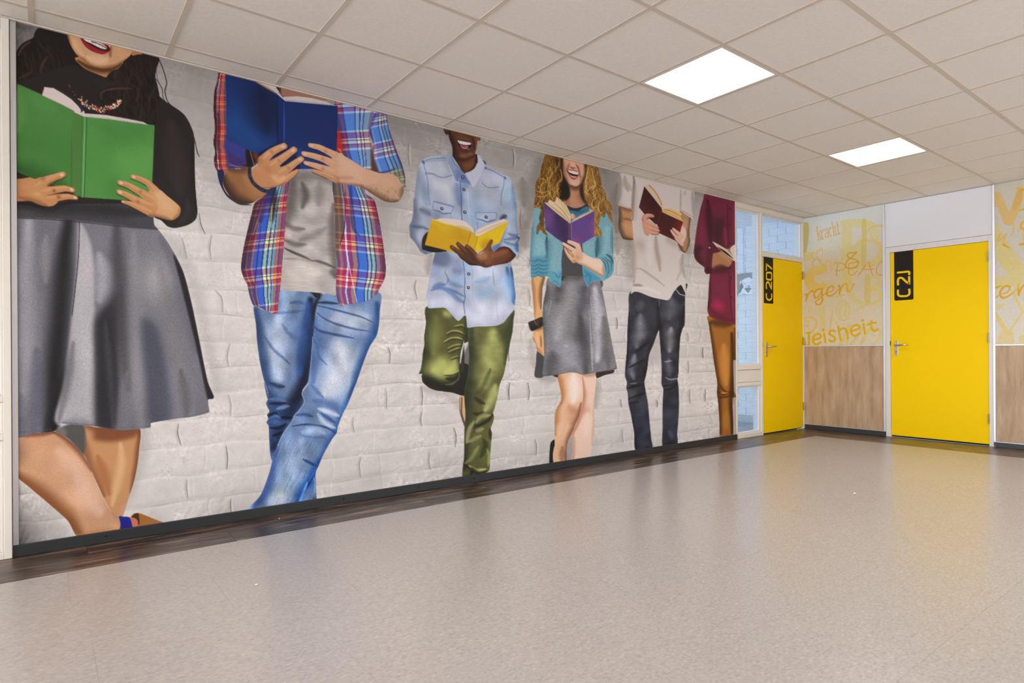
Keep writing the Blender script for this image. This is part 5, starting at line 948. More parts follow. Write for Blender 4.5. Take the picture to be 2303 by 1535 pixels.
    for t, w in (('1380,1245 1450,1310 1560,1400', [5.5, 8, 10]), ('1335,1280 1400,1370 1520,1470', [4.5, 7, 9]), ('1420,1440 1480,1500 1560,1570', [4, 6, 8])): hand_finger(A, e1(t), w, (236, 190, 172), dk, li, None, SK)
    A.on = None

def paint_man_maroon(A):
    e3, e4 = view(1370, 640, 4.04), view(1540, 430, 4.954)
    SK, SH, TR, BK = 51, 52, 53, 54
    m = A.F(e3('900,280 1160,330 1160,1400 1145,1380 1122,1060 1115,1020 1122,1380 1010,1400 1000,1250 985,1050 975,980 980,900 965,800 945,680 925,520 905,380'), (172, 112, 48), TR, clip=True)
    A.S(e3('910,350 940,600 975,850 990,1000 1010,1350'), 9, (104, 62, 28), .8, soft=8); A.S(e3('1040,550 1050,750 1060,900'), 18, (206, 142, 66), .85, soft=12); A.S(e3('1110,440 1125,700 1120,900 1110,1050 1115,1350'), 9, (84, 48, 24), .85, soft=7); A.S(e3('920,340 1100,360'), 14, (96, 60, 30), .75, soft=9); A.S(e3('1140,400 1150,900'), 8, (120, 74, 36), .8, soft=6)
    for t in ('985,970 1040,1000 1110,960', '990,1020 1050,1020 1110,1000', '1000,900 1040,960 1100,990'): A.S(e3(t), 3, (96, 54, 24), .8, soft=2)
    A.S(e3('1010,985 1080,980'), 3, (216, 156, 80), .7, soft=2); A.S(e3('1060,1150 1060,1300'), 10, (186, 128, 60), .7, soft=8); firm(A, m, 1.3); A.clip = None
    A.F(e3('1125,690 1150,690 1150,1000 1132,960'), (200, 194, 192), a=.85); A.F(e3('1124,1030 1150,1030 1150,1360 1130,1360'), (196, 190, 188), a=.85)
    m = A.F(e4('230,20 400,60 600,110 600,1470 480,1470 380,1440 300,1410 265,1380 248,1320 260,1180 265,1050 275,920 240,925 215,890 215,850 150,800 110,750 98,680 105,600 120,480 140,350 170,200 200,100'), (136, 42, 76), SH, clip=True)
    A.S(e4('250,100 270,300 280,560'), 10, (72, 26, 42), .8, soft=8); A.S(e4('180,330 200,480 180,600'), 12, (146, 48, 84), .75, soft=10); A.F(e4('98,620 200,610 160,700 230,830 215,850 150,800 100,720'), (66, 36, 42), a=.85, feather=4); A.F(e4('300,320 450,330 430,560 350,690 290,640'), (78, 34, 46), a=.85, feather=9); A.S(e4('280,600 270,700 260,900'), 10, (90, 30, 50), .7, soft=7); A.F(e4('220,850 300,860 300,920 240,926'), (70, 28, 40), a=.8, feather=2)
    A.S(e4('440,400 460,600'), 6, (176, 46, 100), .7, soft=5); A.S(e4('330,900 420,870 500,850'), 16, (76, 34, 44), .7, soft=9); A.S(e4('400,950 420,1100'), 22, (136, 46, 72), .7, soft=14); A.S(e4('340,1250 400,1290'), 18, (196, 44, 96), .8, soft=11); A.S(e4('270,1300 380,1400 540,1440'), 9, (112, 30, 56), .6, soft=8); A.S(e4('270,950 262,1300'), 7, (76, 28, 44), .7, soft=6)
    A.S(e4('475,150 480,620'), 1.6, (74, 22, 40), .8); A.S(e4('490,900 500,1180 530,1440'), 1.6, (80, 22, 42), .8); A.S(e4('530,900 535,1400'), 3, (176, 50, 110), .6, soft=3); A.S(e4('540,150 545,560'), 4, (166, 46, 96), .6, soft=3); A.S(e4('270,300 370,310 430,330'), 1.4, (90, 28, 48), .6)
    for t in ('500,195', '498,378', '500,580', '510,965', '518,1180'): A.D(e4(t)[0], 1.9, (48, 34, 38), 1, hard=1)
    A.clip = None
    A.F(e4('312,700 360,685 400,670 480,640 510,655 530,760 500,830 470,845 400,822 350,835 302,850'), (192, 138, 96), SK); A.S(e4('310,840 400,820 470,840'), 4, (130, 86, 56), .7, soft=3); A.S(e4('380,690 460,740 500,800'), 8, (214, 164, 126), .6, soft=6)
    A.F(e4('300,562 330,570 470,650 540,730 556,780 540,775 430,690 350,620'), (226, 206, 186), BK, smooth=False); A.F(e4('360,620 450,670 520,735 535,755 440,690'), (50, 28, 36), BK); A.F(e4('500,650 515,620 560,590 600,580 600,790 556,785 530,720'), (232, 220, 214), BK)
    A.F(e4('262,630 278,618 276,640'), (220, 212, 208))

def paint_mural(A):
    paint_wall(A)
    for f in (paint_man_maroon, paint_man_red, paint_woman_purple, paint_man_yellow, paint_man_blue, paint_woman_green):
        A.clip = None; f(A)
    A.clip = None
    # fine grain of the enlarged print
    A.C *= (1+.010*A.noise(0, 0))[..., None]
    A.C[:] = .83*(np.maximum(A.C, 0)/.83)**1.17              # print contrast
    g = A.C.mean(-1, keepdims=True); A.C[:] = g+(A.C-g)*.9
    np.clip(A.C, .01, 1, out=A.C)
READERS = {0: ('printed woman in black jumper and grey skirt reading a green book', {1: 'skin', 2: 'hair', 3: 'jumper', 4: 'skirt', 5: 'book', 6: 'necklace', 7: 'sandal'}),
    1: ('printed man in open checked shirt and jeans reading a blue book', {1: 'skin', 2: 'checked_shirt', 3: 't_shirt', 4: 'jeans', 5: 'book', 6: 'bracelet'}),
    2: ('printed person in pale denim shirt and olive trousers with a yellow book', {1: 'skin', 2: 'denim_shirt', 3: 'trousers', 4: 'book', 5: 'shoe'}),
    3: ('printed curly blonde woman in turquoise cardigan with a purple book', {1: 'skin', 2: 'hair', 3: 'cardigan', 4: 'dress', 5: 'book', 6: 'bangle', 7: 'shoe'}),
    4: ('printed man in white t-shirt and dark jeans with a dark red book', {1: 'skin', 2: 't_shirt', 3: 'jeans', 4: 'book'}),
    5: ('printed figure in maroon shirt cut off at the right edge', {1: 'skin', 2: 'shirt', 3: 'trousers', 4: 'book'})}
def islands(L):
    """connected pieces of equal label: list of (label, flat cell indices)"""
    h, w = L.shape
    start = np.ones((h, w), bool); start[:, 1:] = L[:, 1:] != L[:, :-1]
    rid = (np.cumsum(start.ravel())-1).reshape(h, w); n = rid[-1, -1]+1
    par = list(range(n))
    def find(a):
        while par[a] != a: par[a] = par[par[a]]; a = par[a]
        return a
    same = L[1:] == L[:-1]
    pairs = np.unique(np.stack([rid[:-1][same], rid[1:][same]], 1), axis=0)
    for a, b in pairs.tolist():
        a, b = find(a), find(b)
        if a != b: par[b] = a
    root = np.array([find(a) for a in range(n)])[rid].ravel()
    order = np.argsort(root, kind='stable'); r = root[order]; cut = np.flatnonzero(np.diff(r))+1
    return [(int(L.ravel()[g[0]]), g) for g in np.split(order, cut)]
def paint_letters_a(A):
    """yellow lettering print between the two doors"""
    t1, t2 = view(1800, 470, 9.03), view(1800, 620, 9.03)
    A.C[:] = np.array([214, 204, 182], np.float32)/255
    v = np.linspace(0, 1, A.NY)[:, None, None].astype(np.float32)
    top, mid, bot = (np.array(c, np.float32)/255 for c in ((214, 214, 208), (216, 198, 164), (222, 210, 184)))
    A.C[:] = np.where(v < .45, top+(mid-top)*(v/.45), mid+(bot-mid)*((v-.45)/.55))
    Y1, Y2, OR, YE = (222, 200, 112), (226, 192, 96), (226, 160, 60), (226, 178, 20)
    # large pale letters
    A.F(t1('80,280 160,285 180,420 165,650 120,880 80,900'), (198, 176, 84), a=.75)
    A.F(t1('80,920 200,880 300,870 270,960 180,1040 80,1050'), Y1, a=.8)
    A.F(t1('820,250 1100,205 1340,215 1520,300 1340,380 1050,380 1060,520 1040,760 1240,620 1240,1200 1060,1300 1060,1535 870,1535 850,1300 830,900 850,420'), Y1, a=.55)
    A.F(t1('1255,215 1340,225 1335,1180 1245,1230 1245,700 1255,600'), (214, 190, 96), a=.7)
    A.S(t1('1355,470 1420,380 1540,345 1680,340'), 6, Y2, .65)
    A.F(t1('1420,420 1600,400 1590,620 1430,610'), Y1, a=.45)
    A.F(t1('1215,640 1450,610 1600,660 1690,760 1690,1020 1590,1100 1440,1190 1340,1180 1420,1080 1540,960 1590,850 1560,740 1450,680 1230,670'), Y2, a=.55)
    A.F(t1('80,1400 150,1260 260,1170 400,1150 560,1150 520,1290 420,1320 300,1360 270,1460 330,1535 90,1535'), Y2, a=.75)
    A.F(t2('80,0 290,0 280,60 330,150 420,160 480,130 560,200 540,260 380,300 200,310 110,200'), Y2, a=.75)
    A.S(t1('260,1160 250,1080 310,1020 420,1060 330,960 350,860 430,810'), 5, (226, 184, 110), .6); A.S(t1('400,1060 470,1150 560,1040 480,1160 380,1300'), 5.5, Y2, .7)
    A.S(t1('400,840 500,832'), 2.4, Y2, .6); A.S(t1('450,850 455,980'), 2.4, Y2, .6); A.S(t1('200,880 270,900 220,950 290,1010'), 3, Y2, .55); A.S(t1('610,1040 620,1200 620,1260'), 4.5, Y2, .5); A.S(t1('640,1230 740,1020 760,1150 860,990'), 4.5, Y2, .5)
    A.S(t1('300,460 330,380 420,355'), 1.6, Y1, .6); A.S(t1('570,680 640,660 590,620 640,600'), 1.6, Y1, .7)
    # kracht
    def KS(t, w=1.15): A.S(t1(t), w, OR, .95, smooth=True)
    KS('335,350 355,500 378,628', 1.6); KS('365,632 395,622'); KS('420,425 370,520'); KS('385,500 425,610', 1.6); KS('405,618 430,606')
    KS('428,430 450,602', 1.6); KS('440,610 480,595'); KS('452,470 475,410 480,430', 1.3)
    KS('510,440 525,400 550,400 575,575', 1.5); KS('552,470 515,520 525,580 560,560', 1.3)
    KS('630,400 610,370 590,400 595,500 620,560 640,520', 1.4)
    KS('640,260 670,400 690,535', 1.6); KS('680,540 710,530'); KS('675,400 700,350 715,370 735,520', 1.4); KS('720,528 745,518')
    KS('745,260 765,380 780,500 800,510 800,480', 1.6); KS('740,345 785,328')
    # PEACE and ampersand
    def PS(t, w=2): A.S(t1(t), w, OR, .95)
    PS('770,1120 745,1220 735,1300 748,1350'); PS('705,1095 800,1090 890,1120 920,1170 860,1230 725,1260')
    PS('990,1110 980,1220 985,1300 1020,1345 1080,1330 1155,1260'); PS('985,1110 1080,1085 1190,1078'); PS('985,1200 1080,1195 1170,1185', 1.6)
    PS('1180,1345 1290,1200 1390,1070 1420,1200 1475,1360', 2.2); PS('1260,1225 1380,1225 1490,1215', 1.8); PS('1700,1060 1620,1090 1555,1200 1555,1290 1600,1340 1700,1335')
    A.S(t1('1130,900 1120,885 1000,890 955,940 1000,990 1130,1030 1190,1090 1150,1160 1060,1200 960,1200 920,1150 950,1060 1060,960 1145,880'), 2.6, (222, 158, 40), .95)
    # rgen
    G = (224, 164, 16)
    def GS(t, w): A.S(t2(t), w, G, .97)
    GS('85,395 125,365 135,370 120,515', [2, 3, 3.6, 3]); GS('125,470 170,370 215,315 262,318', [2.5, 3, 3.4, 4])
    GS('440,270 380,265 310,310 280,390 310,445 370,420 430,320', [3, 3, 4, 4.4, 4, 3, 2.6]); GS('450,255 440,400 452,500 400,580 320,570 320,520 400,450 480,380 560,330', [3, 3.6, 3.6, 3.2, 3, 3, 2.6, 2.4, 2])
    GS('550,340 640,310 680,250 650,210 580,240 540,320 550,390 610,410 690,370 770,280', [2, 2.4, 3, 3.4, 3.6, 4.2, 4.2, 3.4, 2.8, 2]); GS('770,210 800,200 800,370', [2.4, 4, 4]); GS('800,340 850,220 910,160 950,170 960,290 990,325 1030,290 1090,155', [3, 3, 3.4, 4, 4.4, 3.8, 3, 2.2])
    A.S(t2('590,175 705,170'), 3, Y2, .6); A.S(t2('600,430 780,415 900,390'), 3.2, Y2, .65)
    # faint middle row
    A.F(t2('860,0 1060,0 1060,300 1160,450 1280,560 1180,600 1060,520 950,400 880,200'), Y1, a=.5); A.F(t2('1320,0 1420,0 1420,560 1310,590'), (214, 188, 92), a=.6); A.S(t2('1430,20 1560,30 1600,140 1540,230 1440,260'), 9, Y1, .6); A.S(t2('1440,270 1600,330 1640,440 1560,540 1420,580'), 9, Y1, .65); A.F(t2('1110,720 1250,600 1330,560 1350,610 1240,690'), Y1, a=.5)
    A.S(t2('920,570 860,575 805,650 800,770 840,830 900,790 930,650 930,570 920,760 935,830'), 3.4, Y1, .7); A.S(t2('980,860 900,905 810,880 750,780 750,660 800,550 880,505 960,560 1000,680 980,790 930,840'), 3.4, Y1, .7)
    A.S(t2('175,640 175,770'), 2.2, Y2, .5); A.S(t2('175,630 240,625'), 2.2, Y2, .5); A.S(t2('180,695 230,690'), 2.2, Y2, .5)
    A.F(t2('270,710 430,640 510,600 510,1130 400,1130 400,740'), Y1, a=.45); A.S(t2('655,730 630,900 600,1090'), [3, 5, 2.5], Y2, .55); A.S(t2('700,880 745,960 790,890'), 1.6, Y2, .5); A.S(t2('745,960 755,1010'), 1.6, Y2, .5)
    A.S(t2('110,860 220,840 320,900 330,1000 290,1080 220,1140'), 4.5, Y2, .6); A.F(t2('80,900 180,900 180,945 80,945'), Y2, a=.6, smooth=False); A.F(t2('80,975 180,975 180,1045 80,1045'), Y2, a=.6, smooth=False)
    A.S(t2('820,1400 940,1130 1000,1010 960,1200 940,1400'), 8, Y2, .5); A.S(t2('1040,1380 1180,1200 1270,1060'), 8, Y2, .5); A.S(t2('1240,1400 1320,1200 1420,1080'), 8, Y2, .5); A.S(t2('1440,1080 1460,1200 1540,1220'), 3, Y2, .5); A.S(t2('1480,1060 1600,1080 1620,1200 1560,1330 1450,1390'), 4, Y2, .5)
    # Weisheit
    def WS(t, w=4.6): A.S(t2(t), w, YE, .98)
    WS('40,1160 110,1400 140,1480'); WS('120,1162 205,1152', 4.4); WS('172,1160 180,1300 175,1410', 5); WS('285,1295 350,1280 415,1250 410,1195 340,1180 275,1230 260,1320 300,1385 360,1385 415,1345')
    WS('482,1170 500,1260 512,1350'); A.D(t2('470,1097')[0], 3.2, YE, 1, hard=1); WS('705,1120 640,1110 595,1140 600,1190 690,1240 705,1300 650,1335 590,1305')
    WS('775,1030 790,1150 825,1310'); WS('795,1110 850,1070 920,1080 960,1180 965,1270'); WS('1040,1120 1120,1100 1200,1060 1190,1010 1110,1000 1045,1060 1035,1150 1080,1210 1150,1205 1205,1165'); WS('1285,975 1300,1080 1315,1170'); A.D(t2('1267,905')[0], 3.4, YE, 1, hard=1)
    WS('1450,915 1435,1000 1460,1080 1510,1120 1570,1090'); WS('1365,995 1450,960 1540,950')
    A.C *= (1+.006*A.noise(1, 1))[..., None]

def paint_letters_b(A):
    t3, t4 = view(2230, 405, 8.08), view(2230, 590, 8.08)
    v = np.linspace(0, 1, A.NY)[:, None, None].astype(np.float32)
    top, bot = (np.array(c, np.float32)/255 for c in ((206, 196, 176), (220, 212, 196)))
    A.C[:] = top+(bot-top)*v
    Y1, Y2, OR = (224, 202, 120), (222, 182, 108), (228, 166, 14)
    A.F(t3('70,220 130,218 200,290 320,570 440,300 480,180 440,150 560,125 580,200 560,380 470,640 400,800 340,830 230,800 170,640 110,480 70,500'), Y2, a=.85)
    A.F(t3('470,190 570,200 540,400 420,550 370,510'), (216, 164, 70), a=.45, feather=2)
    A.S(t3('400,800 400,940 360,1005'), 3.4, Y2, .7); A.F(t3('80,800 200,960 300,1130 430,1330 540,1535 180,1535 80,1330'), Y1, a=.7); A.F(t4('170,0 530,0 590,90 590,300 500,380 410,440 90,450 90,270 300,250'), Y1, a=.7)
    A.S(t3('95,1090 155,980 130,1110 275,970 210,1110'), 3.6, Y2, .8); A.F(t3('200,1180 225,1148 270,1185 335,1230 300,1235'), OR); A.S(t3('520,185 600,170'), [4, 6], OR); A.S(t3('505,545 600,525'), [2, 5], OR); A.S(t3('610,740 545,790 530,850 580,890 640,880'), 4, OR); A.S(t3('515,1165 620,1160'), [4, 5], OR); A.S(t3('480,930 520,900'), 4, Y2, .6); A.S(t3('575,900 575,1130'), 4, Y2, .5)
    A.S(t4('90,455 175,430'), [5, 2.5], OR); A.S(t4('90,640 120,605'), 3, OR)
    A.S(t4('190,570 280,545 335,470 310,430 230,440 165,520 160,590 200,640 280,625 380,560 470,470 490,410'), [2, 2.6, 4, 4.4, 4, 5, 5.4, 5, 4, 3, 2.6, 3], OR); A.S(t4('490,410 495,590'), 5, OR); A.S(t4('500,570 550,460 620,390 700,400'), 4, OR)
    A.S(t4('590,330 450,480 430,620 560,860'), 7, Y1, .7); A.F(t4('100,770 235,745 200,810 140,855 100,850'), Y1, a=.7); A.F(t4('90,900 200,1060 270,1170 300,1220 360,1180 560,880 590,900 380,1220 300,1360 200,1200 90,1040'), Y1, a=.85); A.F(t4('200,1200 280,1360 380,1240 410,1470 250,1470 240,1410 220,1470 100,1470'), (226, 200, 140), a=.8); A.F(t4('505,1345 600,1320 600,1470 510,1470'), Y1, a=.6)
    A.C *= (1+.006*A.noise(1, 1))[..., None]
# ------------------------------------------------------------------ materials
def noise_mat(name, stops, scale, nscale, detail=4, rough=.5, spec=.5, bump=0., rough_var=None, objvar=0., extra=None):
    m, nt, b = mat(name, None, rough, 0, spec)
    n = N(nt, 'ShaderNodeTexNoise', Scale=nscale, Detail=detail, Roughness=.6); vec = coords(nt, scale)
    if objvar:                                              # every tile or plank is cut from another place of the pattern
        o1 = nt.nodes.new('ShaderNodeObjectInfo'); o2 = N(nt, 'ShaderNodeMath', operation='MULTIPLY'); o2.inputs[1].default_value = 37.; nt.links.new(o1.outputs['Random'], o2.inputs[0])
        o3 = N(nt, 'ShaderNodeVectorMath', operation='ADD'); nt.links.new(vec, o3.inputs[0]); nt.links.new(o2.outputs[0], o3.inputs[1]); vec = o3.outputs[0]
    nt.links.new(vec, n.inputs['Vector'])
    c = ramp(nt, n.outputs[0], stops)
    if extra:                                               # a second, finer noise multiplied in
        n2 = N(nt, 'ShaderNodeTexNoise', Scale=extra[1], Detail=3, Roughness=.6); nt.links.new(coords(nt, extra[0]), n2.inputs['Vector'])
        r2 = nt.nodes.new('ShaderNodeMapRange'); r2.inputs[1].default_value = .3; r2.inputs[2].default_value = .7; r2.inputs[3].default_value = 1-extra[2]; r2.inputs[4].default_value = 1+extra[2]
        nt.links.new(n2.outputs[0], r2.inputs[0])
        mx = N(nt, 'ShaderNodeVectorMath', operation='MULTIPLY'); nt.links.new(c, mx.inputs[0]); nt.links.new(r2.outputs[0], mx.inputs[1]); c = mx.outputs[0]
    if objvar:
        oi = nt.nodes.new('ShaderNodeObjectInfo'); r3 = nt.nodes.new('ShaderNodeMapRange'); r3.inputs[3].default_value = 1-objvar; r3.inputs[4].default_value = 1+objvar
        nt.links.new(oi.outputs['Random'], r3.inputs[0]); mx = N(nt, 'ShaderNodeVectorMath', operation='MULTIPLY'); nt.links.new(c, mx.inputs[0]); nt.links.new(r3.outputs[0], mx.inputs[1]); c = mx.outputs[0]
    nt.links.new(c, b.inputs['Base Color'])
    if bump:
        bp = N(nt, 'ShaderNodeBump', Strength=bump, Distance=.002); nt.links.new(n.outputs[0], bp.inputs['Height']); nt.links.new(bp.outputs[0], b.inputs['Normal'])
    return m
M_LINO = noise_mat('lino', [(.30, (151, 142, 138)), (.44, (163, 154, 149)), (.58, (168, 159, 154)), (.72, (181, 171, 165))], (1, 1.7, 1), 62, 4, .25, .45, 0, extra=((1, 2, 1), 13, .02), objvar=.006)
M_PLANK = noise_mat('dark_plank', [(.34, (30, 24, 21)), (.46, (60, 48, 42)), (.54, (80, 64, 54)), (.62, (112, 90, 74)), (.74, (140, 116, 96))], (.9, 7, 1), 3.2, 6, .31, .4, 0, objvar=.2)
M_PLANK_Y = noise_mat('dark_plank_across', [(.34, (30, 24, 21)), (.46, (60, 48, 42)), (.54, (80, 64, 54)), (.62, (112, 90, 74)), (.74, (140, 116, 96))], (7, .9, 1), 3.2, 6, .31, .4, 0, objvar=.2)
M_OAK = noise_mat('oak_board', [(.28, (160, 130, 101)), (.45, (180, 150, 120)), (.56, (188, 158, 128)), (.66, (196, 168, 138)), (.8, (170, 139, 110))], (1, 6, 1.0), 2.6, 6, .45, .4, 0, extra=((1, 42, 2.2), 9, .06))
M_TILE = noise_mat('ceiling_tile', [(.35, (243, 236, 227)), (.65, (248, 241, 233))], (1, 1, 1), 60, 2, .9, .2, 0, objvar=.006)
M_GRID = mat('ceiling_grid', (220, 207, 192), .5)[0]
M_WHITE = mat('white_lacquer', (226, 220, 215), .32)[0]
M_CREAM = mat('cream_lacquer', (232, 224, 214), .32)[0]
M_WALL = noise_mat('wall_paint', [(.3, (214, 208, 204)), (.7, (220, 214, 210))], (1, 1, 1), 14, 3, .7, .3)
M_PANEL = mat('white_panel', (226, 222, 224), .4)[0]
M_YEL = mat('yellow_door', (253, 208, 0), .42, 0, .1)[0]
M_ALU, _nt, _b = mat('aluminium', (222, 222, 226), .42, 1.)
M_STEEL = mat('brushed_steel', (200, 190, 178), .3, 1.)[0]
M_BRASS = mat('hinge_metal', (170, 150, 110), .35, 1.)[0]
M_BLACK = mat('black_skirting', (46, 47, 49), .42)[0]
M_SIGN = mat('sign_black', (36, 29, 24), .6, 0, .2)[0]
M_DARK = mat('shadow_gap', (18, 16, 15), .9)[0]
M_BRICK = noise_mat('painted_brick', [(.3, (206, 214, 226)), (.7, (222, 228, 236))], (1, 1, 1), 20, 5, .7, .3, .5)
M_GREYFLOOR = noise_mat('classroom_floor', [(.3, (70, 74, 80)), (.7, (96, 100, 106))], (1, 1, 1), 6, 4, .35)
M_LAMP = bpy.data.materials.new('lamp_diffuser'); M_LAMP.use_nodes = True
M_LAMP.cycles.emission_sampling = 'NONE'
_nt = M_LAMP.node_tree; _nt.nodes.remove(_nt.nodes['Principled BSDF']); _e = N(_nt, 'ShaderNodeEmission', Strength=LAMP); _e.inputs[0].default_value = (1, .985, .955, 1); _nt.links.new(_e.outputs[0], _nt.nodes['Material Output'].inputs[0])
def print_mat(name, rough):
    m, nt, b = mat(name, None, rough, 0, .2)
    a = N(nt, 'ShaderNodeVertexColor'); a.layer_name = 'print'; nt.links.new(a.outputs[0], b.inputs['Base Color']); return m
M_PRINT = print_mat('mural_print', .5); M_PRINT2 = print_mat('panel_print', .4)
# striped privacy film on glass
M_GLASS = bpy.data.materials.new('striped_film_glass'); M_GLASS.use_nodes = True
_nt = M_GLASS.node_tree; _nt.nodes.remove(_nt.nodes['Principled BSDF'])
_t = N(_nt, 'ShaderNodeBsdfTransparent'); _t.inputs[0].default_value = (.86, .92, .97, 1)
_d = N(_nt, 'ShaderNodeBsdfTranslucent'); _d.inputs[0].default_value = (.78, .86, .96, 1); _d2 = N(_nt, 'ShaderNodeBsdfDiffuse'); _d2.inputs[0].default_value = (.55, .62, .74, 1); _dm = N(_nt, 'ShaderNodeMixShader', Fac=.5); _nt.links.new(_d.outputs[0], _dm.inputs[1]); _nt.links.new(_d2.outputs[0], _dm.inputs[2])
_w = N(_nt, 'ShaderNodeTexWave', Scale=1.); _w.bands_direction = 'Z'; _nt.links.new(coords(_nt, (1, 1, 20)), _w.inputs['Vector'])
_r = _nt.nodes.new('ShaderNodeMapRange'); _r.inputs[1].default_value = .35; _r.inputs[2].default_value = .65; _r.inputs[3].default_value = .06; _r.inputs[4].default_value = .26; _nt.links.new(_w.outputs['Fac'], _r.inputs[0])
_m1 = N(_nt, 'ShaderNodeMixShader'); _nt.links.new(_r.outputs[0], _m1.inputs[0]); _nt.links.new(_t.outputs[0], _m1.inputs[1]); _nt.links.new(_dm.outputs[0], _m1.inputs[2])
_g = N(_nt, 'ShaderNodeBsdfGlossy', Roughness=.05); _m2 = N(_nt, 'ShaderNodeMixShader', Fac=.05); _nt.links.new(_m1.outputs[0], _m2.inputs[1]); _nt.links.new(_g.outputs[0], _m2.inputs[2]); _nt.links.new(_m2.outputs[0], _nt.nodes['Material Output'].inputs[0])

# ------------------------------------------------------------------ floor
floor = box('floor', XN, XB, YB, 0, -.08, -.004, M_DARK); tag(floor, kind='structure')
BY, BX = .4265, .604                         # width of the dark border along the two walls
def pieces(name, mesh_cache, x0, x1, y0, y1, z0, z1, m, parent, gap, bev):
    key = (name, round(x1-x0, 4), round(y1-y0, 4))
    if key not in mesh_cache:
        bm = bmesh.new(); add_box(bm, gap/2, x1-x0-gap/2, gap/2, y1-y0-gap/2, z0, z1, bev)
        me = bpy.data.meshes.new(name); bm.to_mesh(me); bm.free(); me.materials.append(m); mesh_cache[key] = me
    o = bpy.data.objects.new(name, mesh_cache[key]); o.location = (x0, y0, 0); COL.objects.link(o); o.parent = parent; return o
cache = {}
TW, TH = .923, .4555
starts = [.124, .637, .173, .85, .30, .71, .05]
r, y = 0, -BY
while y > YB+.01:
    yn = max(YB, y-TH); s = starts[r % 7]; s -= TW*math.ceil((s-XN)/TW)
    x = s
    while x < XB-BX-.001:
        a, b = max(x, XN), min(x+TW, XB-BX)
        if b-a > .02: pieces('floor_tile', cache, a, b, yn, y, -.004, 0, M_LINO, floor, .0004, 0)
        x += TW
    y = yn; r += 1
PL = 1.22
for row, (s, y1, y0) in enumerate(((.215, 0, -BY/2), (.86, -BY/2, -BY))):
    x = s-PL*9
    while x < XB-BX*row/2:
        a, b = max(x, XN), min(x+PL, XB-(BX if row else BX))
        if b-a > .02: pieces('floor_plank', cache, a, b, y0, y1, -.004, 0, M_PLANK, floor, .0008, .0004)
        x += PL
for row in range(3):
    x0 = XB-BX+row*BX/3; y = (-.5, -.1, -.9)[row]+PL
    while y > YB:
        a, b = max(y-PL, YB), min(y, 0)
        if b-a > .02: pieces('floor_plank', cache, x0, x0+BX/3, a, b, -.004, 0, M_PLANK_Y, floor, .0008, .0004)
        y -= PL

# ------------------------------------------------------------------ ceiling: lay-in tiles in a grid of bars
ceiling = box('ceiling', XN, XB, YB, 0, H+.03, H+.10, M_DARK); tag(ceiling, kind='structure')
LIGHTS = [(i, j) for j in (3, 7) for i in (-7, -3, 1, 5, 9)]
GJ = .42
gx = [XN]+[.6*i for i in range(-17, 13)]+[XB]; gy = [0]+[GJ-.6*j for j in range(1, 12)]+[YB]
for a in range(len(gx)-1):
    for b in range(len(gy)-1):
        i = round(gx[a]/.6) if a else -18; j = b if b else 0
        if (i, j) in LIGHTS: continue
        pieces('ceiling_tile', cache, gx[a], gx[a+1], gy[b+1], gy[b], H+.0012, H+.016, M_TILE, ceiling, .004, .001)
for x in gx[1:-1]: box('grid_bar', x-.012, x+.012, YB, 0, H-.001, H+.004, M_GRID, ceiling)
for k, y in enumerate(gy[1:-1]):
    box('grid_bar', XN, XB, y-.012, y+.012, H-.0014, H+.003, M_GRID, ceiling)
where = {(1, 3): 'square LED ceiling panel nearest the green-book woman, mostly above the picture edge', (5, 3): 'large bright square LED ceiling panel, the nearer of the two in view', (9, 3): 'smaller looking bright LED ceiling panel nearer the yellow doors'}
for (i, j) in LIGHTS:
    x0, y1 = .6*i, GJ-.6*j
    t = empty('ceiling_light', (x0+.3, y1-.3, H)); tag(t, where.get((i, j)) or {(-11, 3): 'square LED ceiling panel of the front row, nearest the glazed end of the hall', (-7, 3): 'square LED ceiling panel of the front row, halfway to the glazed end of the hall', (-11, 7): 'square LED ceiling panel of the rear row, nearest the glazed end of the hall', (-7, 7): 'square LED ceiling panel of the rear row, halfway to the glazed end of the hall', (-3, 3): 'square LED ceiling panel past the left picture edge, in the row in view', (-3, 7): 'square LED ceiling panel of the rear row, left of and behind the camera', (1, 7): 'square LED ceiling panel right above the camera', (5, 7): 'square LED ceiling panel past the upper right picture corner', (9, 7): 'square LED ceiling panel of the rear row closest to the doors'}.get((i, j)), 'ceiling light', 'square LED ceiling panels')
    bm = bmesh.new()
    for a in ((x0+.012, x0+.588, y1-.588, y1-.574), (x0+.012, x0+.588, y1-.026, y1-.012), (x0+.012, x0+.026, y1-.574, y1-.026), (x0+.574, x0+.588, y1-.574, y1-.026)): add_box(bm, a[0], a[1], a[2], a[3], H-.002, H+.02)
    mesh_obj('frame', bm, M_WHITE, t)
    bm = bmesh.new(); bmesh.ops.create_grid(bm, x_segments=1, y_segments=1, size=.274, matrix=Matrix.Translation((x0+.3, y1-.3, H+.001)) @ Matrix.Rotation(math.pi, 4, 'X')); mesh_obj('diffuser', bm, M_LAMP, t)
    l = bpy.data.lights.new('lamp_beam', 'AREA'); l.size = .54; l.energy = BEAM; l.color = (1, .985, .955); l.spread = math.radians(138)
    o = bpy.data.objects.new('lamp_beam', l); COL.objects.link(o); o.parent = t; o.location = (0, 0, -.003)
bm = bmesh.new(); bmesh.ops.create_circle(bm, cap_ends=True, segments=24, radius=.035, matrix=Matrix.Translation((6.30, -2.72, H-.0022))); bmesh.ops.reverse_faces(bm, faces=bm.faces)
bmesh.ops.solidify(bm, geom=bm.faces[:], thickness=.002)
spot = mesh_obj('ceiling_mark', bm, mat('mark_grey', (214, 202, 190), .8)[0]); tag(spot, 'faint small round grey disc on a ceiling tile at the right', 'mark')  # thin disc for a faint round grey mark

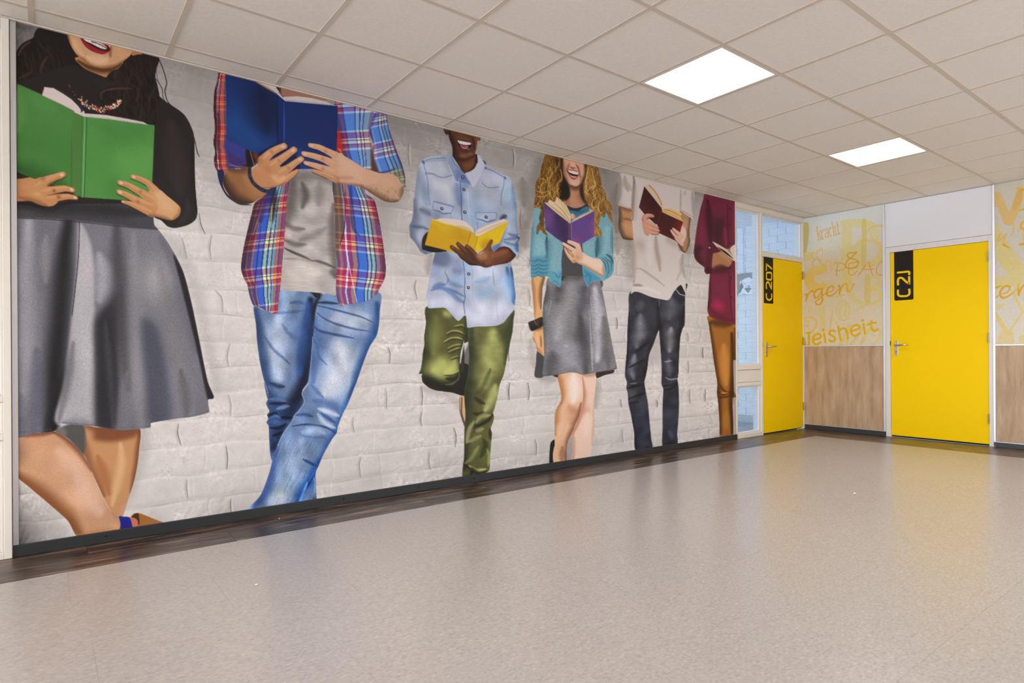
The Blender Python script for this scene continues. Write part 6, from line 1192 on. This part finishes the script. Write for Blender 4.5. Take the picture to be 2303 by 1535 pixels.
# ------------------------------------------------------------------ walls
wl = empty('wall_left'); tag(wl, kind='structure')
box('plaster', XN, 6.212, 0, .12, 0, H+.1, M_WALL, wl)
wr = empty('wall_right'); tag(wr, kind='structure')
box('plaster', XB+.005, XB+.14, YB, -1.96, 0, H+.1, M_WALL, wr); box('plaster', XB+.005, XB+.14, -.95, 0, 0, H+.1, M_WALL, wr); box('plaster', XB+.02, XB+.14, -1.96, -.95, 2.165, H+.1, M_WALL, wr)
wb = empty('wall_back'); tag(wb, kind='structure')      # behind the camera; its window band is added for the fill light
box('plaster', XN, XB, YB-.14, YB, 0, .8, M_WALL, wb); box('plaster', XN, XB, YB-.14, YB, 2.3, H+.1, M_WALL, wb); box('plaster', XN, 2.4, YB-.14, YB, .8, 2.3, M_WALL, wb); box('plaster', 7.4, XB, YB-.14, YB, .8, 2.3, M_WALL, wb)
wn = empty('wall_near'); tag(wn, kind='structure')
box('plaster', XN-.14, XN, YB, -6.1, 0, H+.1, M_WALL, wn); box('plaster', XN-.14, XN, -.5, 0, 0, H+.1, M_WALL, wn); box('plaster', XN-.14, XN, -6.1, -.5, 2.58, H+.1, M_WALL, wn); box('plaster', XN-.14, XN, -6.1, -.5, 0, .22, M_WALL, wn)
# skirting
bl = empty('baseboard_left'); tag(bl, kind='structure'); box('board', -.081, 6.211, -.016, 0, 0, .0585, M_BLACK, bl, .002)
for x in (.30, 1.62, 2.18, 2.66, 3.6, 4.5, 5.4):
    bm = bmesh.new(); bmesh.ops.create_cone(bm, cap_ends=True, segments=12, radius1=.0055, radius2=.0045, depth=.003, matrix=Matrix.Translation((x, -.0175, .034)) @ Matrix.Rotation(math.radians(90), 4, 'X')); mesh_obj('screw', bm, M_SIGN, bl)
br = empty('baseboard_right'); tag(br, kind='structure'); box('board', XB-.014, XB+.004, -.945, 0, 0, .052, M_BLACK, br, .002); box('board', XB-.014, XB+.004, YB, -1.966, 0, .048, M_BLACK, br, .002)
# metal trims and ceiling edge profile
def trim(n, *a, m=M_ALU): o = box('trim_%d' % n, *a, m, None, .0015); tag(o, kind='structure'); return o
trim(1, -.084, -.060, -.011, 0, .058, H-.006); trim(2, 6.203, 6.212, -.012, 0, .055, H-.012, m=M_CREAM)
trim(3, XN, XB, -.020, -.0005, H-.010, H-.0015, m=M_GRID); trim(4, XB-.012, XB, YB, 0, H-.006, H-.0015, m=M_GRID)
trim(5, XB-.012, XB, -.947, -.925, .052, H-.008); trim(6, XB-.012, XB, -1.972, -1.953, .048, H-.008); trim(7, XB-.011, XB, -.925, 0, 1.038, 1.054); trim(8, XB-.011, XB, -3.2, -1.972, 1.030, 1.044); trim(9, XB-.008, XB, -.925, 0, .052, .060); trim(10, XB-.008, XB, -3.2, -1.972, .048, .056)

# ------------------------------------------------------------------ printed surfaces
def homography(Hm):
    Hm = np.array(Hm, float)
    def f(px, py):
        w = Hm[2, 0]*px+Hm[2, 1]*py+Hm[2, 2]
        return (Hm[0, 0]*px+Hm[0, 1]*py+Hm[0, 2])/w, (Hm[1, 0]*px+Hm[1, 1]*py+Hm[1, 2])/w
    inv = np.linalg.inv(Hm)
    def g(u, v):
        w = inv[2, 0]*u+inv[2, 1]*v+inv[2, 2]
        return (inv[0, 0]*u+inv[0, 1]*v+inv[0, 2])/w, (inv[1, 0]*u+inv[1, 1]*v+inv[1, 2])/w
    return f, g
def to_lin(c): return np.where(c <= .04045, c/12.92, ((c+.055)/1.055)**2.4)
def grid_mesh(name, A, cells, place, material, parent, gain=1.):
    """mesh of the given cells of the painted grid, coloured by the print"""
    j, i = np.nonzero(cells)
    if len(j) == 0: return None
    NX = A.NX
    q = np.stack([j*NX+i, (j+1)*NX+i, (j+1)*NX+i+1, j*NX+i+1], 1)
    ids, invx = np.unique(q, return_inverse=True); invx = invx.reshape(-1)
    vi, vj = ids % NX, ids//NX
    co = place(A.us[vi], A.vs[vj]).astype(np.float32)
    me = bpy.data.meshes.new(name); n = len(q)
    me.vertices.add(len(ids)); me.vertices.foreach_set('co', co.ravel())
    me.loops.add(n*4); me.loops.foreach_set('vertex_index', invx.astype(np.int32))
    me.polygons.add(n); me.polygons.foreach_set('loop_start', np.arange(0, n*4, 4, dtype=np.int32)); me.polygons.foreach_set('loop_total', np.full(n, 4, np.int32))
    me.update(calc_edges=True)
    at = me.attributes.new('print', 'FLOAT_COLOR', 'POINT')
    c = np.ones((len(ids), 4), np.float32); c[:, :3] = np.clip(to_lin(A.C[vj, vi])*gain, 0, 1); at.data.foreach_set('color', c.ravel())
    me.materials.append(material)
    o = bpy.data.objects.new(name, me); link(o)
    if parent is not None: o.parent = parent
    return o
# layout sheet of the picture -> metres on the wall
HM = [[0.001728622802, -1.089046773e-05, -0.1205030673], [-0.0003566105794, -0.00219320932, 2.755947862], [-0.0003395538114, 2.139217314e-06, 1]]
HP = [[0.1032813606, -0.0006506811801, -186.369163], [-0.009982124501, 0.1020549695, -80.123464], [-0.01052467322, 6.630631849e-05, 1]]
X0, X1, Z1, Z0 = -.062, 6.204, H-.0095, .055
NXm, NYm = 1150, 720
f_, g_ = homography(HM)
us = f_(np.linspace(37.5, 1653.5, NXm), np.full(NXm, 700.))[0]; us = X0+(us-us[0])*(X1-X0)/(us[-1]-us[0])   # finer towards the large figures
A = Art(f_, us, np.linspace(Z1, Z0, NYm), 7)
A.PX, A.PY = g_(*np.meshgrid(A.us, A.vs))
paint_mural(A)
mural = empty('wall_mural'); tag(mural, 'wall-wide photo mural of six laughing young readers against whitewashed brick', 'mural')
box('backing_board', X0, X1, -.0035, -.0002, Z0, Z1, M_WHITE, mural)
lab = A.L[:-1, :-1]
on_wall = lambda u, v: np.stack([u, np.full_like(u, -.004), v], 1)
# small loose bits of a part go to whatever surrounds them, then every connected piece becomes an object
for _ in range(3):
    for l, g in islands(lab):
        if len(g) < 150:
            j, i = g[0]//lab.shape[1], g[0] % lab.shape[1]; lab.ravel()[g] = lab[j, i-1] if i else lab[j-1, i]
    lab = lab.copy()
readers = {}
flat_n = lab.size
backdrop = np.zeros(lab.shape, bool)
for l, g in sorted(islands(lab), key=lambda q: (q[0], -len(q[1]))):
    cells = np.zeros(flat_n, bool); cells[g] = True; cells = cells.reshape(lab.shape)
    if l == 0:
        grid_mesh('brick_backdrop', A, cells, on_wall, M_PRINT, mural); continue
    k, part = l//10, l % 10
    if k not in readers:
        u = float(A.us[g % lab.shape[1]].mean())
        readers[k] = link(bpy.data.objects.new('reader', None), mural); readers[k]['label'] = READERS[k][0]; readers[k].location = (u, 0, Z0); readers[k].empty_display_size = .1
    nm = READERS[k][1][part]
    if nm == 'skin':
        zc = float(A.vs[g//lab.shape[1]].mean()); nm = 'face' if zc > 2.25 else 'hand' if zc > 1.0 else 'leg'
    o = grid_mesh(nm, A, cells, on_wall, M_PRINT, readers[k]); o.matrix_parent_inverse = Matrix.Translation(-readers[k].location)
# the two lettering panels on the right-hand wall
f_, g_ = homography(HP)
def letter_panel(y0, y1, z0, z1, n, fn, label, seed):
    P = Art(f_, np.linspace(y0, y1, n[0]), np.linspace(z1, z0, n[1]), seed); fn(P)
    t = empty('lettering_panel', (XB, (y0+y1)/2, z0)); tag(t, label, 'wall panel', 'printed lettering panels')
    box('board', XB-.004, XB+.004, y1, y0, z0, z1, M_WHITE, t)
    o = grid_mesh('lettering_print', P, np.ones((P.NY-1, P.NX-1), bool), lambda u, v: np.stack([np.full_like(u, XB-.0045), u, v], 1), M_PRINT2, t)
    o.matrix_parent_inverse = Matrix.Translation(-Vector(t.location))
letter_panel(0, -.925, 1.054, H-.008, (240, 360), paint_letters_a, 'pale panel of yellow lettering reading kracht, PEAC and Weisheit between the doors', 11)
letter_panel(-1.972, -3.2, 1.044, H-.008, (320, 360), paint_letters_b, 'pale yellow lettering panel at the right edge of the picture', 12)
def wood_panel(y0, y1, z0, z1, label):
    o = box('wood_panel', XB-.006, XB+.004, y1, y0, z0, z1, M_OAK, None, .001); tag(o, label, 'wall panel', 'oak-look lower wall panels')
wood_panel(0, -.925, .060, 1.038, 'light oak-look lower wall panel between the two yellow doors')
wood_panel(-1.972, -3.2, .056, 1.030, 'light oak-look lower wall panel at the right picture edge')

# ------------------------------------------------------------------ doors and glazing
def lever(parent, place, mirror=1, key=True):
    """back plate, lever handle, screws and lock cylinder; place(a, d, z): a along the wall, d out of the wall"""
    def bx(bm, a0, a1, d0, d1, z0, z1, bev=0):
        p, q = place(a0, d0, z0), place(a1, d1, z1)
        add_box(bm, min(p[0], q[0]), max(p[0], q[0]), min(p[1], q[1]), max(p[1], q[1]), min(p[2], q[2]), max(p[2], q[2]), bev)
    bm = bmesh.new(); bx(bm, -.019, .019, 0, .007, -.118, .054, .0025); pl = mesh_obj('handle_plate', bm, M_STEEL, parent)
    bm = bmesh.new(); add_tube(bm, [place(0, .006, 0), place(0, .02, 0), place(.0, .042, 0), place(.012, .054, .0), place(.035, .058, .001), place(.08, .058, .004), place(.122, .056, .006), place(.132, .05, .006)], [.011, .011, .0095, .0095, .009, .009, .0085, .006], 14)
    mesh_obj('lever', bm, M_STEEL, parent, True)
    for z in (.043, -.021, -.107):
        bm = bmesh.new(); add_tube(bm, [place(0, .0065, z), place(0, .0082, z)], .0032, 10); mesh_obj('screw', bm, M_SIGN, parent)
    bm = bmesh.new(); add_tube(bm, [place(0, .0065, -.070), place(0, .010, -.070)], .0085, 14); bx(bm, -.0045, .0045, .0065, .010, -.094, -.070); mesh_obj('lock_cylinder', bm, M_BRASS, parent)
def door_sign(parent, place, strokes, a0, a1, z0, z1):
    bm = bmesh.new()
    r = .016; pts = [(a0, z1), (a0, z0+r)]+[(a0+r-r*math.cos(t), z0+r-r*math.sin(t)) for t in (math.pi/8*k for k in range(1, 5))]+[(a1-r+r*math.sin(t), z0+r-r*math.cos(t)) for t in (math.pi/8*k for k in range(0, 5))]+[(a1, z1)]
    v0 = [bm.verts.new(place(a, .0003, z)) for a, z in pts]; v1 = [bm.verts.new(place(a, .0016, z)) for a, z in pts]
    bm.faces.new(v0); bm.faces.new(v1)
    for k in range(len(pts)): bm.faces.new((v0[k], v0[(k+1) % len(pts)], v1[(k+1) % len(pts)], v1[k]))
    bmesh.ops.recalc_face_normals(bm, faces=bm.faces)
    plate = mesh_obj('door_sign', bm, M_SIGN, parent)
    return plate
def letters(parent, place, strokes, names, w=.0215):
    for nm, st in zip(names, strokes):
        bm = bmesh.new()
        for s in st: add_ribbon(bm, s, w, lambda a, z, d: place(a, d, z), .0014, .0026)
        o = mesh_obj('character', bm, M_YEL, parent)
def hinge(parent, place, z):
    bm = bmesh.new(); add_tube(bm, [place(0, .006, z-.05), place(0, .006, z-.003)], .0075, 12); add_tube(bm, [place(0, .006, z+.003), place(0, .006, z+.05)], .0075, 12); add_tube(bm, [place(0, .006, z-.004), place(0, .006, z+.004)], .0055, 12)
    mesh_obj('hinge', bm, M_BRASS, parent)
S2J = [[[(1.0792, 1.6748), (1.0768, 1.643), (1.0811, 1.6131), (1.1032, 1.5991), (1.134, 1.5968), (1.169, 1.5976), (1.1908, 1.6144), (1.1944, 1.6434), (1.1903, 1.6753)]],
       [[(1.0808, 1.7225), (1.0775, 1.7613), (1.0821, 1.7954), (1.0999, 1.8074), (1.1219, 1.8013), (1.1438, 1.7771), (1.1698, 1.7478), (1.1916, 1.7310)], [(1.1916, 1.7230), (1.1919, 1.8163)]],
       [[(1.0692, 1.8682), (1.1399, 1.8681), (1.1835, 1.8683), (1.1943, 1.8575), (1.1911, 1.8286)]]]
S207 = [[[(6.855, 1.6733), (6.851, 1.6353), (6.8612, 1.6093), (6.8961, 1.5957), (6.9314, 1.5973), (6.9635, 1.614), (6.971, 1.6411), (6.9664, 1.6753)]],
        [[(6.8556, 1.7225), (6.8505, 1.7676), (6.8634, 1.7986), (6.888, 1.8059), (6.9091, 1.7996), (6.9403, 1.7539), (6.9665, 1.7290)], [(6.9668, 1.7200), (6.9673, 1.8147)]],
        [[(6.857, 1.8474), (6.8577, 1.9042), (6.8718, 1.9173), (6.9423, 1.9224), (6.9706, 1.9123), (6.9699, 1.8549), (6.9555, 1.8387), (6.8709, 1.8377), (6.857, 1.8474)]],
        [[(6.8546, 1.938), (6.8555, 2.0255)], [(6.8475, 2.0225), (6.982, 1.9700)]]]
# second door, in the right-hand wall
d2 = empty('door_2', (XB, -1.455, 0)); tag(d2, kind='structure')
X = XB
box('door_frame_post', X-.006, X+.10, -.998, -.947, 0, 2.165, M_WHITE, d2, .002); box('door_frame_post', X-.006, X+.10, -1.953, -1.916, 0, 2.165, M_WHITE, d2, .002); box('door_frame_head', X-.0055, X+.10, -1.916, -.998, 2.104, 2.165, M_WHITE, d2, .002)
box('over_panel', X-.004, X+.02, -1.953, -.947, 2.168, H-.008, M_PANEL, d2, .001)
leaf = box('door_leaf', X+.002, X+.042, -1.914, -1.0, .019, 2.101, M_YEL, None, .0015); leaf.parent = d2; leaf.matrix_parent_inverse = Matrix.Translation(-Vector(d2.location))
box('door_gap_shade', X+.03, X+.09, -1.914, -1.0, 0, .011, M_DARK, d2)  # dark strip standing in for the shade in the gap under the leaf
P2 = lambda a, d, z: (X+.002-d, -a, z)
door_sign(d2, P2, S2J, 1.040, 1.233, 1.552, 2.1005)
letters(d2, P2, S2J, 'C2J')
lever(d2, lambda a, d, z: (X+.002-d, -1.057-a, 1.043+z))
for z in (1.945, 1.112, .28): hinge(d2, lambda a, d, z: (X-.004-d*.5, -1.913-a, z), z)
box('strike_plate', X-.0065, X-.004, -1.0005, -.994, 1.045, 1.095, M_SIGN, d2)
# first door with its glazed side light and top light, in the picture wall
d1 = empty('door_1', (7.235, 0, 0)); tag(d1, kind='structure')
FY0, FY1 = -.004, .11
box('door_frame_post', 6.732, 6.765, FY0, FY1, 0, 2.61, M_CREAM, d1, .002); box('door_frame_post', 7.706, 7.740, FY0, FY1, 0, 2.61, M_CREAM, d1, .002)
leaf = box('door_leaf', 6.767, 7.703, .002, .042, .016, 2.100, M_YEL, None, .0015); leaf.parent = d1; leaf.matrix_parent_inverse = Matrix.Translation(-Vector(d1.location))
box('door_gap_shade', 6.767, 7.703, .03, .09, 0, .011, M_DARK, d1)  # same dark strip for the shade below this leaf
P1 = lambda a, d, z: (a, .002-d, z)
door_sign(d1, P1, S207, 6.800, 7.007, 1.553, 2.0995)
letters(d1, P1, S207, 'C207')
lever(d1, lambda a, d, z: (6.845+a, .002-d, 1.037+z))
for z in (1.94, 1.106, .282): hinge(d1, lambda a, d, z: (7.7045+a, -.004-d*.5, z), z)
box('strike_plate', 6.7645, 6.7675, -.0045, .0, 1.04, 1.09, M_SIGN, d1)
w2 = empty('window_2', (7.235, 0, 2.104)); tag(w2, kind='structure')            # top light
box('window_rail', 6.765, 7.706, FY0, FY1, 2.104, 2.158, M_CREAM, w2, .002); box('window_rail', 6.765, 7.706, FY0, FY1, 2.600, 2.61, M_CREAM, w2, .001)
box('head_rail', 6.212, 7.740, FY0, FY1, 2.612, H-.002, M_CREAM, w2, .002)
for a in ((6.765, 6.786, 2.158, 2.600), (7.668, 7.706, 2.158, 2.600)): box('glazing_bead', a[0], a[1], .010, .05, a[2], a[3], M_CREAM, w2, .002)
for a in ((6.786, 7.668, 2.158, 2.170), (6.786, 7.668, 2.588, 2.600)): box('glazing_bead', a[0], a[1], .010, .05, a[2], a[3], M_CREAM, w2, .002)
box('window_pane', 6.786, 7.668, .030, .036, 2.170, 2.588, M_GLASS, w2)
w1 = empty('window_1', (6.47, 0, 0)); tag(w1, kind='structure')                 # side light
box('window_stile', 6.212, 6.240, FY0, FY1, 0, 2.61, M_CREAM, w1, .002)
for z0, z1 in ((0, .045), (.590, .632), (.776, .822), (2.602, 2.611)): box('window_rail', 6.240, 6.732, FY0, FY1, z0, z1, M_CREAM, w1, .002)
box('panel', 6.243, 6.729, .008, .06, .635, .773, M_CREAM, w1, .003)
for z0, z1 in ((.045, .590), (.822, 2.602)):
    box('glazing_bead', 6.240, 6.256, .008, .05, z0, z1, M_CREAM, w1, .002); box('glazing_bead', 6.690, 6.732, .008, .05, z0, z1, M_CREAM, w1, .002)
    box('glazing_bead', 6.256, 6.690, .008, .05, z0, z0+.020, M_CREAM, w1, .002); box('glazing_bead', 6.256, 6.690, .008, .05, z1-.018, z1, M_CREAM, w1, .002)
    box('window_pane', 6.256, 6.690, .030, .036, z0+.020, z1-.018, M_GLASS, w1)
# the matching joinery at the left edge of the picture
w3 = empty('window_3', (-.5, 0, 0)); tag(w3, kind='structure')
box('window_stile', -.1175, -.086, -.024, -.001, 0, H-.012, M_CREAM, w3, .002); box('window_stile', -.90, -.86, -.024, -.001, 0, H-.012, M_CREAM, w3, .002)
for z0, z1 in ((0, .034), (.585, .617), (.773, .806), (2.61, H-.012)): box('window_rail', -.86, -.1175, -.024, -.001, z0, z1, M_CREAM, w3, .002)
for z0, z1 in ((.034, .585), (.617, .773), (.806, 2.61)):
    box('panel', -.86, -.1175, -.012, -.001, z0, z1, M_CREAM, w3)
    box('bead', -.129, -.1175, -.018, -.012, z0, z1, M_CREAM, w3, .002); box('bead', -.86, -.129, -.018, -.012, z1-.012, z1, M_CREAM, w3, .002); box('bead', -.86, -.129, -.018, -.012, z0, z0+.012, M_CREAM, w3, .002)

# ------------------------------------------------------------------ the classroom seen through the glazing
cr = empty('wall_classroom'); tag(cr, kind='structure')
M_MORTAR = mat('painted_mortar', (186, 194, 208), .8)[0]
box('mortar', XB+.012, XB+.13, .12, 5, 0, H+.1, M_MORTAR, cr)
BH, BW = .0965, .235
row = 0; z = .10
while z < H+.05:
    y = .12-(BW/2 if row % 2 else 0)
    while y < 2.0:
        a, b = max(y, .12), y+BW
        o = pieces('brick', cache, XB+.002, XB+.03, a, b, 0, BH, M_BRICK, cr, .006, .004); o.location.z = z
        o.location.x += RND.uniform(-.0015, .0015)
        y += BW
    z += BH; row += 1
box('wall_paint', 3.6, XB+.13, 5, 5.1, 0, .7, M_BRICK, cr); box('wall_paint', 3.5, 3.6, .12, 5.1, 0, H+.1, M_BRICK, cr); box('wall_paint', 3.6, XB+.13, 5, 5.1, 2.5, H+.1, M_BRICK, cr)
box('classroom_skirting', XB-.012, XB+.004, .12, 5, 0, .10, mat('skirting_grey', (150, 160, 166), .5)[0], cr, .002)
fc = box('floor_classroom', 3.6, XB, .11, 5, -.06, 0, M_GREYFLOOR); tag(fc, kind='structure')
cc = box('ceiling_classroom', 3.5, XB+.13, .12, 5.1, H+.02, H+.1, M_BRICK); tag(cc, kind='structure')
po = empty('poster', (XB-.012, .82, 1.755)); tag(po, 'dark poster of a white snow leopard on the classroom wall behind glass', 'poster')
def disc(bm, pts, d):
    f = bm.faces.new([bm.verts.new((XB-.014-d, y, z)) for y, z in pts])
YA, YE, ZA, ZE = .52, .955, 1.762, 2.058          # poster edges
box('sheet', XB-.013, XB-.001, YA, YE, ZA, ZE, mat('poster_dark', (74, 74, 78), .6)[0], po)
PY = lambda s: YE-(s-120)/466*(YE-.715)                 # traced column -> position along the wall
def shape(name, t, m, d):
    pts = [tuple(map(float, q.split(','))) for q in t.split()]
    P_ = Art.smooth(np.array(pts), True, 4)
    bm = bmesh.new()
    top = lambda s: 495-(s-120)*.163
    q = [(PY(x), ZE-(y-top(x))/690*(ZE-ZA)) for x, y in P_]
    f = bm.faces.new([bm.verts.new((XB-.0135-d, a, b)) for a, b in q]); bmesh.ops.triangulate(bm, faces=[f]); bmesh.ops.recalc_face_normals(bm, faces=bm.faces)
    for f in bm.faces:
        if f.normal.x > 0: f.normal_flip()
    mesh_obj(name, bm, m, po)
PW, PB, PBL, PPK = mat('poster_white', (226, 232, 242), .6)[0], mat('poster_black', (60, 60, 66), .6)[0], mat('poster_blue', (90, 150, 176), .6)[0], mat('poster_pink', (170, 150, 156), .6)[0]
shape('leopard', '180,1165 260,1060 290,960 350,880 250,860 225,740 290,690 350,650 420,610 490,580 560,610 640,660 720,700 760,760 740,860 660,900 640,960 700,1040 760,1110 580,1115 400,1130', PW, .0004)
shape('patch', '360,940 400,930 480,895 560,910 570,930 520,1010 470,1080 430,1040', PB, .0007); shape('patch', '280,830 320,800 350,830 320,845', PB, .0007); shape('patch', '455,850 490,830 540,870 520,890 480,870', PB, .0007); shape('patch', '335,770 360,740 355,780', PB, .0007); shape('patch', '560,690 585,700 575,725', PB, .0007)
shape('eye', '360,790 390,770 425,790 395,810', PBL, .0008); shape('eye', '525,755 550,735 580,745 555,775', PBL, .0008); shape('patch', '300,1130 340,1095 400,1130 350,1140', PPK, .0008); shape('patch', '385,880 420,850 450,880 415,890', PPK, .0008)
cable = bmesh.new(); add_tube(cable, [(XB-.006, .845, H+.01), (XB-.006, .845, 2.06)], .003, 8)
tag(mesh_obj('cable', cable, mat('cable_grey', (120, 126, 136), .6)[0]), 'thin grey cable hanging down the classroom wall above the poster', 'cable')

# ------------------------------------------------------------------ specks on the floor
def scrap(name, label, x, y, r, col, flat=.5, seed=0, cat='scrap'):
    rr = random.Random(seed); bm = bmesh.new(); bmesh.ops.create_icosphere(bm, subdivisions=2, radius=r)
    for v in bm.verts: v.co = Vector((v.co.x*rr.uniform(.6, 1.3), v.co.y*rr.uniform(.5, 1.1), (v.co.z*rr.uniform(.6, 1.2))*flat))
    lo = min(v.co.z for v in bm.verts)
    for v in bm.verts: v.co += Vector((x, y, -lo))
    tag(mesh_obj(name, bm, mat(name+'_m', col, .7)[0], None, True), label, cat)
scrap('paper_scrap', 'small white scrap on the grey floor in front of the denim jeans', .771, -1.142, .007, (236, 232, 226), .4, 1)
scrap('crumb', 'tiny yellow crumb on the dark border below the checked shirt man', 1.171, -.121, .006, (216, 180, 110), .4, 2)
scrap('paper_scrap', 'tiny white scrap on the floor in front of the wooden panel', 4.514, -1.993, .010, (240, 236, 230), .4, 3)
scrap('crumb', 'tiny orange crumb on the floor near the glazed side light', 4.767, -.756, .010, (190, 130, 40), .4, 4)
bm = bmesh.new(); add_tube(bm, [(1.615+.008*k, -1.86+.006*math.sin(k*1.3)+.004*k, .0012) for k in range(7)], .001, 6); tag(mesh_obj('thread', bm, mat('thread_m', (206, 190, 170), .8)[0]), 'short pale thread lying on the grey floor', 'thread')
